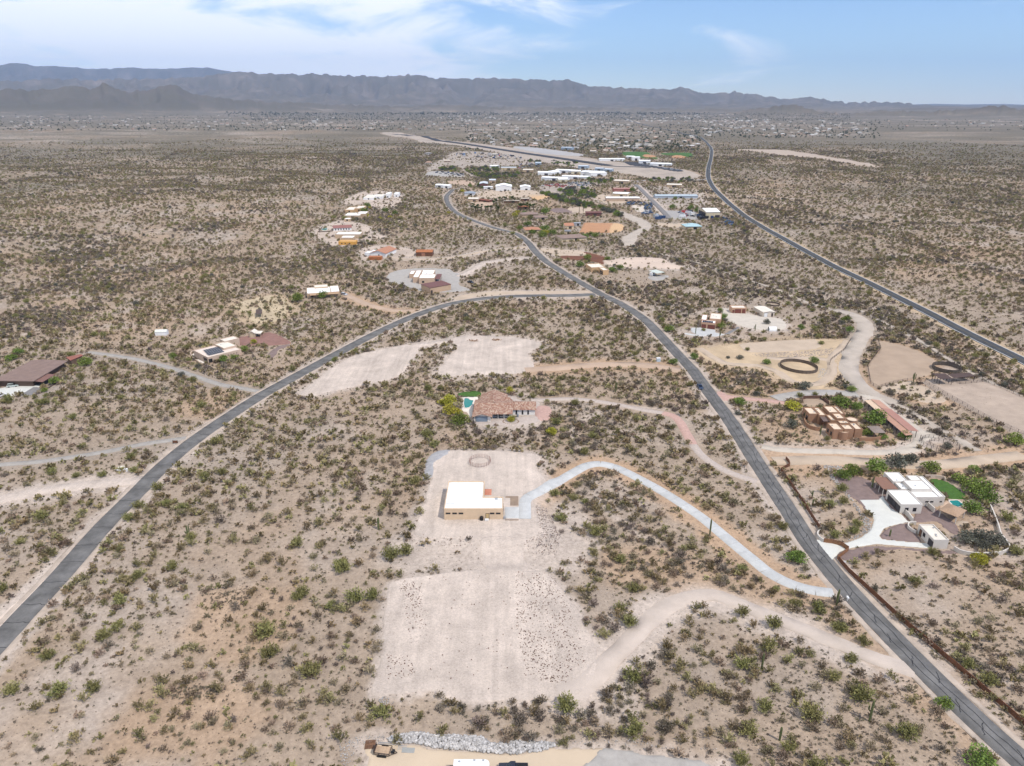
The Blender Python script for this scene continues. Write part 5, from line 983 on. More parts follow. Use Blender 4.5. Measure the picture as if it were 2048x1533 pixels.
ra = g14.rect(*cH(1610,362, 1838,352, 1445,250), 2.9); g14.gable(ra, 2.9, .5, stucco('cream_wall', (.60, .52, .43)), CREAMROOF, 'v', .3); g14.op('garage_door', 'F', 1.6, .05, 2.2, 2.4, ra, WHITEMETAL); g14.op('door', 'F', (ra[1]-ra[0])*.8, .05, 1, 2.1, ra)
p = at(cH(1795, 745)[0]); gq = empty('quonset_tent', p); tag(gq, 'white arched tent shed by the dirt lot', 'tent')
v = []; f = []; n = 14
for k in range(n+1): a = math.pi*k/n; v += [(-2.0, 1.6*math.cos(a)+1.2, 2.3*math.sin(a)), (2.2, 1.6*math.cos(a)+1.2, 2.3*math.sin(a))]
f = [(2*k, 2*k+1, 2*k+3, 2*k+2) for k in range(n)]; MB().add(v, f).build('cover', WHITEMETAL, gq); MB().add([q_ for q_ in v[1::2]], [tuple(range(n+1))]).build('end_panel', WHITEMETAL, gq)
EXCL.append((np.array([(p.x-3, p.y-1), (p.x+3, p.y-1), (p.x+3, p.y+4), (p.x-3, p.y+4)]), 1))
# house by the dark plot, pavilion
g15 = House('tan_roadside_house', 'tan adobe house with pale roofs by the dark red plot', 'house', base_px=cL(575, 510)[0], A=cL(578, 418)[0], B=cL(690, 412)[0], h=3.6)
ra = g15.flat(cL(578,418, 692,412, 440,362), 3.6, stucco('apricot_stucco', (.55, .36, .2)), CREAMROOF); [g15.op('garage_door', 'L', t, .05, 2.4, 2.3, ra, DG) for t in (2, 5.2)]
g15.flat(cL(345,368, 610,345, 165,292), 3.4, stucco('apricot_stucco', (.55, .36, .2)), CREAMROOF, vents=2)
g16 = House('pavilion', 'small open pavilion with pale green roof on the bare lot', 'pavilion', base_px=cL(1685, 545)[0], A=cL(1685, 488)[0], B=cL(1835, 462)[0], h=2.8)
g16.shed(g16.rect(*cL(1685,488, 1835,462, 1512,440), 2.8), 2.8, 3.1, mat('pale_green_metal', (.52, .56, .50), .6, .05), stucco('green_post', (.42, .42, .3)), n=2)
# trees-and-tile compound on the far side of the road
GRT = mat('grey_tile', (.25, .18, .15), .9, .12, 1)
for nm, lab, A_, B_, dep, h, rise, wm, rm, kind in (
  ('brown_tile_house', 'brown-roofed house among green trees, uphill of the orange arena', cK(845,350)[0], cK(1030,345)[0], 14, 3.2, 1.8, T2, GRT, 'hip'),
  ('brown_tile_house', 'smaller brown-roofed house wing beside the palms', cK(1000,385)[0], cK(1145,380)[0], 12, 3.0, 1.5, YST, GRT, 'hip'),
  ('red_tile_house', 'red-tiled house half hidden in bright trees by the road', cK(890,530)[0], cK(1060,525)[0], 13, 3.0, 1.8, YST, CLAYR, 'hip'),
  ('arena_house', 'brown-roofed house in trees just below the orange arena', cK(1310,630)[0], cK(1600,615)[0], 16, 3.0, 1.8, YST, GRT, 'hip'),
  ('arena_barn', 'small red-tiled house left of the orange arena', cK(1345,480)[0], cK(1450,478)[0], 10, 3.4, 2.0, YST, CLAYR, 'gable'),
  ('arena_shed', 'grey-roofed shed beside the small red-tiled house', cK(1345,545)[0], cK(1410,545)[0], 7, 3.0, .8, YST, mat('grey_metal', (.2, .2, .21)), 'gable'),
  ('maroon_barn', 'long maroon metal barn near the dirt wash', cK(1592,330)[0], cK(1770,330)[0], 8, 3.6, 1.2, MAR, MAR, 'gable'),
  ('rust_shed', 'low rusty shed above the palm rows', cK(820,262)[0], cK(935,255)[0], 8, 3.0, .8, MAR, RUSTO, 'gable'),
  ('tan_barn', 'tan barn with pale roof and rusty wing near the road bend', cK(215,165)[0], cK(330,165)[0], 12, 3.8, 1.0, T2, CREAMROOF, 'gable'),
  ('rust_lean_to', 'rusty lean-to right of the tan barn', cK(335,175)[0], cK(455,188)[0], 9, 2.4, .8, MAR, mat('rust_brown', (.20, .075, .045)), 'gable'),
  ('blue_grey_house', 'blue-grey roofed house by the road bend', cK(170,100)[0], cK(290,100)[0], 15, 3.0, 2.2, OFFW, mat('blue_grey_roof', (.25, .28, .32)), 'hip'),
  ('open_stable', 'long low stable roof near the tan arena', cK(635,190)[0], cK(812,188)[0], 6, 2.8, .6, WOOD, mat('tan_metal', (.42, .36, .29)), 'gable'),
  ('arena_stable', 'dark stable roof at the edge of the tan arena', cK(830,165)[0], cK(925,165)[0], 10, 3.0, .8, MAR, mat('tan_metal', (.42, .36, .29)), 'gable'),
  ('silver_shed', 'silver metal shed near the orange arena', cK(1455,450)[0], cK(1528,448)[0], 5, 3.0, .5, STEEL, STEEL, 'gable'),
  ('blue_roof_house', 'house with pale blue hipped roof near the warehouse', cM(1255,612)[0], cM(1488,610)[0], 15, 3.2, 2.2, YST, mat('pale_blue_roof', (.36, .50, .53), .7, .05), 'hip'),
  ('warehouse', 'large cream warehouse with white roof beside the highway', cM(1560,400)[0], cM(1755,398)[0], 30, 7.5, 2.2, stucco('cream_metal', (.56, .48, .33)), WHITEROOF, 'gable'),
  ('storage_row', 'long grey-blue storage building by the highway', cM(815,165)[0], cM(1430,165)[0], 16, 3.4, 1.2, stucco('blue_grey_metal', (.36, .40, .45)), mat('grey_blue_roof', (.40, .46, .50), .6, .05), 'gable'),
  ('tan_workshop', 'long tan block workshop with white roof left of the side road', cM(95,195)[0], cM(580,195)[0], 14, 4.5, .6, stucco('block_tan', (.46, .34, .25)), WHITEROOF, 'gable'),
  ('white_workshop', 'white-roofed workshop behind the long tan workshop', cM(185,125)[0], cM(400,135)[0], 18, 4.5, .8, YST, WHITEROOF, 'gable'),
  ('red_workshop', 'low red-fronted workshop beside the side road', cM(210,62)[0], cM(475,60)[0], 14, 4.0, .8, stucco('red_front', (.36, .15, .12)), mat('red_roof2', (.38, .20, .17)), 'gable'),
  ('arched_hall', 'large white metal hall with curved roof above the sandy lot', cI(1192,660)[0], cI(1442,660)[0], 26, 6.5, 2.5, WHITEMETAL, WHITEROOF, 'gable'),
  ('white_annex', 'white shed right of the large white hall', cI(1580,665)[0], cI(1740,665)[0], 20, 5, 1.5, WHITEMETAL, WHITEROOF, 'gable'),
  ('silver_barn', 'silver-roofed barn with dark red front left of the white hall', cI(935,615)[0], cI(1060,615)[0], 28, 5, 1.2, MAR, mat('silver_roof', (.55, .58, .6), .5, .05), 'gable'),
  ('white_trailer_shed', 'low white trailer-like shed below the silver barn', cI(1002,662)[0], cI(1145,662)[0], 7, 3.6, .4, WHITEMETAL, WHITEROOF, 'gable'),
  ('brown_front_shed', 'white-roofed shed right behind the silver barn', cI(1090,560)[0], cI(1190,560)[0], 22, 4.5, .8, T3, mat('silver_roof', (.55, .58, .6)), 'gable')):
    hb = atz(A_, h); base = (A_[0], pxof(hb.x, hb.y, 0.)[1]); gx = House(nm, lab, 'barn' if 'barn' in nm else 'house' if 'house' in nm else 'building', base_px=base, A=A_, B=B_, h=h)
    uu, vv = gx.loc(B_, h)
    if kind == 'hip': gx.hip((0, uu, 0, dep), h, rise, wm, rm, .7)
    else: gx.gable((0, uu, 0, dep), h, rise, wm, rm, 'v' if nm in ('silver_barn', 'arched_hall', 'white_annex') else 'u', .4)
    gx.op('garage_door' if 'barn' in nm or 'shop' in nm or nm in ('warehouse', 'arched_hall') else 'window', 'F', uu*.6, .3, min(3.4, uu*.3), 2.2, (0, uu, 0, dep))
    if nm == 'warehouse': gx.op('garage_door', 'L', dep*.5, .05, dep*.8, 6.2, (0, uu, 0, dep), DG); gx.op('garage_door', 'F', uu*.83, .05, 5, 4, (0, uu, 0, dep), DG)  # left panel is no door: dark colour stands in for the shaded open side
FARM = [('the runway left end', 790, 270), ('the runway right end', 1214, 332), ('the hangars', 1270, 325), ('the sports fields', 1320, 306), ('the highway bend', 1420, 300), ('the white hall', 1005, 375), ('the far gravel lot', 890, 350), ('the cluttered yard', 990, 315), ('the red vehicle row', 1110, 372), ('the side road', 1290, 385), ('the runway middle', 1000, 300), ('the dense far town', 1150, 238), ('the white district', 1540, 262), ('the far left plain', 300, 248), ('the far right plain', 1900, 248), ('the pink dirt scar', 1600, 310), ('the suburb middle', 1150, 275), ('the grey apron strip', 1090, 303), ('the streets past the runway end', 780, 248)]
def zone_far(px, py):
    n, a, b = min(FARM, key=lambda q: (q[1]-px)**2 + (4*(q[2]-py))**2); dx, dy = px-a, 4*(b-py); far = 'well ' if math.hypot(dx, dy) > 70 else ''
    if abs(dx) > 2.2*abs(dy): return far + ('right of ' if dx > 0 else 'left of ') + n
    if abs(dy) > 2.2*abs(dx): return far + ('beyond ' if dy > 0 else 'below ') + n
    return far + ('beyond' if dy > 0 else 'below') + (' and right of ' if dx > 0 else ' and left of ') + n
# white-roofed industrial sheds and hangars
IND = [(cJ,150,300,345,300,24,5,'WHITE'),(cJ,345,292,420,288,26,5,'WHITE'),(cJ,190,360,390,385,18,5,'WHITE'),(cJ,392,385,500,382,16,5,'YEL'),(cJ,430,340,640,365,16,4.5,'WHITE'),(cJ,350,270,560,278,22,5,'WHITE'),(cJ,540,285,650,285,26,5,'YEL'),(cJ,650,300,770,312,30,6,'WHITE'),(cJ,770,315,905,300,30,6,'WHITE'),
 (cJ,620,222,730,225,18,5,'BLUE'),(cJ,815,250,900,255,14,5,'BLUE'),(cJ,930,262,1000,268,14,5,'BLUE'),(cJ,1040,400,1210,405,16,5,'TAN'),(cJ,870,135,1165,135,16,5,'WHITE'),(cJ,1255,128,1345,128,24,7,'WHITE'),(cJ,1330,165,1465,165,26,6,'WHITE'),(cJ,1460,190,1690,200,22,5,'WHITE'),(cJ,1180,105,1250,110,20,5,'WHITE'),(cJ,1660,440,1830,445,14,4,'TAN'),
 (cI,1280,400,1515,400,14,4.5,'CREAM'),(cI,1100,365,1220,368,16,4,'WHITE'),(cI,1820,335,1910,335,20,6,'BLUE'),(cI,1620,430,1780,432,14,4,'TAN'),(cI,240,675,330,690,12,4,'WHITE'),(cI,360,685,470,690,12,4,'WHITE'),(cJ,420,5,490,12,24,7,'BLUE')]
WM = {'WHITE': (WHITEMETAL, WHITEROOF), 'YEL': (stucco('pale_yellow_wall', (.58, .52, .38)), WHITEROOF), 'BLUE': (mat('grey_blue_wall', (.3, .36, .42)), mat('blue_white_roof', (.5, .56, .62), .6, .05)), 'TAN': (T2, CREAMROOF), 'CREAM': (YST, mat('silver_roof', (.55, .58, .6)))}
for i, (cf, x0, y0, x1, y1, dep, h, mk) in enumerate(IND):
    a, b = cf(x0, y0)[0], cf(x1, y1)[0]; wa, wb = at(a), at(b); an = math.atan2(wb.y-wa.y, wb.x-wa.x)
    if abs(an) > .5: an = math.copysign(.35, an)
    gx = House('industrial_shed', {'WHITE': 'white-roofed', 'YEL': 'yellow-walled', 'BLUE': 'blue-grey', 'TAN': 'tan', 'CREAM': 'cream silver-roofed'}[mk] + (' hangar ' if cf is cJ and y0 < 210 else ' industrial shed ') + zone_far(*a), 'building', rot=an, org=wa, group='hangars by the runway' if cf is cJ and y0 < 210 else 'industrial sheds below the runway')
    uu = (wb-wa).length; gx.gable((0, uu, 0, dep), h, 1.0, *WM[mk], 'u', .3); gx.op('garage_door', 'F', uu*.5, .1, min(6, uu*.3), h*.65, (0, uu, 0, dep), DG)
# ---------------------------------------------------------------- fences, pens, shade roofs
RUSTPANEL = mat('rust_fence', (.135, .062, .034), .85, .3, .8); BROWNGATE = mat('gate_rust', (.24, .12, .06), .8, .3, 1.5)
fence('rusty_fence', 'long rusty steel panel fence along the right road', F_(1676,1121, 1694,1143, 1731,1177, 1809,1249, 1888,1316, 1976,1391, 2048,1453, 2110,1506), 1.45, RUSTSTEEL, spacing=2.9, rails=1, panels=RUSTPANEL)
fence('rusty_fence', 'rusty steel panel fence left of the garage house driveway', F_(1571,920, 1582,932, 1561,942, 1600,999, 1641,1063), 1.4, RUSTSTEEL, spacing=2.7, rails=1, panels=RUSTPANEL)
fence('drive_gate', 'brown steel gate panels across the garage house driveway', F_(1647,1086, 1677,1090, 1696,1102), 1.5, RUSTSTEEL, spacing=2.2, rails=1, panels=BROWNGATE, cat='gate')
fence('drive_gate', 'angled brown gate wing near the sign by the road', F_(1696,1103, 1686,1111, 1674,1120), 1.4, RUSTSTEEL, spacing=1.9, rails=1, panels=BROWNGATE, cat='gate')
wall_run('entry_wall', 'short white curved wall at the garage house gate', F_(1640,1064, 1634,1071, 1638,1079, 1647,1085), 1.0, WST)
pipe = dict(m=DARKSTEEL, rails=3, rail_w=.06, post_w=.1)
fence('pipe_fence', 'brown pipe fence along the wash side of the upper paddock', c1(850,170, 872,240, 765,380, 790,530, 850,562), 1.4, spacing=3.2, **pipe)
fence('pipe_fence', 'curved pipe fence between the two paddocks', c1(850,562, 960,525, 1100,500, 1190,498), 1.4, spacing=3.2, **pipe)
fence('pipe_fence', 'outer of two parallel pipe fences down the grey paddock', c1(1165,510, 1420,655, 1750,842, 2060,972), 1.4, spacing=3.2, **pipe)
fence('pipe_fence', 'inner of two parallel pipe fences down the grey paddock', c1(1200,495, 1440,635, 1770,822, 2060,950), 1.4, spacing=3.2, **pipe)
fence('pipe_fence', 'pipe fence along the brushy gully below the paddocks', c1(930,630, 1100,700, 1300,745, 1560,930, 1750,1085), 1.4, spacing=3.2, **pipe)
fence('pipe_fence', 'pipe fence along the top of the grey paddock', c1(1700,500, 1850,560, 2060,655), 1.4, spacing=3.2, **pipe)
fence('stall_rails', 'low pipe stalls beside the open stable roof', c1(1460,490, 1520,530, 1640,520, 1745,508, 1665,468), 1.3, spacing=3.0, **pipe)
fence('wire_fence', 'dark rail fence above the sandy arena', c8(230,492, 500,515, 800,515, 1200,490, 1610,480), 1.3, spacing=3.4, **pipe)
fence('wire_fence', 'dark rail fence along the wash beside the arena track', c8(1640,500, 1590,580, 1480,660, 1470,700), 1.3, spacing=3.4, **pipe)
DKPANEL = mat('dark_panel', (.12, .092, .072), .8, .2, 1)
fence('round_pen', 'large round pen of dark solid panels on tan ground', None, 1.7, DARKSTEEL, spacing=1.9, rails=1, closed=True, panels=DKPANEL, world_pts=ring(c8(1217,722)[0], 8.7), cat='animal pen')
fence('round_pen', 'round pen of dark solid panels beside the shade roof', None, 2.0, DARKSTEEL, spacing=1.8, rails=1, closed=True, panels=mat('grey_wood_panel', (.10, .085, .072), .85, .2), world_pts=ring(c1(1412,408)[0], 6.3), cat='animal pen')
fence('rail_ring', 'outer ring of a round rail pen by the ranch yard', None, 1.5, closed=True, spacing=1.8, world_pts=ring(c1(1360,1030)[0], 6.4), cat='animal pen', **pipe)
fence('rail_ring', 'inner ring of the round rail pen by the ranch yard', None, 1.3, closed=True, spacing=1.5, world_pts=ring(c1(1360,1030)[0], 3.8), cat='animal pen', **pipe)
fence('round_pen', 'small dark round pen behind the cream barn', None, .9, DARKSTEEL, spacing=2, rails=1, closed=True, panels=DKPANEL, world_pts=ring(cH(1795,205)[0], 4.4), cat='animal pen')
sh_ = House('shade_roof', 'square dark brown shade roof over the paddock corner', 'shade roof', base_px=cN(440, 475)[0], A=cN(300, 412)[0], B=cN(448, 402)[0], h=3.2, rot=0.)
sh_.shed(sh_.rect(*cN(290,412, 450,402, 165,338), 3.2), 3.2, 3.4, mat('dark_brown_roof', (.085, .055, .045), .7, .1), DARKSTEEL, n=3)
sh_ = House('stable_roof', 'long narrow stable roof right of the shade roof', 'stable', base_px=cN(470, 420)[0], A=cN(472, 396)[0], B=cN(770, 372)[0], h=2.6)
sh_.shed(sh_.rect(*cN(472,396, 770,372, 475,348), 2.6), 2.7, 3.0, mat('dark_brown_roof', (.085, .055, .045)), DARKSTEEL, n=1)
sh_ = House('carport', 'dark carport in the tan clearing at upper left', 'carport', base_px=c6(1745, 112)[0], A=c6(1752, 98)[0], h=2.5, rot=.35)
sh_.shed((-.3, 3.2, 0, 10), 2.5, 2.5, mat('dark_brown_roof', (.085, .055, .045)), DARKSTEEL, n=2)
sh_ = House('white_shed', 'small white tent shed alone in the scrub at left', 'shed', base_px=c6(1060, 245)[0], rot=.12)
sh_.gable((0, 6.2, 0, 3.4), 1.9, 1.0, WHITEMETAL, mat('tent_white', (.62, .62, .55)), 'u', .1)
p = at(c6(828, 1160)[0]); o = empty('white_tank', p); tag(o, 'low round white tank beside the pale dirt road', 'tank'); MB().cyl(0, 0, -.3, .8, 1.5, 1.5, 24).build('tank_body', WHITEMETAL, o); MB().cyl(0, 0, .8, 1.0, 1.5, .5, 24).build('tank_top', mat('cream_top', (.62, .58, .48)), o)
p = at(c6(868, 1170)[0]); o = empty('pump_box', p); tag(o, 'small white pump box beside the round white tank', 'box'); MB().box(-.3, .3, -.3, .3, -.2, .9).build('cabinet', WHITEMETAL, o); MB().box(-.34, .34, -.34, .34, .9, .97).build('lid', WHITEMETAL, o)
p = at(c8(68, 668)[0]); o = empty('utility_box', p); tag(o, 'pale blue utility box left of the right road', 'box'); MB().box(-.9, .9, -.7, .7, -.2, 1.7).build('cabinet', mat('pale_blue_box', (.45, .55, .62), .6, .05), o); MB().box(-.98, .98, -.78, .78, 1.7, 1.8).build('lid', WHITEMETAL, o)
p = at((1688, 1131)); o = empty('road_sign', p); tag(o, 'small white sign on a post by the rusty fence', 'sign'); MB().box(-.04, .04, -.04, .04, -.3, 1.3).build('post', STEEL, o); MB().box(-.4, .4, -.06, -.03, .9, 1.5).build('sign_plate', WHITEMETAL, o)
p = at((1694, 1203)); o = empty('mailbox', p); tag(o, 'white mailbox at the foot of the concrete driveway', 'mailbox'); MB().box(-.06, .06, -.06, .06, -.3, 1.0).build('post', WHITEMETAL, o); MB().box(-.2, .2, -.45, .45, 1.0, 1.4).build('box_body', WHITEMETAL, o)
p = at(c6(1198, 982)[0]); o = empty('entry_sign', p); tag(o, 'dark rusty sign panel at the left driveway mouth', 'sign')
for sx in (-.9, .9): MB().box(sx-.06, sx+.06, -.06, .06, -.3, 1.4).build('post', DARKSTEEL, o)
MB().box(-.9, .9, -.04, .04, .3, 1.3).build('sign_plate', RUSTPANEL, o)
# ---------------------------------------------------------------- vehicles
TYRE = mat('tyre', (.02, .02, .02), .9, .1); RIM = mat('rim', (.35, .35, .36), .35, .05, metal=.7); CARGL = mat('car_glass', (.012, .015, .02), .06, .05, spec=.6); LAMP = mat('headlamp', (.7, .7, .7), .2, .02); TAILL = mat('tail_lamp', (.35, .02, .02), .3, .02)
def paint(n, c): return mat('paint_' + n, c, .3, .02, spec=.5)
def lathe_profile(mb, prof, hw, taper=1.0):
    n = len(prof); v = [(x, -hw*(taper if z > .95 else 1), z) for x, z in prof] + [(x, hw*(taper if z > .95 else 1), z) for x, z in prof]
    mb.add(v, [tuple(range(n-1, -1, -1)), tuple(range(n, 2*n))] + [(k, (k+1) % n, n+(k+1) % n, n+k) for k in range(n)])
def vehicle(name, label, cat, px, rz, kind, m, group=None, loc=None):
    o = empty(name, loc or at(px), rz); tag(o, label, cat, group); hw = .95
    P = {'pickup': ([(-2.8,.45),(2.7,.45),(2.85,.62),(2.8,.95),(2.6,1.08),(1.25,1.14),(-.6,1.14),(-2.8,1.1)], [(-.55,1.13),(1.25,1.13),(.55,1.78),(-.4,1.8)], (-1.8, 1.8), .40),
         'suv': ([(-2.3,.42),(2.3,.42),(2.4,.6),(2.35,.9),(2.15,1.0),(1.1,1.08),(-2.2,1.12),(-2.38,.7)], [(-2.1,1.1),(1.1,1.08),(.45,1.66),(-1.9,1.7)], (-1.4, 1.45), .36),
         'car': ([(-2.2,.38),(2.2,.38),(2.3,.55),(2.25,.75),(2.0,.85),(1.0,.96),(-1.5,.98),(-2.2,.92),(-2.3,.6)], [(-1.5,.97),(1.0,.95),(.3,1.42),(-.9,1.45)], (-1.35, 1.4), .33)}[kind]
    b = MB(); lathe_profile(b, P[0], hw); bo = b.build('body', m, o); c = MB(); lathe_profile(c, P[1], hw*.93, .82); c.build('cabin_glass', CARGL, o)
    x = [q[0] for q in P[1]]; zt = max(q[1] for q in P[1]); MB().box(min(x[2], x[3])+.02, max(x[2], x[3])-.02, -hw*.75, hw*.75, zt-.03, zt+.03).build('roof', m, o)
    if kind == 'pickup': MB().box(-2.7, -.75, -.8, .8, 1.0, 1.145).build('truck_bed', BLACK, o)
    for wx in P[2]:
        for wy in (-hw+.06, hw-.06):
            w = MB(); n = 12; v = [(wx+P[3]*math.cos(6.2832*k/n), wy+s_*.11, P[3]+P[3]*math.sin(6.2832*k/n)) for s_ in (-1, 1) for k in range(n)]
            w.add(v, [tuple(range(n-1, -1, -1)), tuple(range(n, 2*n))] + [(k, (k+1) % n, n+(k+1) % n, n+k) for k in range(n)]); t = w.build('wheel', TYRE, o)
    f = max(q[0] for q in P[0])
    for sy in (-.65, .65): MB().box(f-.12, f+.015, sy-.18, sy+.18, .66, .82).build('headlight', LAMP, o); MB().box(min(q[0] for q in P[0])-.015, min(q[0] for q in P[0])+.1, sy-.14, sy+.14, .7, .9).build('tail_light', TAILL, o)
    return o
vehicle('pickup_truck', 'dark blue pickup driving on the right asphalt road', 'pickup', (1399.5, 777), -math.pi/2 - .03, 'pickup', paint('navy', (.035, .05, .085)))
vehicle('parked_car', 'silver car parked beside the tan flat-roofed house', 'car', cF(605, 362)[0], -.6, 'suv', paint('silver', (.5, .52, .55)))
vehicle('parked_truck', 'dark pickup parked on the drive of the gravel compound', 'pickup', cF(1900, 238)[0], -.9, 'pickup', paint('black', (.025, .027, .032)))
vehicle('parked_suv', 'pale green suv parked before the brown-roofed lodge', 'car', cD(270, 862)[0], .35, 'suv', paint('palegreen', (.45, .5, .46)))
vehicle('parked_suv', 'white suv at the left edge beside the lodge drive', 'car', cD(15, 1065)[0], 1.2, 'suv', paint('white', (.7, .7, .7)))
p = at(cF(1955, 276)[0]); o = empty('flatbed_trailer', p, -.75); tag(o, 'flat brown trailer behind the parked dark pickup', 'trailer'); MB().box(-2.4, 2.4, -1.0, 1.0, .5, .65).build('deck', WOOD, o)
for wx in (-.5, .5):
    for wy in (-1.05, 1.05): MB().tube([(wx, wy-.1, .33), (wx, wy+.1, .33)], .33, 10).build('wheel', TYRE, o)
MB().bar((2.4, 0, .5), (3.5, 0, .45), .1).build('hitch', DARKSTEEL, o)
p = at(cL(1580, 530)[0]); o = empty('camper_trailer', p, .9); tag(o, 'small white camper trailer beside the open pavilion', 'trailer'); MB().box(-2.4, 2.4, -1.05, 1.05, .45, 2.5).build('body', WHITEMETAL, o); MB().box(-1, .4, -1.07, -1.05, 1.4, 2.0).build('window', CARGL, o)
for wy in (-1.06, 1.06): MB().tube([(0, wy-.1, .35), (0, wy+.1, .35)], .35, 10).build('wheel', TYRE, o)
# bottom yard: utility trailer, camper, pickup, odds and ends
pa, pb, pc = at(cO(170, 318)[0]), at(cO(355, 338)[0]), at(cO(182, 228)[0]); an = math.atan2(pb.y-pa.y, pb.x-pa.x); Lt = (pb-pa).length; Wt = 2.0
o = empty('utility_trailer', (pa.x, pa.y, pa.z), an); tag(o, 'black open utility trailer parked at the bottom edge', 'trailer')
MB().box(0, Lt, 0, Wt, .55, .62).build('deck', mat('plank_deck', (.42, .30, .2), .9, .2, 2), o)
for nm, a, b in (('side_rail', (0, 0, .95), (Lt, 0, .95)), ('side_rail', (0, Wt, .95), (Lt, Wt, .95)), ('front_rail', (Lt, 0, .95), (Lt, Wt, .95)), ('frame_beam', (0, .02, .52), (Lt, .02, .52)), ('frame_beam', (0, Wt-.02, .52), (Lt, Wt-.02, .52))): MB().bar(a, b, .09).build(nm, DARKSTEEL, o)
for a in (0, Lt*.33, Lt*.66, Lt):
    for b in (0, Wt): MB().bar((a, b, .5), (a, b, .98), .07).build('stake', DARKSTEEL, o)
MB().box(-.12, -.02, .05, Wt-.05, .55, 1.5).build('ramp', DARKSTEEL, o)
for wx in (Lt*.33, Lt*.52, Lt*.7): MB().tube([(wx, -.28, .36), (wx, -.06, .36)], .36, 14).build('wheel', TYRE, o)
for wx in (Lt*.4, Lt*.62): MB().tube([(wx, Wt+.06, .36), (wx, Wt+.28, .36)], .36, 14).build('wheel', TYRE, o)
mb = MB(); mb.bar((Lt, .2, .5), (Lt+1.3, Wt/2, .45), .09); mb.bar((Lt, Wt-.2, .5), (Lt+1.3, Wt/2, .45), .09); mb.build('hitch', DARKSTEEL, o); MB().box(Lt+.3, Lt+.8, Wt/2-.3, Wt/2+.3, .5, .95).build('tool_box', BLACK, o)
p = atz(cO(1130, 355)[0], 3.1); zg = G(p.x, p.y); p = atz(cO(1130, 355)[0], zg + 3.1); pb = atz(cO(1560, 355)[0], zg + 3.1); Lr = (pb - p).length
o = empty('travel_trailer', (p.x, p.y, zg), 0.); tag(o, 'white travel trailer cut off by the bottom edge', 'trailer'); pr = [(0,-2.5),(Lr-.9,-2.5),(Lr-.3,-2.3),(Lr,-1.7),(Lr,-.8),(Lr-.3,-.2),(Lr-.9,0),(0,0)]; MB().prism(pr, .6, 3.1).build('body', WHITEMETAL, o)
MB().prism([(a*.985+.05, b*.97-.04) for a, b in pr], 3.102, 3.16).build('roof', WHITEROOF, o)
for a in (.9, Lr*.55, Lr*.8): MB().box(a, a+.4, -.75 if a < 3 else -.5, -.4 if a < 3 else -.15, 3.15, 3.3).build('roof_vent', STEEL, o)
MB().box(-.75, -.02, -2.0, -.65, .7, 2.2).build('rear_rack', BLACK, o)
for wx in (Lr*.4, Lr*.55): MB().tube([(wx, -.15, .36), (wx, .05, .36)], .36, 12).build('wheel', TYRE, o)
p = atz(cO(1860, 420)[0], 1.6); p.z = G(p.x, p.y); vehicle('pickup_truck', 'dark navy pickup cut off by the bottom edge', 'pickup', None, math.pi, 'pickup', paint('darknavy', (.02, .022, .035)), loc=(p.x-.2, p.y-1.0, p.z))
p = at(cO(360, 172)[0]); o = empty('ladder', (p.x, p.y, p.z+.12), -.06); tag(o, 'grey aluminium ladder lying beside the white rocks', 'ladder')
for sy in (-.2, .2): MB().bar((-2.4, sy, 0), (2.6, sy, 0), .07).build('side_rail', STEEL, o)
for k in range(15): MB().bar((-2.2+k*.32, -.2, 0), (-2.2+k*.32, .2, 0), .04).build('rung', STEEL, o)
p = at(cO(583, 250)[0]); o = empty('grey_sheet', (p.x, p.y, p.z+.1), -.05); tag(o, 'grey flat metal sheet lying on the yard', 'sheet'); MB().box(-1.25, 1.25, -.55, .55, 0, .06).build('plate', mat('grey_plate', (.30, .30, .28), .7, .05), o); MB().box(-1.25, 1.25, -.62, -.56, 0, .1).build('edge_bar', STEEL, o)
p = at(cO(512, 215)[0]); o = empty('pipe_bundle', (p.x, p.y, p.z+.12), -.05); tag(o, 'few grey pipes lying left of the metal sheet', 'pipes'); [MB().tube([(-.9, k*.28-.5, 0), (.9, k*.28-.5, 0)], .05, 6).build('pipe', STEEL, o) for k in range(4)]
for lab, a, b in (('upper of two brown pallets at the yard corner', 128, 165), ('lower of two brown pallets behind the trailer', 118, 210)):
    p = at(cO(a, b)[0]); o = empty('pallet', (p.x, p.y, p.z+.1), .08); tag(o, lab, 'pallet')
    for k in range(5): MB().box(-1.0, 1.0, -.55+k*.25, -.37+k*.25, .1, .14).build('slat', WOOD, o)
    for k in (-1, 0, 1): MB().box(k*.9-.05, k*.9+.05, -.55, .63, 0, .098).build('bearer', WOOD, o)
# ---------------------------------------------------------------- rocks
def rock_data(seed):
    t = (1 + 5 ** .5) / 2; v = np.array([(-1,t,0),(1,t,0),(-1,-t,0),(1,-t,0),(0,-1,t),(0,1,t),(0,-1,-t),(0,1,-t),(t,0,-1),(t,0,1),(-t,0,-1),(-t,0,1)], float) / 1.9
    r = np.random.default_rng(seed); v = v * r.uniform(.75, 1.15, (12, 1)) * np.array([[1, r.uniform(.6, .95), r.uniform(.5, .75)]])
    f = np.array([(0,11,5),(0,5,1),(0,1,7),(0,7,10),(0,10,11),(1,5,9),(5,11,4),(11,10,2),(10,7,6),(7,1,8),(3,9,4),(3,4,2),(3,2,6),(3,6,8),(3,8,9),(4,9,5),(2,4,11),(6,2,10),(8,6,7),(9,8,1)]); return v * .5, f
ROCKS = [rock_data(k) for k in range(8)]
ROCKW = mat('pale_rock', (.41, .39, .37), .9, .45, 1.6, 0, contrast=(.35, .65)); ROCKP = mat('purple_rock', (.30, .255, .235), .9, .35, .6); ROCKB = mat('brown_rock', (.25, .17, .12), .9, .3, .8)
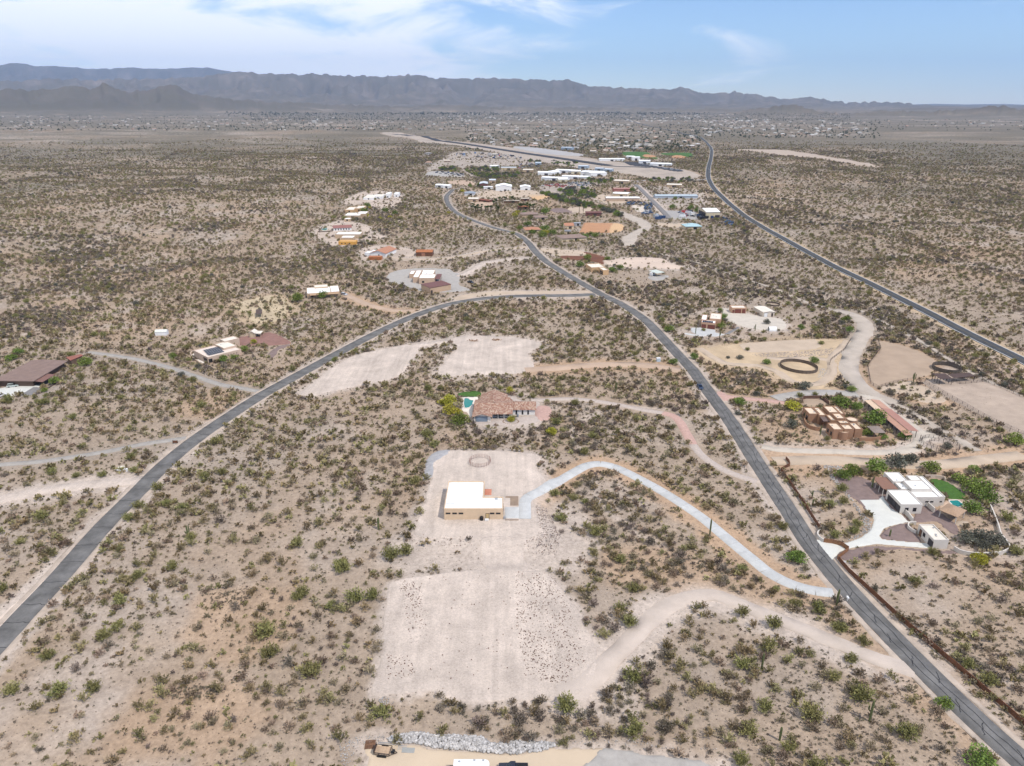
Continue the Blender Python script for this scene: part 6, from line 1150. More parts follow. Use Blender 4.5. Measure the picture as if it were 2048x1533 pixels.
def rocks_in(name, px, n, s0, s1, m, label=None, cat=None, parent=None, seed=1, pile=0.):
    P = ats(px); r = np.random.default_rng(seed); x = r.uniform(P[:, 0].min(), P[:, 0].max(), n*6); y = r.uniform(P[:, 1].min(), P[:, 1].max(), n*6); k = np.nonzero(inpoly(x, y, P))[0][:n]
    V = []; Fc = []; b = 0; z = H(x[k], y[k]); d, _, _ = sdf_poly(x[k], y[k], P)
    for i, j in enumerate(k):
        v, f = ROCKS[r.integers(8)]; a = r.uniform(0, 6.28); s = r.uniform(s0, s1); R = np.array([[math.cos(a), -math.sin(a), 0], [math.sin(a), math.cos(a), 0], [0, 0, 1]])
        V.append((v * s) @ R.T + (x[j], y[j], z[i] + .1 + .12*s + pile*min(d[i], 1.5)*r.uniform(.3, 1))); Fc.append(f + b); b += 12
    o = mesh_obj(name, raw_mesh(name, np.concatenate(V), np.concatenate(Fc), m), parent); EXCL.append((P, 1))
    if not parent: tag(o, label, cat, kind='stuff')
    return o
rocks_in('riprap', cO(325,110, 400,80, 480,62, 640,36, 760,38, 900,78, 1060,66, 1250,72, 1480,90, 1560,160, 1640,178, 1820,140, 2048,150, 2340,160, 2360,200, 2200,260, 2048,272, 1900,295, 1720,292, 1560,280, 1250,248, 1000,230, 860,215, 720,175, 560,158, 380,152), 2200, .30, .95, ROCKW, 'band of broken white rock along the bottom yard', 'rocks', pile=.35)
rocks_in('riprap', c2(400,290, 600,300, 560,330, 470,350, 600,510, 690,640, 780,735, 815,790, 790,830, 700,880, 600,915, 590,900, 700,860, 735,790, 700,700, 620,580, 560,500, 440,380), 900, .25, .55, ROCKW, 'pale rock channel beside the garage house driveway', 'rocks', seed=3)
rocks_in('riprap', c8(830,610, 1000,600, 1250,590, 1400,575, 1500,560, 1480,620, 1200,635, 900,635), 700, .3, .7, ROCKP, 'purplish rock bank below the sandy arena', 'rocks', seed=4)
rocks_in('riprap', c8(1385,720, 1440,730, 1455,760, 1420,795, 1370,805, 1390,760), 130, .3, .6, ROCKW, 'pale stones right of the large round pen', 'rocks', seed=5)
rocks_in('scattered_stones', F_(1730,1500, 1000,1485, 1280,1480, 1330,1500, 1200,1497), 120, .15, .35, ROCKW, 'pale stones on the bank right of the riprap', 'rocks', seed=6)
rocks_in('scattered_stones', c5(60,1290, 330,1260, 300,1300, 130,1330, 60,1478, 0,1478, 0,1320), 160, .12, .35, ROCKW, 'pale stones left of the utility trailer', 'rocks', seed=7)
rocks_in('scattered_stones', c5(250,1010, 320,1000, 380,1050, 300,1090), 60, .15, .4, ROCKW, 'pale stones at the lower left pad corner', 'rocks', seed=8)
rocks_in('scattered_stones', cD(690,1060, 1000,900, 1250,820, 1150,1000, 800,1120), 150, .15, .4, ROCKW, 'stony bank below the brown-roofed lodge', 'rocks', seed=9)
rocks_in('pad_rubble', c5(1200,150, 1450,165, 1560,330, 1640,430, 1700,600, 1700,780, 1500,890, 1260,870, 1190,500), 620, .08, .26, ROCKP, 'small stones and clods over the right half of the lower pad', 'rocks', seed=21)
rocks_in('pad_rubble', c5(380,200, 560,215, 600,420, 600,640, 480,640, 420,420), 200, .10, .3, ROCKP, 'small stones over the upper left of the lower pad', 'rocks', seed=22)
rocks_in('bank_rubble', cQ(1380,640, 1500,700, 1660,1000, 1600,1180, 1380,1190, 1420,900), 330, .12, .45, ROCKP, 'rubble on the bank right of the white-roofed house', 'rocks', seed=23)
o = bpy.data.objects['stone_planter']; o.location = PLANTER_C
for k in range(22):
    a = 6.2832*k/22; v, f = ROCKS[k % 8]; mesh_obj('stone', raw_mesh('stone', v*.75, f, ROCKB), o, (3.1*math.cos(a), 2.6*math.sin(a), .15), k)
EXCL.append((np.array([(PLANTER_C.x+3.5*math.cos(a), PLANTER_C.y+3*math.sin(a)) for a in np.linspace(0, 6.28, 12)]), 1))
for lab, c_ in (('left brown brush pile on the upper pale pad', (946, 683)), ('right brown brush pile on the upper pale pad', (992, 681))):
    p = at(c_); V = []; Fc = []; b = 0
    for k in range(60):
        v, f = ROCKS[k % 8]; V.append(v*random.uniform(.3, .9) + (random.gauss(0, 1.1), random.gauss(0, .7), abs(random.gauss(.2, .35)))); Fc.append(f+b); b += 12
    tag(mesh_obj('brush_pile', raw_mesh('brush_pile', np.concatenate(V), np.concatenate(Fc), mat('dry_brush', (.30, .19, .12), .95, .3, 2)), None, p), lab, 'brush pile')
# ---------------------------------------------------------------- plants
def leaf_mat(name, col, rnd=.36, tr=.25):
    m = mat(name, col, .9, .28, 2.5, 0, rnd=rnd, spec=0., detail=1); return m
CREO = leaf_mat('creosote_leaf', (.275, .235, .115)); CREO2 = leaf_mat('grey_bush_leaf', (.30, .245, .16)); BURS = leaf_mat('bursage_leaf', (.245, .21, .15)); DARKB = leaf_mat('dark_brush', (.215, .18, .14))
PALO = leaf_mat('palo_verde_leaf', (.255, .245, .095), .18); YEL = leaf_mat('yellow_bloom_leaf', (.40, .37, .055), .12); MESQ = leaf_mat('mesquite_leaf', (.165, .22, .055), .2); GREYT = leaf_mat('grey_tree_leaf', (.135, .135, .105), .2)
STEM = mat('dry_stem', (.17, .13, .095), .9, .2, 3); BARK = mat('bark', (.12, .10, .065), .9, .2, 3); DRYW = leaf_mat('dry_weed', (.24, .15, .115), .25)
def blades(base, tips, width, r):
    """thin leaf triangles from arrays of base and tip points"""
    d = tips - base; s = np.cross(d, r.normal(size=d.shape)); s = s / (np.linalg.norm(s, axis=1, keepdims=True) + 1e-9) * width[:, None]
    mid = base + d * .45; V = np.stack([base, mid + s, tips, mid - s], 1).reshape(-1, 3); k = np.arange(len(base)) * 4
    return V, np.stack([k, k+1, k+2, k+3], 1)
def bush_geom(seed, nst=22, nl=9, h=.62, spread=1.0, lw=.035, ll=.16):
    r = np.random.default_rng(seed); B = []; T = []; Wd = []; SB = []; ST_ = []
    for k in range(nst):
        a = r.uniform(0, 6.283); tl = r.uniform(.08, 1.0) ** .7 * spread; L = r.uniform(.75, 1.05)
        tip = np.array([math.cos(a)*tl*.5*L, math.sin(a)*tl*.5*L, h*L*(1.05 - .55*tl*tl)]); SB.append((0, 0, 0)); ST_.append(tip)
        for j in range(nl):
            t = r.uniform(.38, 1.05); p = tip * t * np.array([1, 1, 1 - .15*(1-t)]); d = r.normal(size=3); d = d/np.linalg.norm(d) + tip/np.linalg.norm(tip)*.9 + (0, 0, .35); d = d/np.linalg.norm(d)
            q = p + r.normal(size=3)*.035; B.append(q); T.append(q + d*ll*r.uniform(.6, 1.2)); Wd.append(lw*r.uniform(.7, 1.3))
    return blades(np.array(B), np.array(T), np.array(Wd), r), (np.array(SB), np.array(ST_), r)
def stems_mesh(name, sb, m, w=.012):
    V, q = blades(sb[0], sb[1], np.full(len(sb[0]), w), sb[2]); return raw_mesh(name, V, q, m)
def crown_geom(seed, n=900, h=.75, base=.22, lobes=7, ls=.085):
    r = np.random.default_rng(seed); C = []; 
    for k in range(lobes):
        a = 6.283*k/lobes + r.uniform(-.4, .4); d = r.uniform(.12, .30); C.append((math.cos(a)*d, math.sin(a)*d, base + (h-base)*r.uniform(.3, .62), r.uniform(.14, .23)))
    C.append((0, 0, h*.72, .22)); C = np.array(C); i = r.integers(0, len(C), n); u = r.normal(size=(n, 3)); u = u/np.linalg.norm(u, axis=1, keepdims=True)
    rad = C[i, 3] * (.45 + .6*r.random(n)**.5); p = C[i, :3] + u*rad[:, None]*np.array([1.15, 1.15, .85]); p[:, 2] = np.maximum(p[:, 2], .05)
    d = u + r.normal(size=(n, 3))*.8 + np.array([0, 0, .2]); d = d/np.linalg.norm(d, axis=1, keepdims=True); L = ls*r.uniform(.6, 1.4, n)
    return blades(p, p + d*L[:, None], L*.38, r)
def trunk_mesh(name, seed, m, h=.75):
    r = random.Random(seed); mb = MB(); mb.tube([(0,0,-.08), (.01,0,.1), (.02,.01,.2)], [.035, .028, .022], 6)
    for k in range(5):
        a = 6.283*k/5 + r.uniform(-.4, .4); d = r.uniform(.18, .3); mb.tube([(.02,.01,.16), (.5*d*math.cos(a), .5*d*math.sin(a), .33), (d*math.cos(a), d*math.sin(a), h*r.uniform(.6, .8))], [.018, .011, .005], 5)
    return mb.mesh(name, m)
KIND = {}
def make_kind(key, leaf, n, fn):
    KIND[key] = []
    for k in range(n):
        g, sb = fn(k); KIND[key].append((raw_mesh(key, g[0], g[1], leaf), stems_mesh(key + '_stems', sb, STEM)))
make_kind('creosote_bush', CREO, 4, lambda k: bush_geom(10+k)); make_kind('grey_bush', CREO2, 3, lambda k: bush_geom(30+k, 20, 9, .55, 1.05, .04)); make_kind('bursage_bush', BURS, 3, lambda k: bush_geom(50+k, 12, 7, .5, 1.1, .07, .22)); make_kind('dark_brush', DARKB, 3, lambda k: bush_geom(70+k, 22, 8, .55, 1.1, .035, .2))
LOD = {k: [raw_mesh(k + '_small', *bush_geom(400+j+len(k), 9, 5, .52, 1.05, .11, .30)[0], v[0][0].materials[0]) for j in range(3)] for k, v in KIND.items()}
TREE = {}
for key, lm, base in (('palo_verde', PALO, .12), ('yellow_tree', YEL, .12), ('mesquite_tree', MESQ, .14), ('grey_tree', GREYT, .12)):
    if key == 'palo_verde':
        TREE[key] = []
        for k in range(4):
            g, sb = bush_geom(140+k, 60, 13, .62, 1.0, .020, .12); TREE[key].append((raw_mesh(key + '_crown', g[0], g[1], lm), stems_mesh(key + '_trunk', sb, BARK, .012)))
    else: TREE[key] = [(raw_mesh(key + '_crown', *crown_geom(100+k+len(key), 900, .68, .03, 9, .075), lm), trunk_mesh(key + '_trunk', k, BARK)) for k in range(4)]
MARKS = [(n, at(q)) for n, q in (('the white-roofed house', (947,1030)), ('the small round pen', (960,926)), ('the tile-roofed house', (1000,830)), ('the lower bare pad', (960,1270)), ('the white rock band', (940,1490)), ('the utility trailer', (765,1508)), ('the round white tank', (243,938)),
 ('the brown-roofed lodge', (60,760)), ('the solar house', (430,715)), ('the left driveway mouth', (370,880)), ('the upper pale pads', (800,730)), ('the tan flat-roofed house', (635,600)), ('the gravel compound', (860,580)), ('the white gable house', (765,512)), ('the ridge houses', (695,460)), ('the road junction', (1195,588)),
 ('the dark red plot', (1190,520)), ('the terracotta house', (1415,655)), ('the large round pen', (1597,736)), ('the paddocks', (1850,770)), ('the adobe house', (1660,850)), ('the long pink barn', (1770,840)), ('the garage house', (1820,1010)), ('the guest house', (1870,1090)), ('the driveway gate', (1670,1095)),
 ('the pole saguaro', (1420,1065)), ('the driveway foot', (1672,1195)), ('the driveway bend', (1180,930)), ('the many-armed saguaro', (1738,1443)), ('the rusty fence', (1880,1315)), ('the dirt road end', (1820,1340)), ('the dirt road curve', (1385,1192)), ('the rusty bare patch', (490,1250)), ('the lower left corner', (60,1480)), ('the bottom right corner', (2000,1500)), ('the left road', (116,1158)), ('the pale dirt road', (120,985)), ('the orange arena', (1190,458)), ('the warehouse', (1420,430)), ('the white hall', (1005,375)), ('the paver driveway', (1370,860)), ('the brown tiled roofs', (1060,432)), ('the maroon barn', (1188,425)), ('the tan barn', (950,397)), ('the rust shed', (1050,415)), ('the long stable', (1020,402)))]
def zone(x, y):
    n, p = min(MARKS, key=lambda q: (q[1].x-x)**2 + (q[1].y-y)**2); dx, dy = x-p.x, y-p.y
    s_ = ('well ' if math.hypot(dx, dy) > 28 else '')
    if abs(dx) > 2.2*abs(dy): return s_ + ('right of ' if dx > 0 else 'left of ') + n
    if abs(dy) > 2.2*abs(dx): return s_ + ('beyond ' if dy > 0 else 'below ') + n
    return s_ + ('up' if dy > 0 else 'down') + (' and right of ' if dx > 0 else ' and left of ') + n
SIZEW = lambda s_, a, b: 'large' if s_ > b else 'small' if s_ < a else 'mid-sized'
# hand-placed trees and big shrubs: (px, py, crown width m, kind)
g_, y_, m_, k_ = 'palo_verde', 'yellow_tree', 'mesquite_tree', 'grey_tree'
TP = []
def tp(kind, *a):
    for i in range(0, len(a), 3): TP.append((a[i], a[i+1], a[i+2], kind))
tp(g_, 532,1268,6, 542,1307,5, 347,1137,4, 272,1158,4, 258,1040,4, 278,1015,4.5, 240,1208,4, 237,1258,4, 208,1276,4.5, 97,1314,4, 190,1379,4, 117,1386,5, 26,1382,4.5, 41,1088,3.5, 85,1038,5, 384,1079,4, 334,1012,4, 363,1018,3.5, 6,1180,4, 595,1092,4.5, 595,1197,4, 434,888,5, 316,979,4.5, 410,958,4, 445,949,4, 261,919,4, 269,944,3.5, 105,949,4, 205,953,4, 154,955,3.5, 404,815,4.5, 469,793,4.5, 223,776,4, 243,799,4, 163,758,4, 18,804,5.5, 146,839,4, 92,700,5)
tp(m_, 919,848,6.5)
tp(g_,  857,781,4.5, 882,781,4, 853,873,5.5, 831,966,5, 867,895,3.5, 1042,795,3, 1001,780,3, 1025,842,4, 1112,850,4.5, 1185,876,4.5, 1065,797,3.5, 1093,807,3, 1167,764,4, 1146,779,3, 1151,811,4.5, 1171,909,4.5, 1109,991,4, 1148,1000,3.5, 1120,1041,4.5, 1189,1069,5, 1171,1008,3, 812,1107,5, 712,1196,6, 747,1195,4.5, 686,1142,5, 783,1113,6, 762,1430,4.5, 1131,1416,5.5, 1243,1124,4, 1259,1248,4.5, 1266,1180,4, 1266,1356,5, 1266,1467,5, 1240,1220,4, 620,1350,5, 605,1190,4.5, 664,1215,3.5, 680,1136,5)
tp(g_, 1483,1228,4, 1548,1251,4.5, 1536,1301,5, 1483,1331,4.5, 1724,1396,6, 1621,1434,5.5, 1530,1416,4.5, 1812,1471,5, 1495,1463,4.5, 1677,1260,4, 1636,1222,4.5, 1589,1213,4, 1551,1184,2.6, 1484,1142,3.4, 1703,1321,3.5, 1830,1166,4, 1932,1331,3.5, 1973,1363,4.5, 1727,1287,4, 1665,1356,4, 1483,1524,4, 1577,1500,3.5, 1633,1534,4, 1660,1013,4, 1685,1007,4, 1682,980,4.5, 1714,1052,4, 1706,1066,4, 1670,1074,4, 1567,1058,3.5, 1863,1109,3.5, 2031,1108,4.5, 2012,1040,5, 1653,882,3, 1719,894,3)
tp(m_, 173,730,6, 111,768,5, 89,785,3, 38,709,5, 23,721,5, 448,724,4.5, 469,720,4, 489,703,4, 347,717,3.5, 595,603,8, 645,597,6, 1338,664,5, 1347,729,4, 1388,719,4, 1533,729,4, 1628,727,4, 1681,812,7, 1712,818,5, 1749,845,8, 1690,644,5, 1698,665,4.5, 1602,660,4, 1750,942,7, 1704,948,5, 1685,955,5, 1860,941,6, 2029,888,6, 1951,983,7, 1973,1003,6, 1919,965,5, 1943,1022,6, 1948,944,4, 1592,1120,5, 1886,1412,3.4, 1959,1528,5, 1446,639,4.5, 1442,657,4.5, 1440,626,3.5, 1703,784,4, 1480,809,5, 1735,870,4, 1808,878,4.5, 1765,878,3.5, 668,724,2.5, 1063,428,0.1)
tp(y_, 898,808,7.5, 901,827,7.5, 884,809,4, 1020,787,4.5, 1103,869,5, 508,688,4, 1585,818,7, 1956,1125,5, 919,830,3.5)
tp(k_, 1789,930,8, 1820,925,6, 1931,1082,6, 1985,1084,7, 1955,1075,5, 1965,1095,5, 1582,854,5.5, 1609,778,6, 1533,649,4.5, 1512,792,4, 1894,897,4, 1475,831,3, 1480,719,4, 1456,719,2.5)
tp(g_, 1407,664,3, 1526,668,2.5, 1500,673,2.5, 1478,666,3, 1358,638,4, 1630,792,3, 1599,795,4, 1472,689,3, 1389,686,4.5, 1642,690,4, 1495,703,3, 1629,661,4, 1642,646,4, 1380,773,4, 1605,640,3, 1575,612,4, 1595,616,4, 1625,625,4)
# greenery of the far compounds
tp(m_, 1048,432,9, 1090,428,12, 1055,453,9, 1090,462,10, 1130,455,8, 1105,470,10, 1085,475,9, 1065,468,8, 1040,460,8, 1190,475,8, 1180,472,7, 1145,480,7, 1170,478,8, 735,415,10, 728,425,9, 770,425,9, 790,430,8, 1395,425,9, 1380,420,8, 1345,418,9, 1265,385,10, 1165,390,12, 1185,395,12, 1140,388,11, 1120,384,10, 1178,360,9, 1015,372,9, 960,372,9, 940,375,8, 1240,540,6, 1225,545,6, 1215,522,5, 1175,520,6, 1160,535,6, 1350,400,7)
tp(y_, 925,385,7, 1030,435,8, 733,434,7, 760,440,6, 780,437,6, 1035,428,7, 897,428,5, 902,345,7, 740,418,5, 1092,470,8)
tp(g_, 800,440,7, 820,438,6, 690,440,7, 668,438,6, 1060,440,8, 1010,455,7, 1025,470,6, 1120,440,7, 1330,395,8, 1260,400,8, 745,490,6, 752,505,5, 728,475,4)
NT = 0
def plant_tree(px, py, s_, kind, loc=None):
    global NT
    p = loc or at((px, py + (.16*s_*((py-CY)*CT + FPX*ST)/CAMH - 3 if py > 500 else 0))); c, t = TREE[kind][NT % 4]; rz = NT*2.399; NT += 1; s_ = s_*(1.2 if kind == 'mesquite_tree' and py > 500 else 1.0); ht = s_ * random.uniform(.8, 1.05)
    o = empty({'palo_verde': 'palo_verde_tree', 'yellow_tree': 'yellow_flowering_tree', 'mesquite_tree': 'mesquite_tree', 'grey_tree': 'grey_leafed_tree'}[kind], (p.x, p.y, p.z), rz)
    for nm, me in (('crown', c), ('trunk', t)): q = mesh_obj(nm, me, o); q.scale = (s_*1.05, s_*1.05, ht)
    z = zone(p.x, p.y); lk = {'palo_verde': 'olive green palo verde', 'yellow_tree': 'yellow-green flowering tree', 'mesquite_tree': 'dense green mesquite tree', 'grey_tree': 'dark grey-green tree'}[kind]
    tag(o, SIZEW(s_, 3.8, 5.2) + ' ' + lk + ' ' + z, 'tree', lk + 's ' + z); return o
for a in TP:
    if a[2] > 1: plant_tree(*a)
# planter shrub
plant_tree(0, 0, 3.6, 'yellow_tree', loc=PLANTER_C)
# ---------------------------------------------------------------- wild scrub
def excluded(x, y):
    e = np.zeros(x.shape, bool)
    for P, pk in EXCL:
        e |= inpoly(x, y, P) if pk > .99 else inpoly(x, y, P) & (_T[(x*13.7).astype(np.int64) & 511, (y*11.3).astype(np.int64) & 511] < pk)
    e |= inpoly(x, y, DISTURBED) & (vn(x*3.1, y*2.7, 5) > .16)
    return e
def scatter(n, rmin, rmax, seed, dens):
    r = np.random.default_rng(seed); az = r.uniform(-.86, .86, n); rr = np.sqrt(r.uniform(rmin**2, rmax**2, n)); x, y = rr*np.sin(az), rr*np.cos(az)
    # inside a wedge a little wider than the picture
    k = (np.abs(x) < y*.78 + 45) & (r.random(n) < dens(x, y, rr)); x, y = x[k], y[k]; k = ~excluded(x, y); return x[k], y[k], r
def dens_common(x, y):
    a = fbm(x/38, y/38, 61, 3); b = fbm(x/170 + y/400, y/120, 62, 3); wash = np.clip(1 - np.abs(fbm(x/150+7, y/210, 63, 3) - .5)*16, 0, 1)
    return np.clip(.66 + 1.3*(a-.5) + .7*(b-.5) + .5*wash, .3, 1.25), wash
def thin(rr, r0): return np.where(rr > r0, (r0/np.maximum(rr, 1))**1.05*(1 - .85*sst(1500, 2700, rr)), 1.0)
def d_big(x, y, rr): d, w = dens_common(x, y); return np.clip(d*thin(rr, 420)*(1 + .45*(rr < 420)), 0, 1)
FIELD = {}
def area(a, b): return .86*(b*b - a*a)
def build_field(key, per_m2, rmax, smin, smax, seed, dens=d_big, pw=1.0, grow=1.0):
    n = int(area(70, rmax)*per_m2); x, y, r = scatter(n, 70, rmax, seed, dens); s_ = smin + (smax-smin)*r.random(len(x))**2.0
    rr = np.hypot(x, y); s_ = s_*np.where(rr > 420, (rr/420)**(.3*grow), 1.0); return x, y, H(x, y), s_, r
def gn_scatter(name, label, cat, x, y, z, s_, meshes, r, pick=None):
    me = bpy.data.meshes.new(name); me.vertices.add(len(x)); me.vertices.foreach_set('co', np.stack([x, y, z], 1).astype(np.float32).ravel())
    a = me.attributes.new('size', 'FLOAT', 'POINT'); a.data.foreach_set('value', s_.astype(np.float32)); a = me.attributes.new('turn', 'FLOAT', 'POINT'); a.data.foreach_set('value', r.uniform(0, 6.28, len(x)).astype(np.float32))
    a = me.attributes.new('pick', 'INT', 'POINT'); a.data.foreach_set('value', (r.integers(0, len(meshes), len(x)) if pick is None else pick).astype(np.int32))
    a = me.attributes.new('tall', 'FLOAT', 'POINT'); a.data.foreach_set('value', r.uniform(.75, 1.25, len(x)).astype(np.float32))
    o = mesh_obj(name, me); tag(o, label, cat, kind='stuff')
    ng = bpy.data.node_groups.new(name, 'GeometryNodeTree'); ng.interface.new_socket('Geometry', in_out='INPUT', socket_type='NodeSocketGeometry'); ng.interface.new_socket('Geometry', in_out='OUTPUT', socket_type='NodeSocketGeometry')
    N = ng.nodes.new; L = ng.links.new; gi = N('NodeGroupInput'); go_ = N('NodeGroupOutput'); m2p = N('GeometryNodeMeshToPoints'); L(gi.outputs[0], m2p.inputs['Mesh'])
    jn = N('GeometryNodeJoinGeometry')
    for me_ in meshes:
        src = bpy.data.objects.new('plant_form', me_); oi = N('GeometryNodeObjectInfo'); oi.inputs['Object'].default_value = src; oi.inputs['As Instance'].default_value = True; L(oi.outputs['Geometry'], jn.inputs[0])
    ip = N('GeometryNodeInstanceOnPoints'); L(m2p.outputs[0], ip.inputs['Points']); L(jn.outputs[0], ip.inputs['Instance']); ip.inputs['Pick Instance'].default_value = True
    def attr(nm, ty):
        q = N('GeometryNodeInputNamedAttribute'); q.data_type = ty; q.inputs['Name'].default_value = nm; return q.outputs['Attribute']
    L(attr('pick', 'INT'), ip.inputs['Instance Index']); cx = N('ShaderNodeCombineXYZ'); L(attr('turn', 'FLOAT'), cx.inputs['Z']); L(cx.outputs[0], ip.inputs['Rotation'])
    sz = attr('size', 'FLOAT'); mu = N('ShaderNodeMath'); mu.operation = 'MULTIPLY'; L(sz, mu.inputs[0]); L(attr('tall', 'FLOAT'), mu.inputs[1])
    c3 = N('ShaderNodeCombineXYZ'); L(sz, c3.inputs['X']); L(sz, c3.inputs['Y']); L(mu.outputs[0], c3.inputs['Z']); L(c3.outputs[0], ip.inputs['Scale']); L(ip.outputs[0], go_.inputs[0])
    md = o.modifiers.new('scatter', 'NODES'); md.node_group = ng; return o
def in_frame(x, y, z):
    f = y*CT - (z-CAMH)*ST; u = y*ST + (z-CAMH)*CT; px = CX + FPX*x/f; py = CY - FPX*u/f; return (px > 4) & (px < 2044) & (py > 100) & (py < 1526)
BUSHLAB = {'creosote_bush': 'olive creosote bush', 'grey_bush': 'greyish green desert bush', 'bursage_bush': 'low pale grey-brown bush', 'dark_brush': 'dark brown brush clump'}
def field(key, label, per_m2, rmax, smin, smax, seed, n_ind, **kw):
    x, y, z, s_, r = build_field(key, per_m2, rmax, smin, smax, seed, **kw); vis = np.where(in_frame(x, y, z), s_/np.hypot(x, y), 0); top = np.argsort(-vis)[:n_ind]; ms = KIND[key]
    for i in top:
        c, st = ms[int(r.integers(len(ms)))]; o = mesh_obj(key, c, None, (x[i], y[i], z[i]), float(r.uniform(0, 6.28))); o.scale = (s_[i], s_[i], s_[i]*float(r.uniform(.8, 1.2)))
        zn = zone(x[i], y[i]); tag(o, SIZEW(s_[i], smin + (smax-smin)*.25, smin + (smax-smin)*.6) + ' ' + BUSHLAB[key] + ' ' + zn, 'bush', BUSHLAB[key] + ' group ' + zn)
        if key != 'bursage_bush': mesh_obj('stems', st, o)
    rest = np.ones(len(x), bool); rest[top] = False
    gn_scatter(key.replace('_bush', '').replace('_brush', '') + '_scrub', label, 'scrub', x[rest], y[rest], z[rest], s_[rest], [m[0] for m in ms] + LOD[key], r, pick=np.where(np.hypot(x, y)[rest] < 520, r.integers(0, len(ms), rest.sum()), len(ms) + r.integers(0, 3, rest.sum()))); return len(x)
def d_wash(x, y, rr):
    d, w = dens_common(x, y); e = np.zeros(x.shape)
    for C, wd in ((ats(WASH), 26), (ats(WASH2), 20)):
        Cc = catmull(C, False, 12); dm = np.full(x.shape, 1e9)
        for q in Cc: dm = np.minimum(dm, (x-q[0])**2 + (y-q[1])**2)
        e = np.maximum(e, np.clip(1.3 - np.sqrt(dm)/wd, 0, 1))
    return np.clip((.04 + 1.1*w*np.clip(d + .2, 0, 1) + .9*e)*thin(rr, 420), 0, 1)
def d_road(x, y, rr):
    e = np.zeros(x.shape)
    for C, wd in ((CL, 7.5), (CR, 7.5), (CHW, 9)):
        for q in C[::3]: e = np.maximum(e, np.exp(-(((x-q[0])**2 + (y-q[1])**2)/(wd*wd) - .0)))
    return np.clip(e*.8*(vn(x/9, y/9, 88) > .42), 0, 1)
cnt = [field('creosote_bush', 'olive creosote scrub over the whole desert plain', .10, 2700, .9, 3.7, 201, 300),
       field('grey_bush', 'greyish green scrub over the whole desert plain', .09, 2700, .8, 3.3, 202, 300),
       field('bursage_bush', 'low pale bursage scattered between larger bushes', .30, 700, .3, .95, 203, 300),
       field('dark_brush', 'dark brush along gullies and washes', .11, 2200, 1.2, 3.6, 204, 300, dens=d_wash)]
# wild palo verde and mesquite farther out, roadside shrubs
x, y, z, s_, r = build_field('palo', .0035, 3200, 2.4, 4.6, 205, grow=.6); k = (np.hypot(x, y) > 330); gn_scatter('palo_verde_scrub', 'scattered olive palo verde across the middle distance', 'scrub', x[k], y[k], z[k], s_[k], [t[0] for t in TREE['palo_verde']], r)
x, y, z, s_, r = build_field('mesq', .0055, 2600, 2.2, 4.4, 206, dens=d_wash, grow=.6); k = (np.hypot(x, y) > 330); gn_scatter('mesquite_scrub', 'grey-green mesquite thickets along the far washes', 'scrub', x[k], y[k], z[k], s_[k], [t[0] for t in TREE['grey_tree']] + [TREE['palo_verde'][0][0]], r)
x, y, z, s_, r = build_field('side', .28, 700, .8, 2.0, 207, dens=d_road); gn_scatter('roadside_scrub', 'green shrubs lining the road shoulders', 'scrub', x, y, z, s_, [t[0] for t in KIND['creosote_bush']], r)
# dry weeds on the pads and clods in the paddock
def weeds(name, label, polys, n, s0, s1, meshes, seed):
    X = []; Y = []; r = np.random.default_rng(seed)
    for px, k in polys:
        P = ats(px); x = r.uniform(P[:, 0].min(), P[:, 0].max(), k*5); y = r.uniform(P[:, 1].min(), P[:, 1].max(), k*5); i = np.nonzero(inpoly(x, y, P) & (vn(x/2.2, y/2.2, seed) + r.random(len(x))*.9 > .75))[0][:k]; X.append(x[i]); Y.append(y[i])
    x = np.concatenate(X); y = np.concatenate(Y); gn_scatter(name, label, 'weeds', x, y, H(x, y)+.05, r.uniform(s0, s1, len(x)), meshes, r)
BM = [t[0] for t in KIND['bursage_bush']]; WM_ = [raw_mesh('weed', *bush_geom(90+k, 14, 5, .45, .9, .10, .22)[0], DRYW) for k in range(3)]
weeds('dry_weeds', 'small reddish dry weeds dotted over the bare pads', [(c5(390,210, 560,230, 560,420, 440,420), 130), (c5(440,420, 600,420, 600,620, 470,620), 45), (c5(300,720, 480,720, 520,850, 330,900), 80), (c5(1200,150, 1450,170, 1600,480, 1680,760, 1500,880, 1260,860, 1200,500), 900), (c5(600,180, 1180,180, 1200,960, 600,960), 90), (cQ(1380,650, 1500,700, 1640,1000, 1600,1150, 1380,1180, 1200,1100, 1450,950), 230), (cQ(100,980, 700,1000, 750,1090, 100,1110), 70), (c5(1340,870, 1560,860, 1540,910, 1360,910), 40)], 0, .16, .42, WM_, 301)
weeds('paddock_clods', 'dark clods strewn over the grey paddock', [(cN(330,520, 520,470, 900,480, 1020,640, 900,790, 620,720, 380,600), 330), (cN(900,560, 1200,640, 1250,720, 1000,760), 60)], 0, .25, .6, [raw_mesh('clod', ROCKS[k][0], ROCKS[k][1], mat('dark_clod', (.10, .075, .06), .95, .3)) for k in range(4)], 302)
weeds('bursage_patch', 'dense low grey bursage on the bottom right slope', [(cR(300,850, 700,800, 1300,950, 1700,1500, 900,1530, 300,1530), 420), (cR(1500,300, 2040,300, 2040,1000, 1500,700), 160), (c7(1430,640, 1750,600, 1700,700, 1440,760), 150), (c7(1150,1290, 1500,1260, 1480,1365, 1150,1365), 160), (c5(0,700, 250,750, 200,1100, 0,1100), 60)], 0, .3, .75, BM, 303)
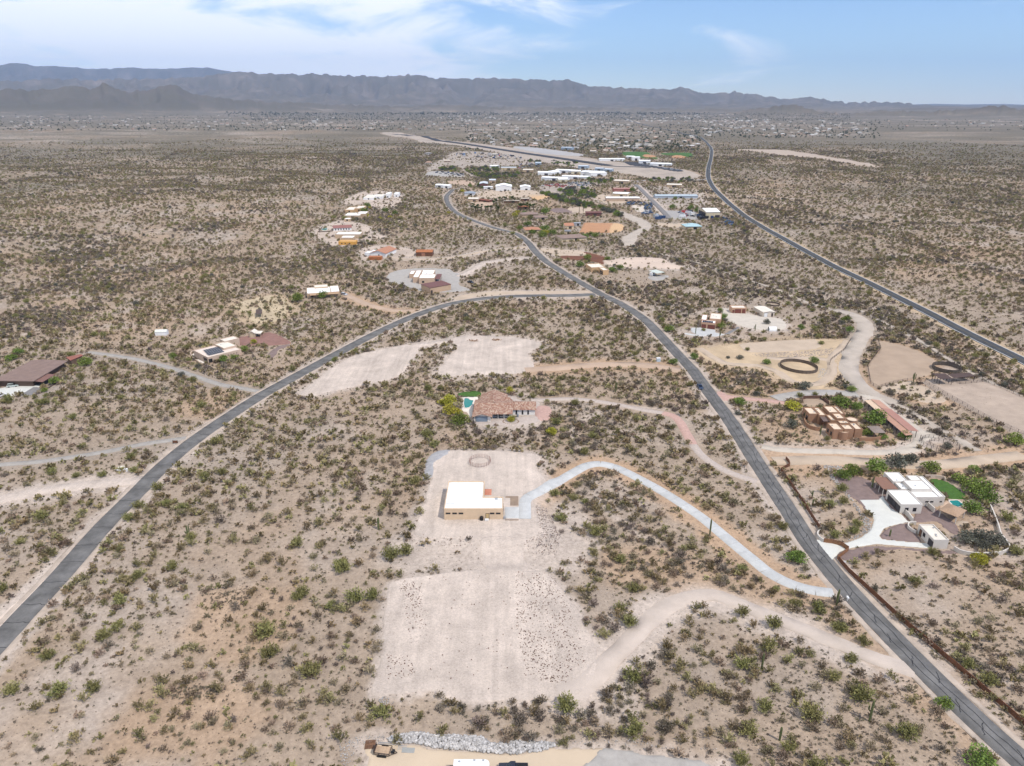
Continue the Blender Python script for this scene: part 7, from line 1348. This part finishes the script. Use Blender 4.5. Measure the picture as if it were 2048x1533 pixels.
# thickets in and around the yards
def thicket(name, label, polys, s0, s1, meshes, seed):
    X = []; Y = []; r = np.random.default_rng(seed)
    for px, k in polys:
        P = ats(px); x = r.uniform(P[:, 0].min(), P[:, 0].max(), k*6); y = r.uniform(P[:, 1].min(), P[:, 1].max(), k*6); i = np.nonzero(inpoly(x, y, P))[0][:k]; X.append(x[i]); Y.append(y[i])
    x = np.concatenate(X); y = np.concatenate(Y); gn_scatter(name, label, 'scrub', x, y, H(x, y), r.uniform(s0, s1, len(x)), meshes, r)
thicket('yard_thicket', 'dark green thickets between the industrial yards', [(cI(700,390, 900,350, 1250,370, 1260,420, 1100,440, 750,440), 70), (cI(760,440, 1200,460, 1560,440, 1560,520, 1200,540, 900,520), 110), (cI(280,370, 520,350, 640,430, 300,405), 45), (cJ(430,480, 600,450, 850,480, 840,570, 700,575, 440,540), 80), (cJ(200,500, 480,560, 900,680, 1150,760, 1130,800, 860,700, 500,620, 250,530), 110), (cK(1050,90, 1350,190, 1600,250, 1580,290, 1300,200, 1080,120), 60), (cJ(730,350, 1000,350, 1040,330, 1000,380, 780,420), 40), (cI(900,640, 1000,660, 1000,700, 900,690), 12), (cJ(1420,340, 1960,340, 1960,390, 1440,380), 40), (cJ(300,130, 620,150, 600,200, 320,180), 35), (cI(1700,230, 1900,270, 1900,300, 1700,280), 25)], 3.5, 7.5, [t[0] for t in TREE['grey_tree'][:2]] + [t[0] for t in TREE['mesquite_tree'][:2]], 401)
# ---------------------------------------------------------------- saguaros
SAG = mat('saguaro_green', (.12, .135, .055), .8, .15, 4, .02)
def ribbed(pts, rad, n=20):
    pts = [Vector(p) for p in pts]; V = []; k_ = len(pts)
    for i, p in enumerate(pts):
        d = (pts[min(i+1, k_-1)] - pts[max(i-1, 0)]).normalized(); up = Vector((0, 1, 0)) if abs(d.y) < .9 else Vector((1, 0, 0)); a = d.cross(up).normalized(); b = a.cross(d)
        for j in range(n): rr = rad[i]*(1 if j % 2 else .78); t = 6.2832*j/n; V.append(p + (a*math.cos(t) + b*math.sin(t))*rr)
    return V, [(i*n+j, i*n+(j+1) % n, (i+1)*n+(j+1) % n, (i+1)*n+j) for i in range(k_-1) for j in range(n)]
def saguaro(px, h, arms, label):
    o = empty('saguaro_cactus', at(px), random.uniform(0, 6)); tag(o, label, 'cactus', 'saguaros on the desert slopes'); R = .24
    v, f = ribbed([(0,0,-.3),(0,0,.3),(0,0,h*.5),(0,0,h*.85),(0,0,h*.96),(0,0,h)], [R*.8, R*.9, R*1.05, R, R*.7, .03]); MB().add(v, f).build('trunk', SAG, o)
    for k in range(arms):
        a = 6.2832*k/max(arms, 1) + random.uniform(-.5, .5); z = h*random.uniform(.32, .5); d = .62; c, s_ = math.cos(a), math.sin(a); t = h*random.uniform(.62, .95)
        v, f = ribbed([(c*.1,s_*.1,z),(c*d*.6,s_*d*.6,z+.03),(c*d,s_*d,z+.22),(c*d*1.04,s_*d*1.04,z+.6),(c*d*1.04,s_*d*1.04,t-.1),(c*d*1.04,s_*d*1.04,t)], [R*.55, R*.7, R*.75, R*.75, R*.6, .02], 16); MB().add(v, f).build('arm', SAG, o)
for px, h, a, lab in (((1738.5, 1443), 5.6, 3, 'many-armed saguaro in the bottom right scrub'), ((1523, 1339), 4.6, 2, 'saguaro beside a shrub below the dirt road'), ((1559, 1481), 3.6, 0, 'short armless saguaro in the bottom right scrub'), ((1673, 1211), 5.0, 1, 'saguaro at the foot of the concrete driveway'), ((1419.5, 1070), 5.5, 0, 'slim pole saguaro beside the concrete driveway'), ((1624, 995), 2.6, 1, 'upper of two saguaros behind the rusty fence'), ((1625, 1012), 2.4, 0, 'lower of two saguaros behind the rusty fence'), ((1779, 1074), 2.6, 1, 'saguaro on the purple gravel island'), ((1640, 871), 4.2, 0, 'saguaro near the curved wall of the adobe house'), ((1609, 838), 3.6, 0, 'saguaro at the left corner of the adobe house'), ((1391, 668), 4.6, 0, 'saguaro on the apron of the terracotta house'), ((1439, 677), 4.4, 1, 'saguaro right of the terracotta house apron'), ((1376, 636), 4.2, 0, 'saguaro left of the terracotta house'), ((1510, 662), 4.0, 1, 'saguaro on the dirt lot near the white tent'), ((1826, 766), 5.2, 3, 'saguaro at the paddock corner'), ((1744, 976), 4.4, 1, 'saguaro beside the brown porch roof'), ((757, 1060), 4.2, 1, 'saguaro left of the middle pad'), ((377, 1077), 4.4, 2, 'saguaro among shrubs right of the left road'), ((1231, 785), 4.8, 1, 'saguaro beside the paver driveway')):
    saguaro(px, h, a, lab)
# palms of the nursery
PALMG = leaf_mat('palm_frond', (.06, .085, .03), .2)
def palm_meshes():
    r = np.random.default_rng(5); B = []; T = []
    for k in range(34): a = r.uniform(0, 6.28); e = r.uniform(-.5, 1.1); B.append((0, 0, 5.0)); T.append((1.9*math.cos(a)*math.cos(e), 1.9*math.sin(a)*math.cos(e), 5.0 + 1.5*math.sin(e)))
    V, q = blades(np.array(B), np.array(T), np.full(34, .28), r); return raw_mesh('palm_crown', V, q, PALMG), MB().tube([(0,0,-.3),(0,0,2.5),(0,0,5)], [.26, .2, .17], 7).mesh('palm_trunk', BARK)
pc_, pt_ = palm_meshes()
def palm(px, sc):
    p = at(px); o = empty('palm_tree', p, random.uniform(0, 6)); o.scale = (sc, sc, sc); mesh_obj('crown', pc_, o); mesh_obj('trunk', pt_, o); tag(o, 'palm tree ' + zone(p.x, p.y) + ' in the nursery rows', 'palm', 'nursery palms')
for k in range(60):
    t = random.random(); row = random.choice((0, 1, 2)); palm(cK(*[(420 + 340*t, 300 - 90*min(1, t*2) + random.uniform(-8, 8)), (800 + 190*t, 290 + random.uniform(0, 25)), (240 + 330*t, 310 + random.uniform(-10, 15))][row])[0], random.uniform(.9, 1.5))
for a in ((1512, 325), (1560, 318)): palm(cK(*a)[0], 1.5)
# ---------------------------------------------------------------- parked vehicles in the yards (a pixel or two each)
def tiny_car(m, kind):
    b = MB(); L_, W2, hh = {'car': (4.4, .9, .85), 'truck': (5.6, 1.0, 1.1), 'van': (5.4, 1.0, 1.2), 'camper': (7.5, 1.25, 2.4)}[kind]
    b.box(-L_/2, L_/2, -W2, W2, .3, .3 + hh*.62 if kind != 'camper' else 3.0, 0); x0, x1 = {'car': (-1.3, .9), 'truck': (-.5, 1.2), 'van': (-2.5, 1.6), 'camper': (-3.6, 3.4)}[kind]
    z = .3 + hh*.62 if kind != 'camper' else 3.0; t = .62 if kind != 'camper' else .12
    v = [(x0, -W2*.93, z), (x1+.4, -W2*.93, z), (x1+.4, W2*.93, z), (x0, W2*.93, z), (x0+.2, -W2*.78, z+t), (x1-.15, -W2*.78, z+t), (x1-.15, W2*.78, z+t), (x0+.2, W2*.78, z+t)]; b.add(v, [(0,1,5,4),(1,2,6,5),(2,3,7,6),(3,0,4,7)], 1); b.add(v[4:], [(0,1,2,3)], 0)
    for wx in (-L_*.3, L_*.3):
        for wy in (-W2, W2): b.tube([(wx, wy-.1, .33), (wx, wy+.1, .33)], .33, 8, 2)
    return b.mesh(kind, [m, CARGL, TYRE])
PC = {'white': (.7, .7, .7), 'silver': (.42, .43, .45), 'black': (.02, .02, .025), 'dark blue': (.03, .06, .14), 'blue': (.06, .16, .34), 'red': (.45, .06, .05), 'grey': (.16, .16, .17), 'tan': (.4, .33, .24)}
CM = {}
def put_cars(px, n, cols, kinds, where, group, seed, rot=None):
    P = ats(px); r = random.Random(seed); k = 0; tries = 0; used = []
    while k < n and tries < n*60:
        tries += 1; x = r.uniform(P[:, 0].min(), P[:, 0].max()); y = r.uniform(P[:, 1].min(), P[:, 1].max())
        if not inpoly(np.array([x]), np.array([y]), P)[0] or any((x-a)**2 + ((y-b)*.8)**2 < 24 for a, b in used): continue
        used.append((x, y)); c = r.choice(cols); kd = r.choice(kinds)
        if (c, kd) not in CM: CM[(c, kd)] = tiny_car(paint('yard_' + c.replace(' ', '_'), PC[c]), kd)
        z = G(x, y); o = mesh_obj('parked_' + ('camper' if kd == 'camper' else kd), CM[(c, kd)], None, (x, y, z + .1 + .0004*y), (rot if rot is not None else r.uniform(0, 6.28)) + r.uniform(-.15, .15)); tag(o, c + ' ' + {'car': 'car', 'truck': 'pickup truck', 'van': 'van', 'camper': 'camper trailer'}[kd] + ' ' + where, 'vehicle', group); k += 1
ALL = list(PC)
put_cars(cM(390,260, 560,255, 740,280, 760,330, 690,330, 640,300, 480,305, 440,310, 400,300), 46, ['dark blue', 'black', 'blue', 'grey', 'white', 'dark blue'], ['car', 'truck', 'car'], 'in the salvage yard beside the side road', 'salvage yard vehicles', 1)
put_cars(cM(640,320, 740,330, 750,400, 740,440, 620,440, 650,390), 32, ['dark blue', 'black', 'blue', 'grey', 'white'], ['car', 'truck'], 'at the lower end of the salvage yard', 'salvage yard vehicles at the lower end', 2)
put_cars(cM(790,450, 920,500, 900,530, 800,490), 6, ['white', 'silver', 'dark blue'], ['van', 'camper'], 'at the foot of the side road', 'vehicles at the side road', 3)
put_cars(cM(1160,410, 1250,400, 1370,430, 1360,470, 1200,480), 14, ['dark blue', 'black', 'white', 'red', 'tan'], ['truck', 'van', 'camper'], 'in the yard left of the warehouse', 'warehouse yard vehicles', 4)
put_cars(cM(1450,470, 1650,465, 1650,500, 1450,510), 10, ['black', 'dark blue', 'white'], ['truck', 'camper'], 'before the warehouse', 'vehicles before the warehouse', 5)
put_cars(cM(1785,490, 1840,490, 1950,590, 1850,605), 14, ['dark blue', 'black', 'blue'], ['truck', 'van'], 'in the line below the warehouse', 'vehicles in line below the warehouse', 6)
put_cars(cI(230,425, 440,440, 690,465, 690,498, 450,490, 250,450), 26, ['dark blue', 'black', 'white', 'silver', 'grey'], ['car', 'truck', 'van'], 'on the far grey gravel lot', 'vehicles on the far gravel lot', 7)
put_cars(cI(830,130, 1260,150, 1600,200, 1600,240, 1300,240, 850,210), 60, ALL, ['car', 'truck', 'van', 'camper'], 'in the cluttered yard below the runway', 'yard vehicles below the runway', 8)
put_cars(cI(1560,290, 1900,290, 1900,360, 1560,380), 30, ['dark blue', 'black', 'grey', 'white', 'red'], ['truck', 'car'], 'in the scrap yard beside the white sheds', 'scrap yard vehicles', 9)
put_cars(cI(560,130, 760,150, 700,190, 560,180), 10, ALL, ['truck', 'camper'], 'at the top of the cluttered yard', 'vehicles at the top of the yard', 19)
put_cars(cJ(190,425, 330,400, 560,435, 430,450), 24, ['red', 'red', 'red', 'white'], ['car', 'truck'], 'in the red row below the white sheds', 'red row vehicles', 10, rot=.4)
put_cars(cJ(450,395, 650,385, 760,380, 760,430, 640,430), 26, ['white', 'silver', 'grey', 'dark blue'], ['car', 'truck', 'van'], 'in the lot below the white sheds', 'vehicles below the white sheds', 11)
put_cars(cJ(1270,560, 1330,570, 1330,590, 1260,580), 4, ['white', 'silver'], ['truck'], 'before the tan block workshop', 'vehicles before the tan workshop', 12)
put_cars(cJ(1260,150, 1450,190, 1850,250, 1700,235), 9, ['white'], ['van'], 'on the dark airfield apron', 'vehicles on the airfield apron', 13)
for i, (a, b) in enumerate(((1094, 300), (1075, 410), (1085, 440), (1130, 548))):
    p = at(crop(1100, 220, 3.413)(a, b)[0]); m_c = tiny_car(paint('hw%d' % i, (.7, .7, .7) if i % 2 else (.35, .36, .38)), 'car'); tag(mesh_obj('highway_car', m_c, None, (p.x+2, p.y, p.z+off(p.y, .14)), 1.57), ['pale car on the far bend of the highway', 'white car on the highway, second from the bend', 'pale car on the highway, third from the bend', 'white car nearest on the highway'][i], 'car', 'cars on the highway')
# ---------------------------------------------------------------- the town
TW = [mat('town_wall_%d' % i, c, .9, .05) for i, c in enumerate(((.50, .45, .38), (.46, .35, .26), (.54, .52, .49), (.42, .31, .24)))]; TR = [mat('town_roof_%d' % i, c, .85, .06) for i, c in enumerate(((.54, .53, .51), (.38, .25, .185), (.46, .40, .33), (.28, .25, .23), (.46, .43, .385)))]
TM = {}
def town_mesh(i, j, kind):
    if (i, j, kind) in TM: return TM[(i, j, kind)]
    b = MB(); q = MB()
    if kind == 'gable': gable_wall(b, -8, 8, -5, 5, 3.2, 2, 'u'); gable_roof(q, -8, 8, -5, 5, 3.2, 2, .6, 'u')
    elif kind == 'hip': b.box(-8, 8, -5, 5, -1, 3.2); hip_roof(q, -8, 8, -5, 5, 3.2, 2, .6)
    else: b.box(-9, 9, -4.5, 4.5, -1, 4.0); q.box(-8.7, 8.7, -4.2, 4.2, 4.003, 4.1)
    n0 = len(b.f); b.add(q.v, q.f, 1)
    for k in (-5, -1, 4): b.box(k-.8, k+.8, -(5.04 if kind != 'flat' else 4.54), -(5.0 if kind != 'flat' else 4.5), .9, 2.3, 2)
    TM[(i, j, kind)] = b.mesh('town_house', [TW[i], TR[j], GLASS]); return TM[(i, j, kind)]
COLN = ['white', 'clay', 'tan', 'grey', 'pale']
rt_ = random.Random(5); TOWN = []
for (x0, x1, y0, y1), n, w_ in (((935, 1395, 262, 296), 170, 'in the suburb behind the runway'), ((940, 1300, 248, 266), 60, 'at the back of the suburb behind the runway'), ((1400, 1740, 240, 274), 150, 'in the white district beyond the highway bend'), ((600, 940, 236, 260), 90, 'in the sparse streets left of the runway end'), ((0, 600, 233, 262), 120, 'scattered on the plain at far left'), ((1740, 2048, 240, 256), 20, 'at the far right edge of town'), ((880, 1500, 229, 248), 220, 'in the dense far town'), ((850, 1000, 305, 330), 5, 'at the top of the yards'), ((1150, 1400, 296, 308), 12, 'beside the sports fields')):
    for _ in range(n):
        px, py = rt_.uniform(x0, x1), rt_.uniform(y0, y1)
        TOWN.append((px, py, w_))
W = ats([(t[0], t[1]) for t in TOWN]); Z = H(W[:, 0], W[:, 1]); bad = excluded(W[:, 0], W[:, 1]); d_ = np.hypot(W[:, 0], W[:, 1]); order = [i for i in np.argsort(d_) if not bad[i]]
FB = []
for c_, i in enumerate(order):
    white = 'white district' in TOWN[i][2] or 'dense' in TOWN[i][2]; wi = rt_.choice((0, 1, 2, 2, 3)); ri = rt_.choice((0, 0, 4, 2) if white else (1, 2, 2, 4, 3, 0)); kd = rt_.choice(('flat', 'flat', 'gable', 'hip')); sc = rt_.uniform(.7, 1.1); rz = rt_.choice((0, 0, 1.57, .4))
    if c_ < 300:
        o = mesh_obj('town_house', town_mesh(wi, ri, kd), None, (W[i][0], W[i][1], Z[i]), rz); o.scale = (sc, sc, 1.1); tag(o, COLN[ri] + '-roofed ' + {'flat': 'flat', 'gable': 'gabled', 'hip': 'hipped'}[kd] + ' house ' + zone_far(TOWN[i][0], TOWN[i][1]), 'house', 'town houses ' + zone_far(TOWN[i][0], TOWN[i][1]))
    else: FB.append((W[i][0], W[i][1], Z[i], wi, ri, kd, sc, rz))
if FB:
    b = MB()
    for x, y, z, wi, ri, kd, sc, rz in FB:
        c, s_ = math.cos(rz)*sc, math.sin(rz)*sc; q = MB(); gable_wall(q, -8, 8, -5, 5, 3.5, 2, 'u'); n_ = len(q.f); gable_roof(q, -8, 8, -5, 5, 3.5, 2, .5, 'u')
        vs = [(x + a*c - e*s_, y + a*s_ + e*c, z + g) for a, e, g in q.v]; b.add(vs, q.f[:n_], wi); b.add(vs, q.f[n_:], 4 + ri); b.v = b.v[:len(b.v)-len(vs)]
        b.f[-(len(q.f)-n_):] = [tuple(k - len(vs) for k in f) for f in b.f[-(len(q.f)-n_):]]
    tag(b.build('far_town', TW + TR), 'tiny houses of the farthest town streets', 'town', kind='stuff')
TT_ = [raw_mesh('town_tree', *crown_geom(300+k, 120, .9, .05, 5, .2), mat('town_leaf', (.062, .078, .036), .9, .3, 2, rnd=.3)) for k in range(3)]
rt_ = random.Random(9); TP2 = []
for (x0, x1, y0, y1), n, w_ in (((600, 940, 236, 262), 420, 'in the streets left of the runway end'), ((930, 1400, 250, 302), 900, 'in the suburb behind the runway'), ((1380, 1760, 240, 278), 600, 'in the white district beyond the highway'), ((0, 600, 230, 262), 800, 'on the plain at far left'), ((1740, 2048, 240, 262), 120, 'at the far right edge of town'), ((500, 1700, 227, 242), 3000, 'in the dense far town'), ((450, 1420, 226, 231), 500, 'along the far river'), ((1250, 1400, 288, 304), 60, 'along the sports fields')):
    for _ in range(n): TP2.append((rt_.uniform(x0, x1), rt_.uniform(y0, y1), w_))
W = ats([(t[0], t[1]) for t in TP2]); Z = H(W[:, 0], W[:, 1]); d_ = np.hypot(W[:, 0], W[:, 1]); bad = excluded(W[:, 0], W[:, 1]); order = np.array([i for i in np.argsort(d_) if not bad[i]]); rr_ = np.random.default_rng(4); S_ = rr_.uniform(4, 7.5, len(W)); S_ = np.where([t[2] == 'along the far river' for t in TP2], S_*2.0, S_)
for i in order[:300]:
    o = mesh_obj('town_tree', TT_[i % 3], None, (W[i][0], W[i][1], Z[i]), i*1.7); o.scale = (S_[i], S_[i], S_[i]*.9); tag(o, ('tall' if S_[i] > 6 else 'small') + ' dark green tree ' + zone_far(TP2[i][0], TP2[i][1]), 'tree', 'town trees ' + zone_far(TP2[i][0], TP2[i][1]))
k = order[300:]; gn_scatter('far_town_trees', 'dark green trees of the distant town and river', 'trees', W[k, 0], W[k, 1], Z[k], S_[k]*1.05, TT_, rr_)
# ---------------------------------------------------------------- haze: one closed box of even air round everything
hz = bpy.data.materials.new('haze'); hz.use_nodes = True; nt = hz.node_tree; nt.nodes.clear(); out = nt.nodes.new('ShaderNodeOutputMaterial'); pv = nt.nodes.new('ShaderNodeVolumePrincipled')
pv.inputs['Color'].default_value = (.40, .62, 1.0, 1); pv.inputs['Density'].default_value = 3.2e-5; pv.inputs['Anisotropy'].default_value = .1; nt.links.new(pv.outputs[0], out.inputs['Volume'])
o = MB().box(-29300, 29300, -29300, 29300, -60, 1650).build('haze', hz); o['kind'] = 'stuff'
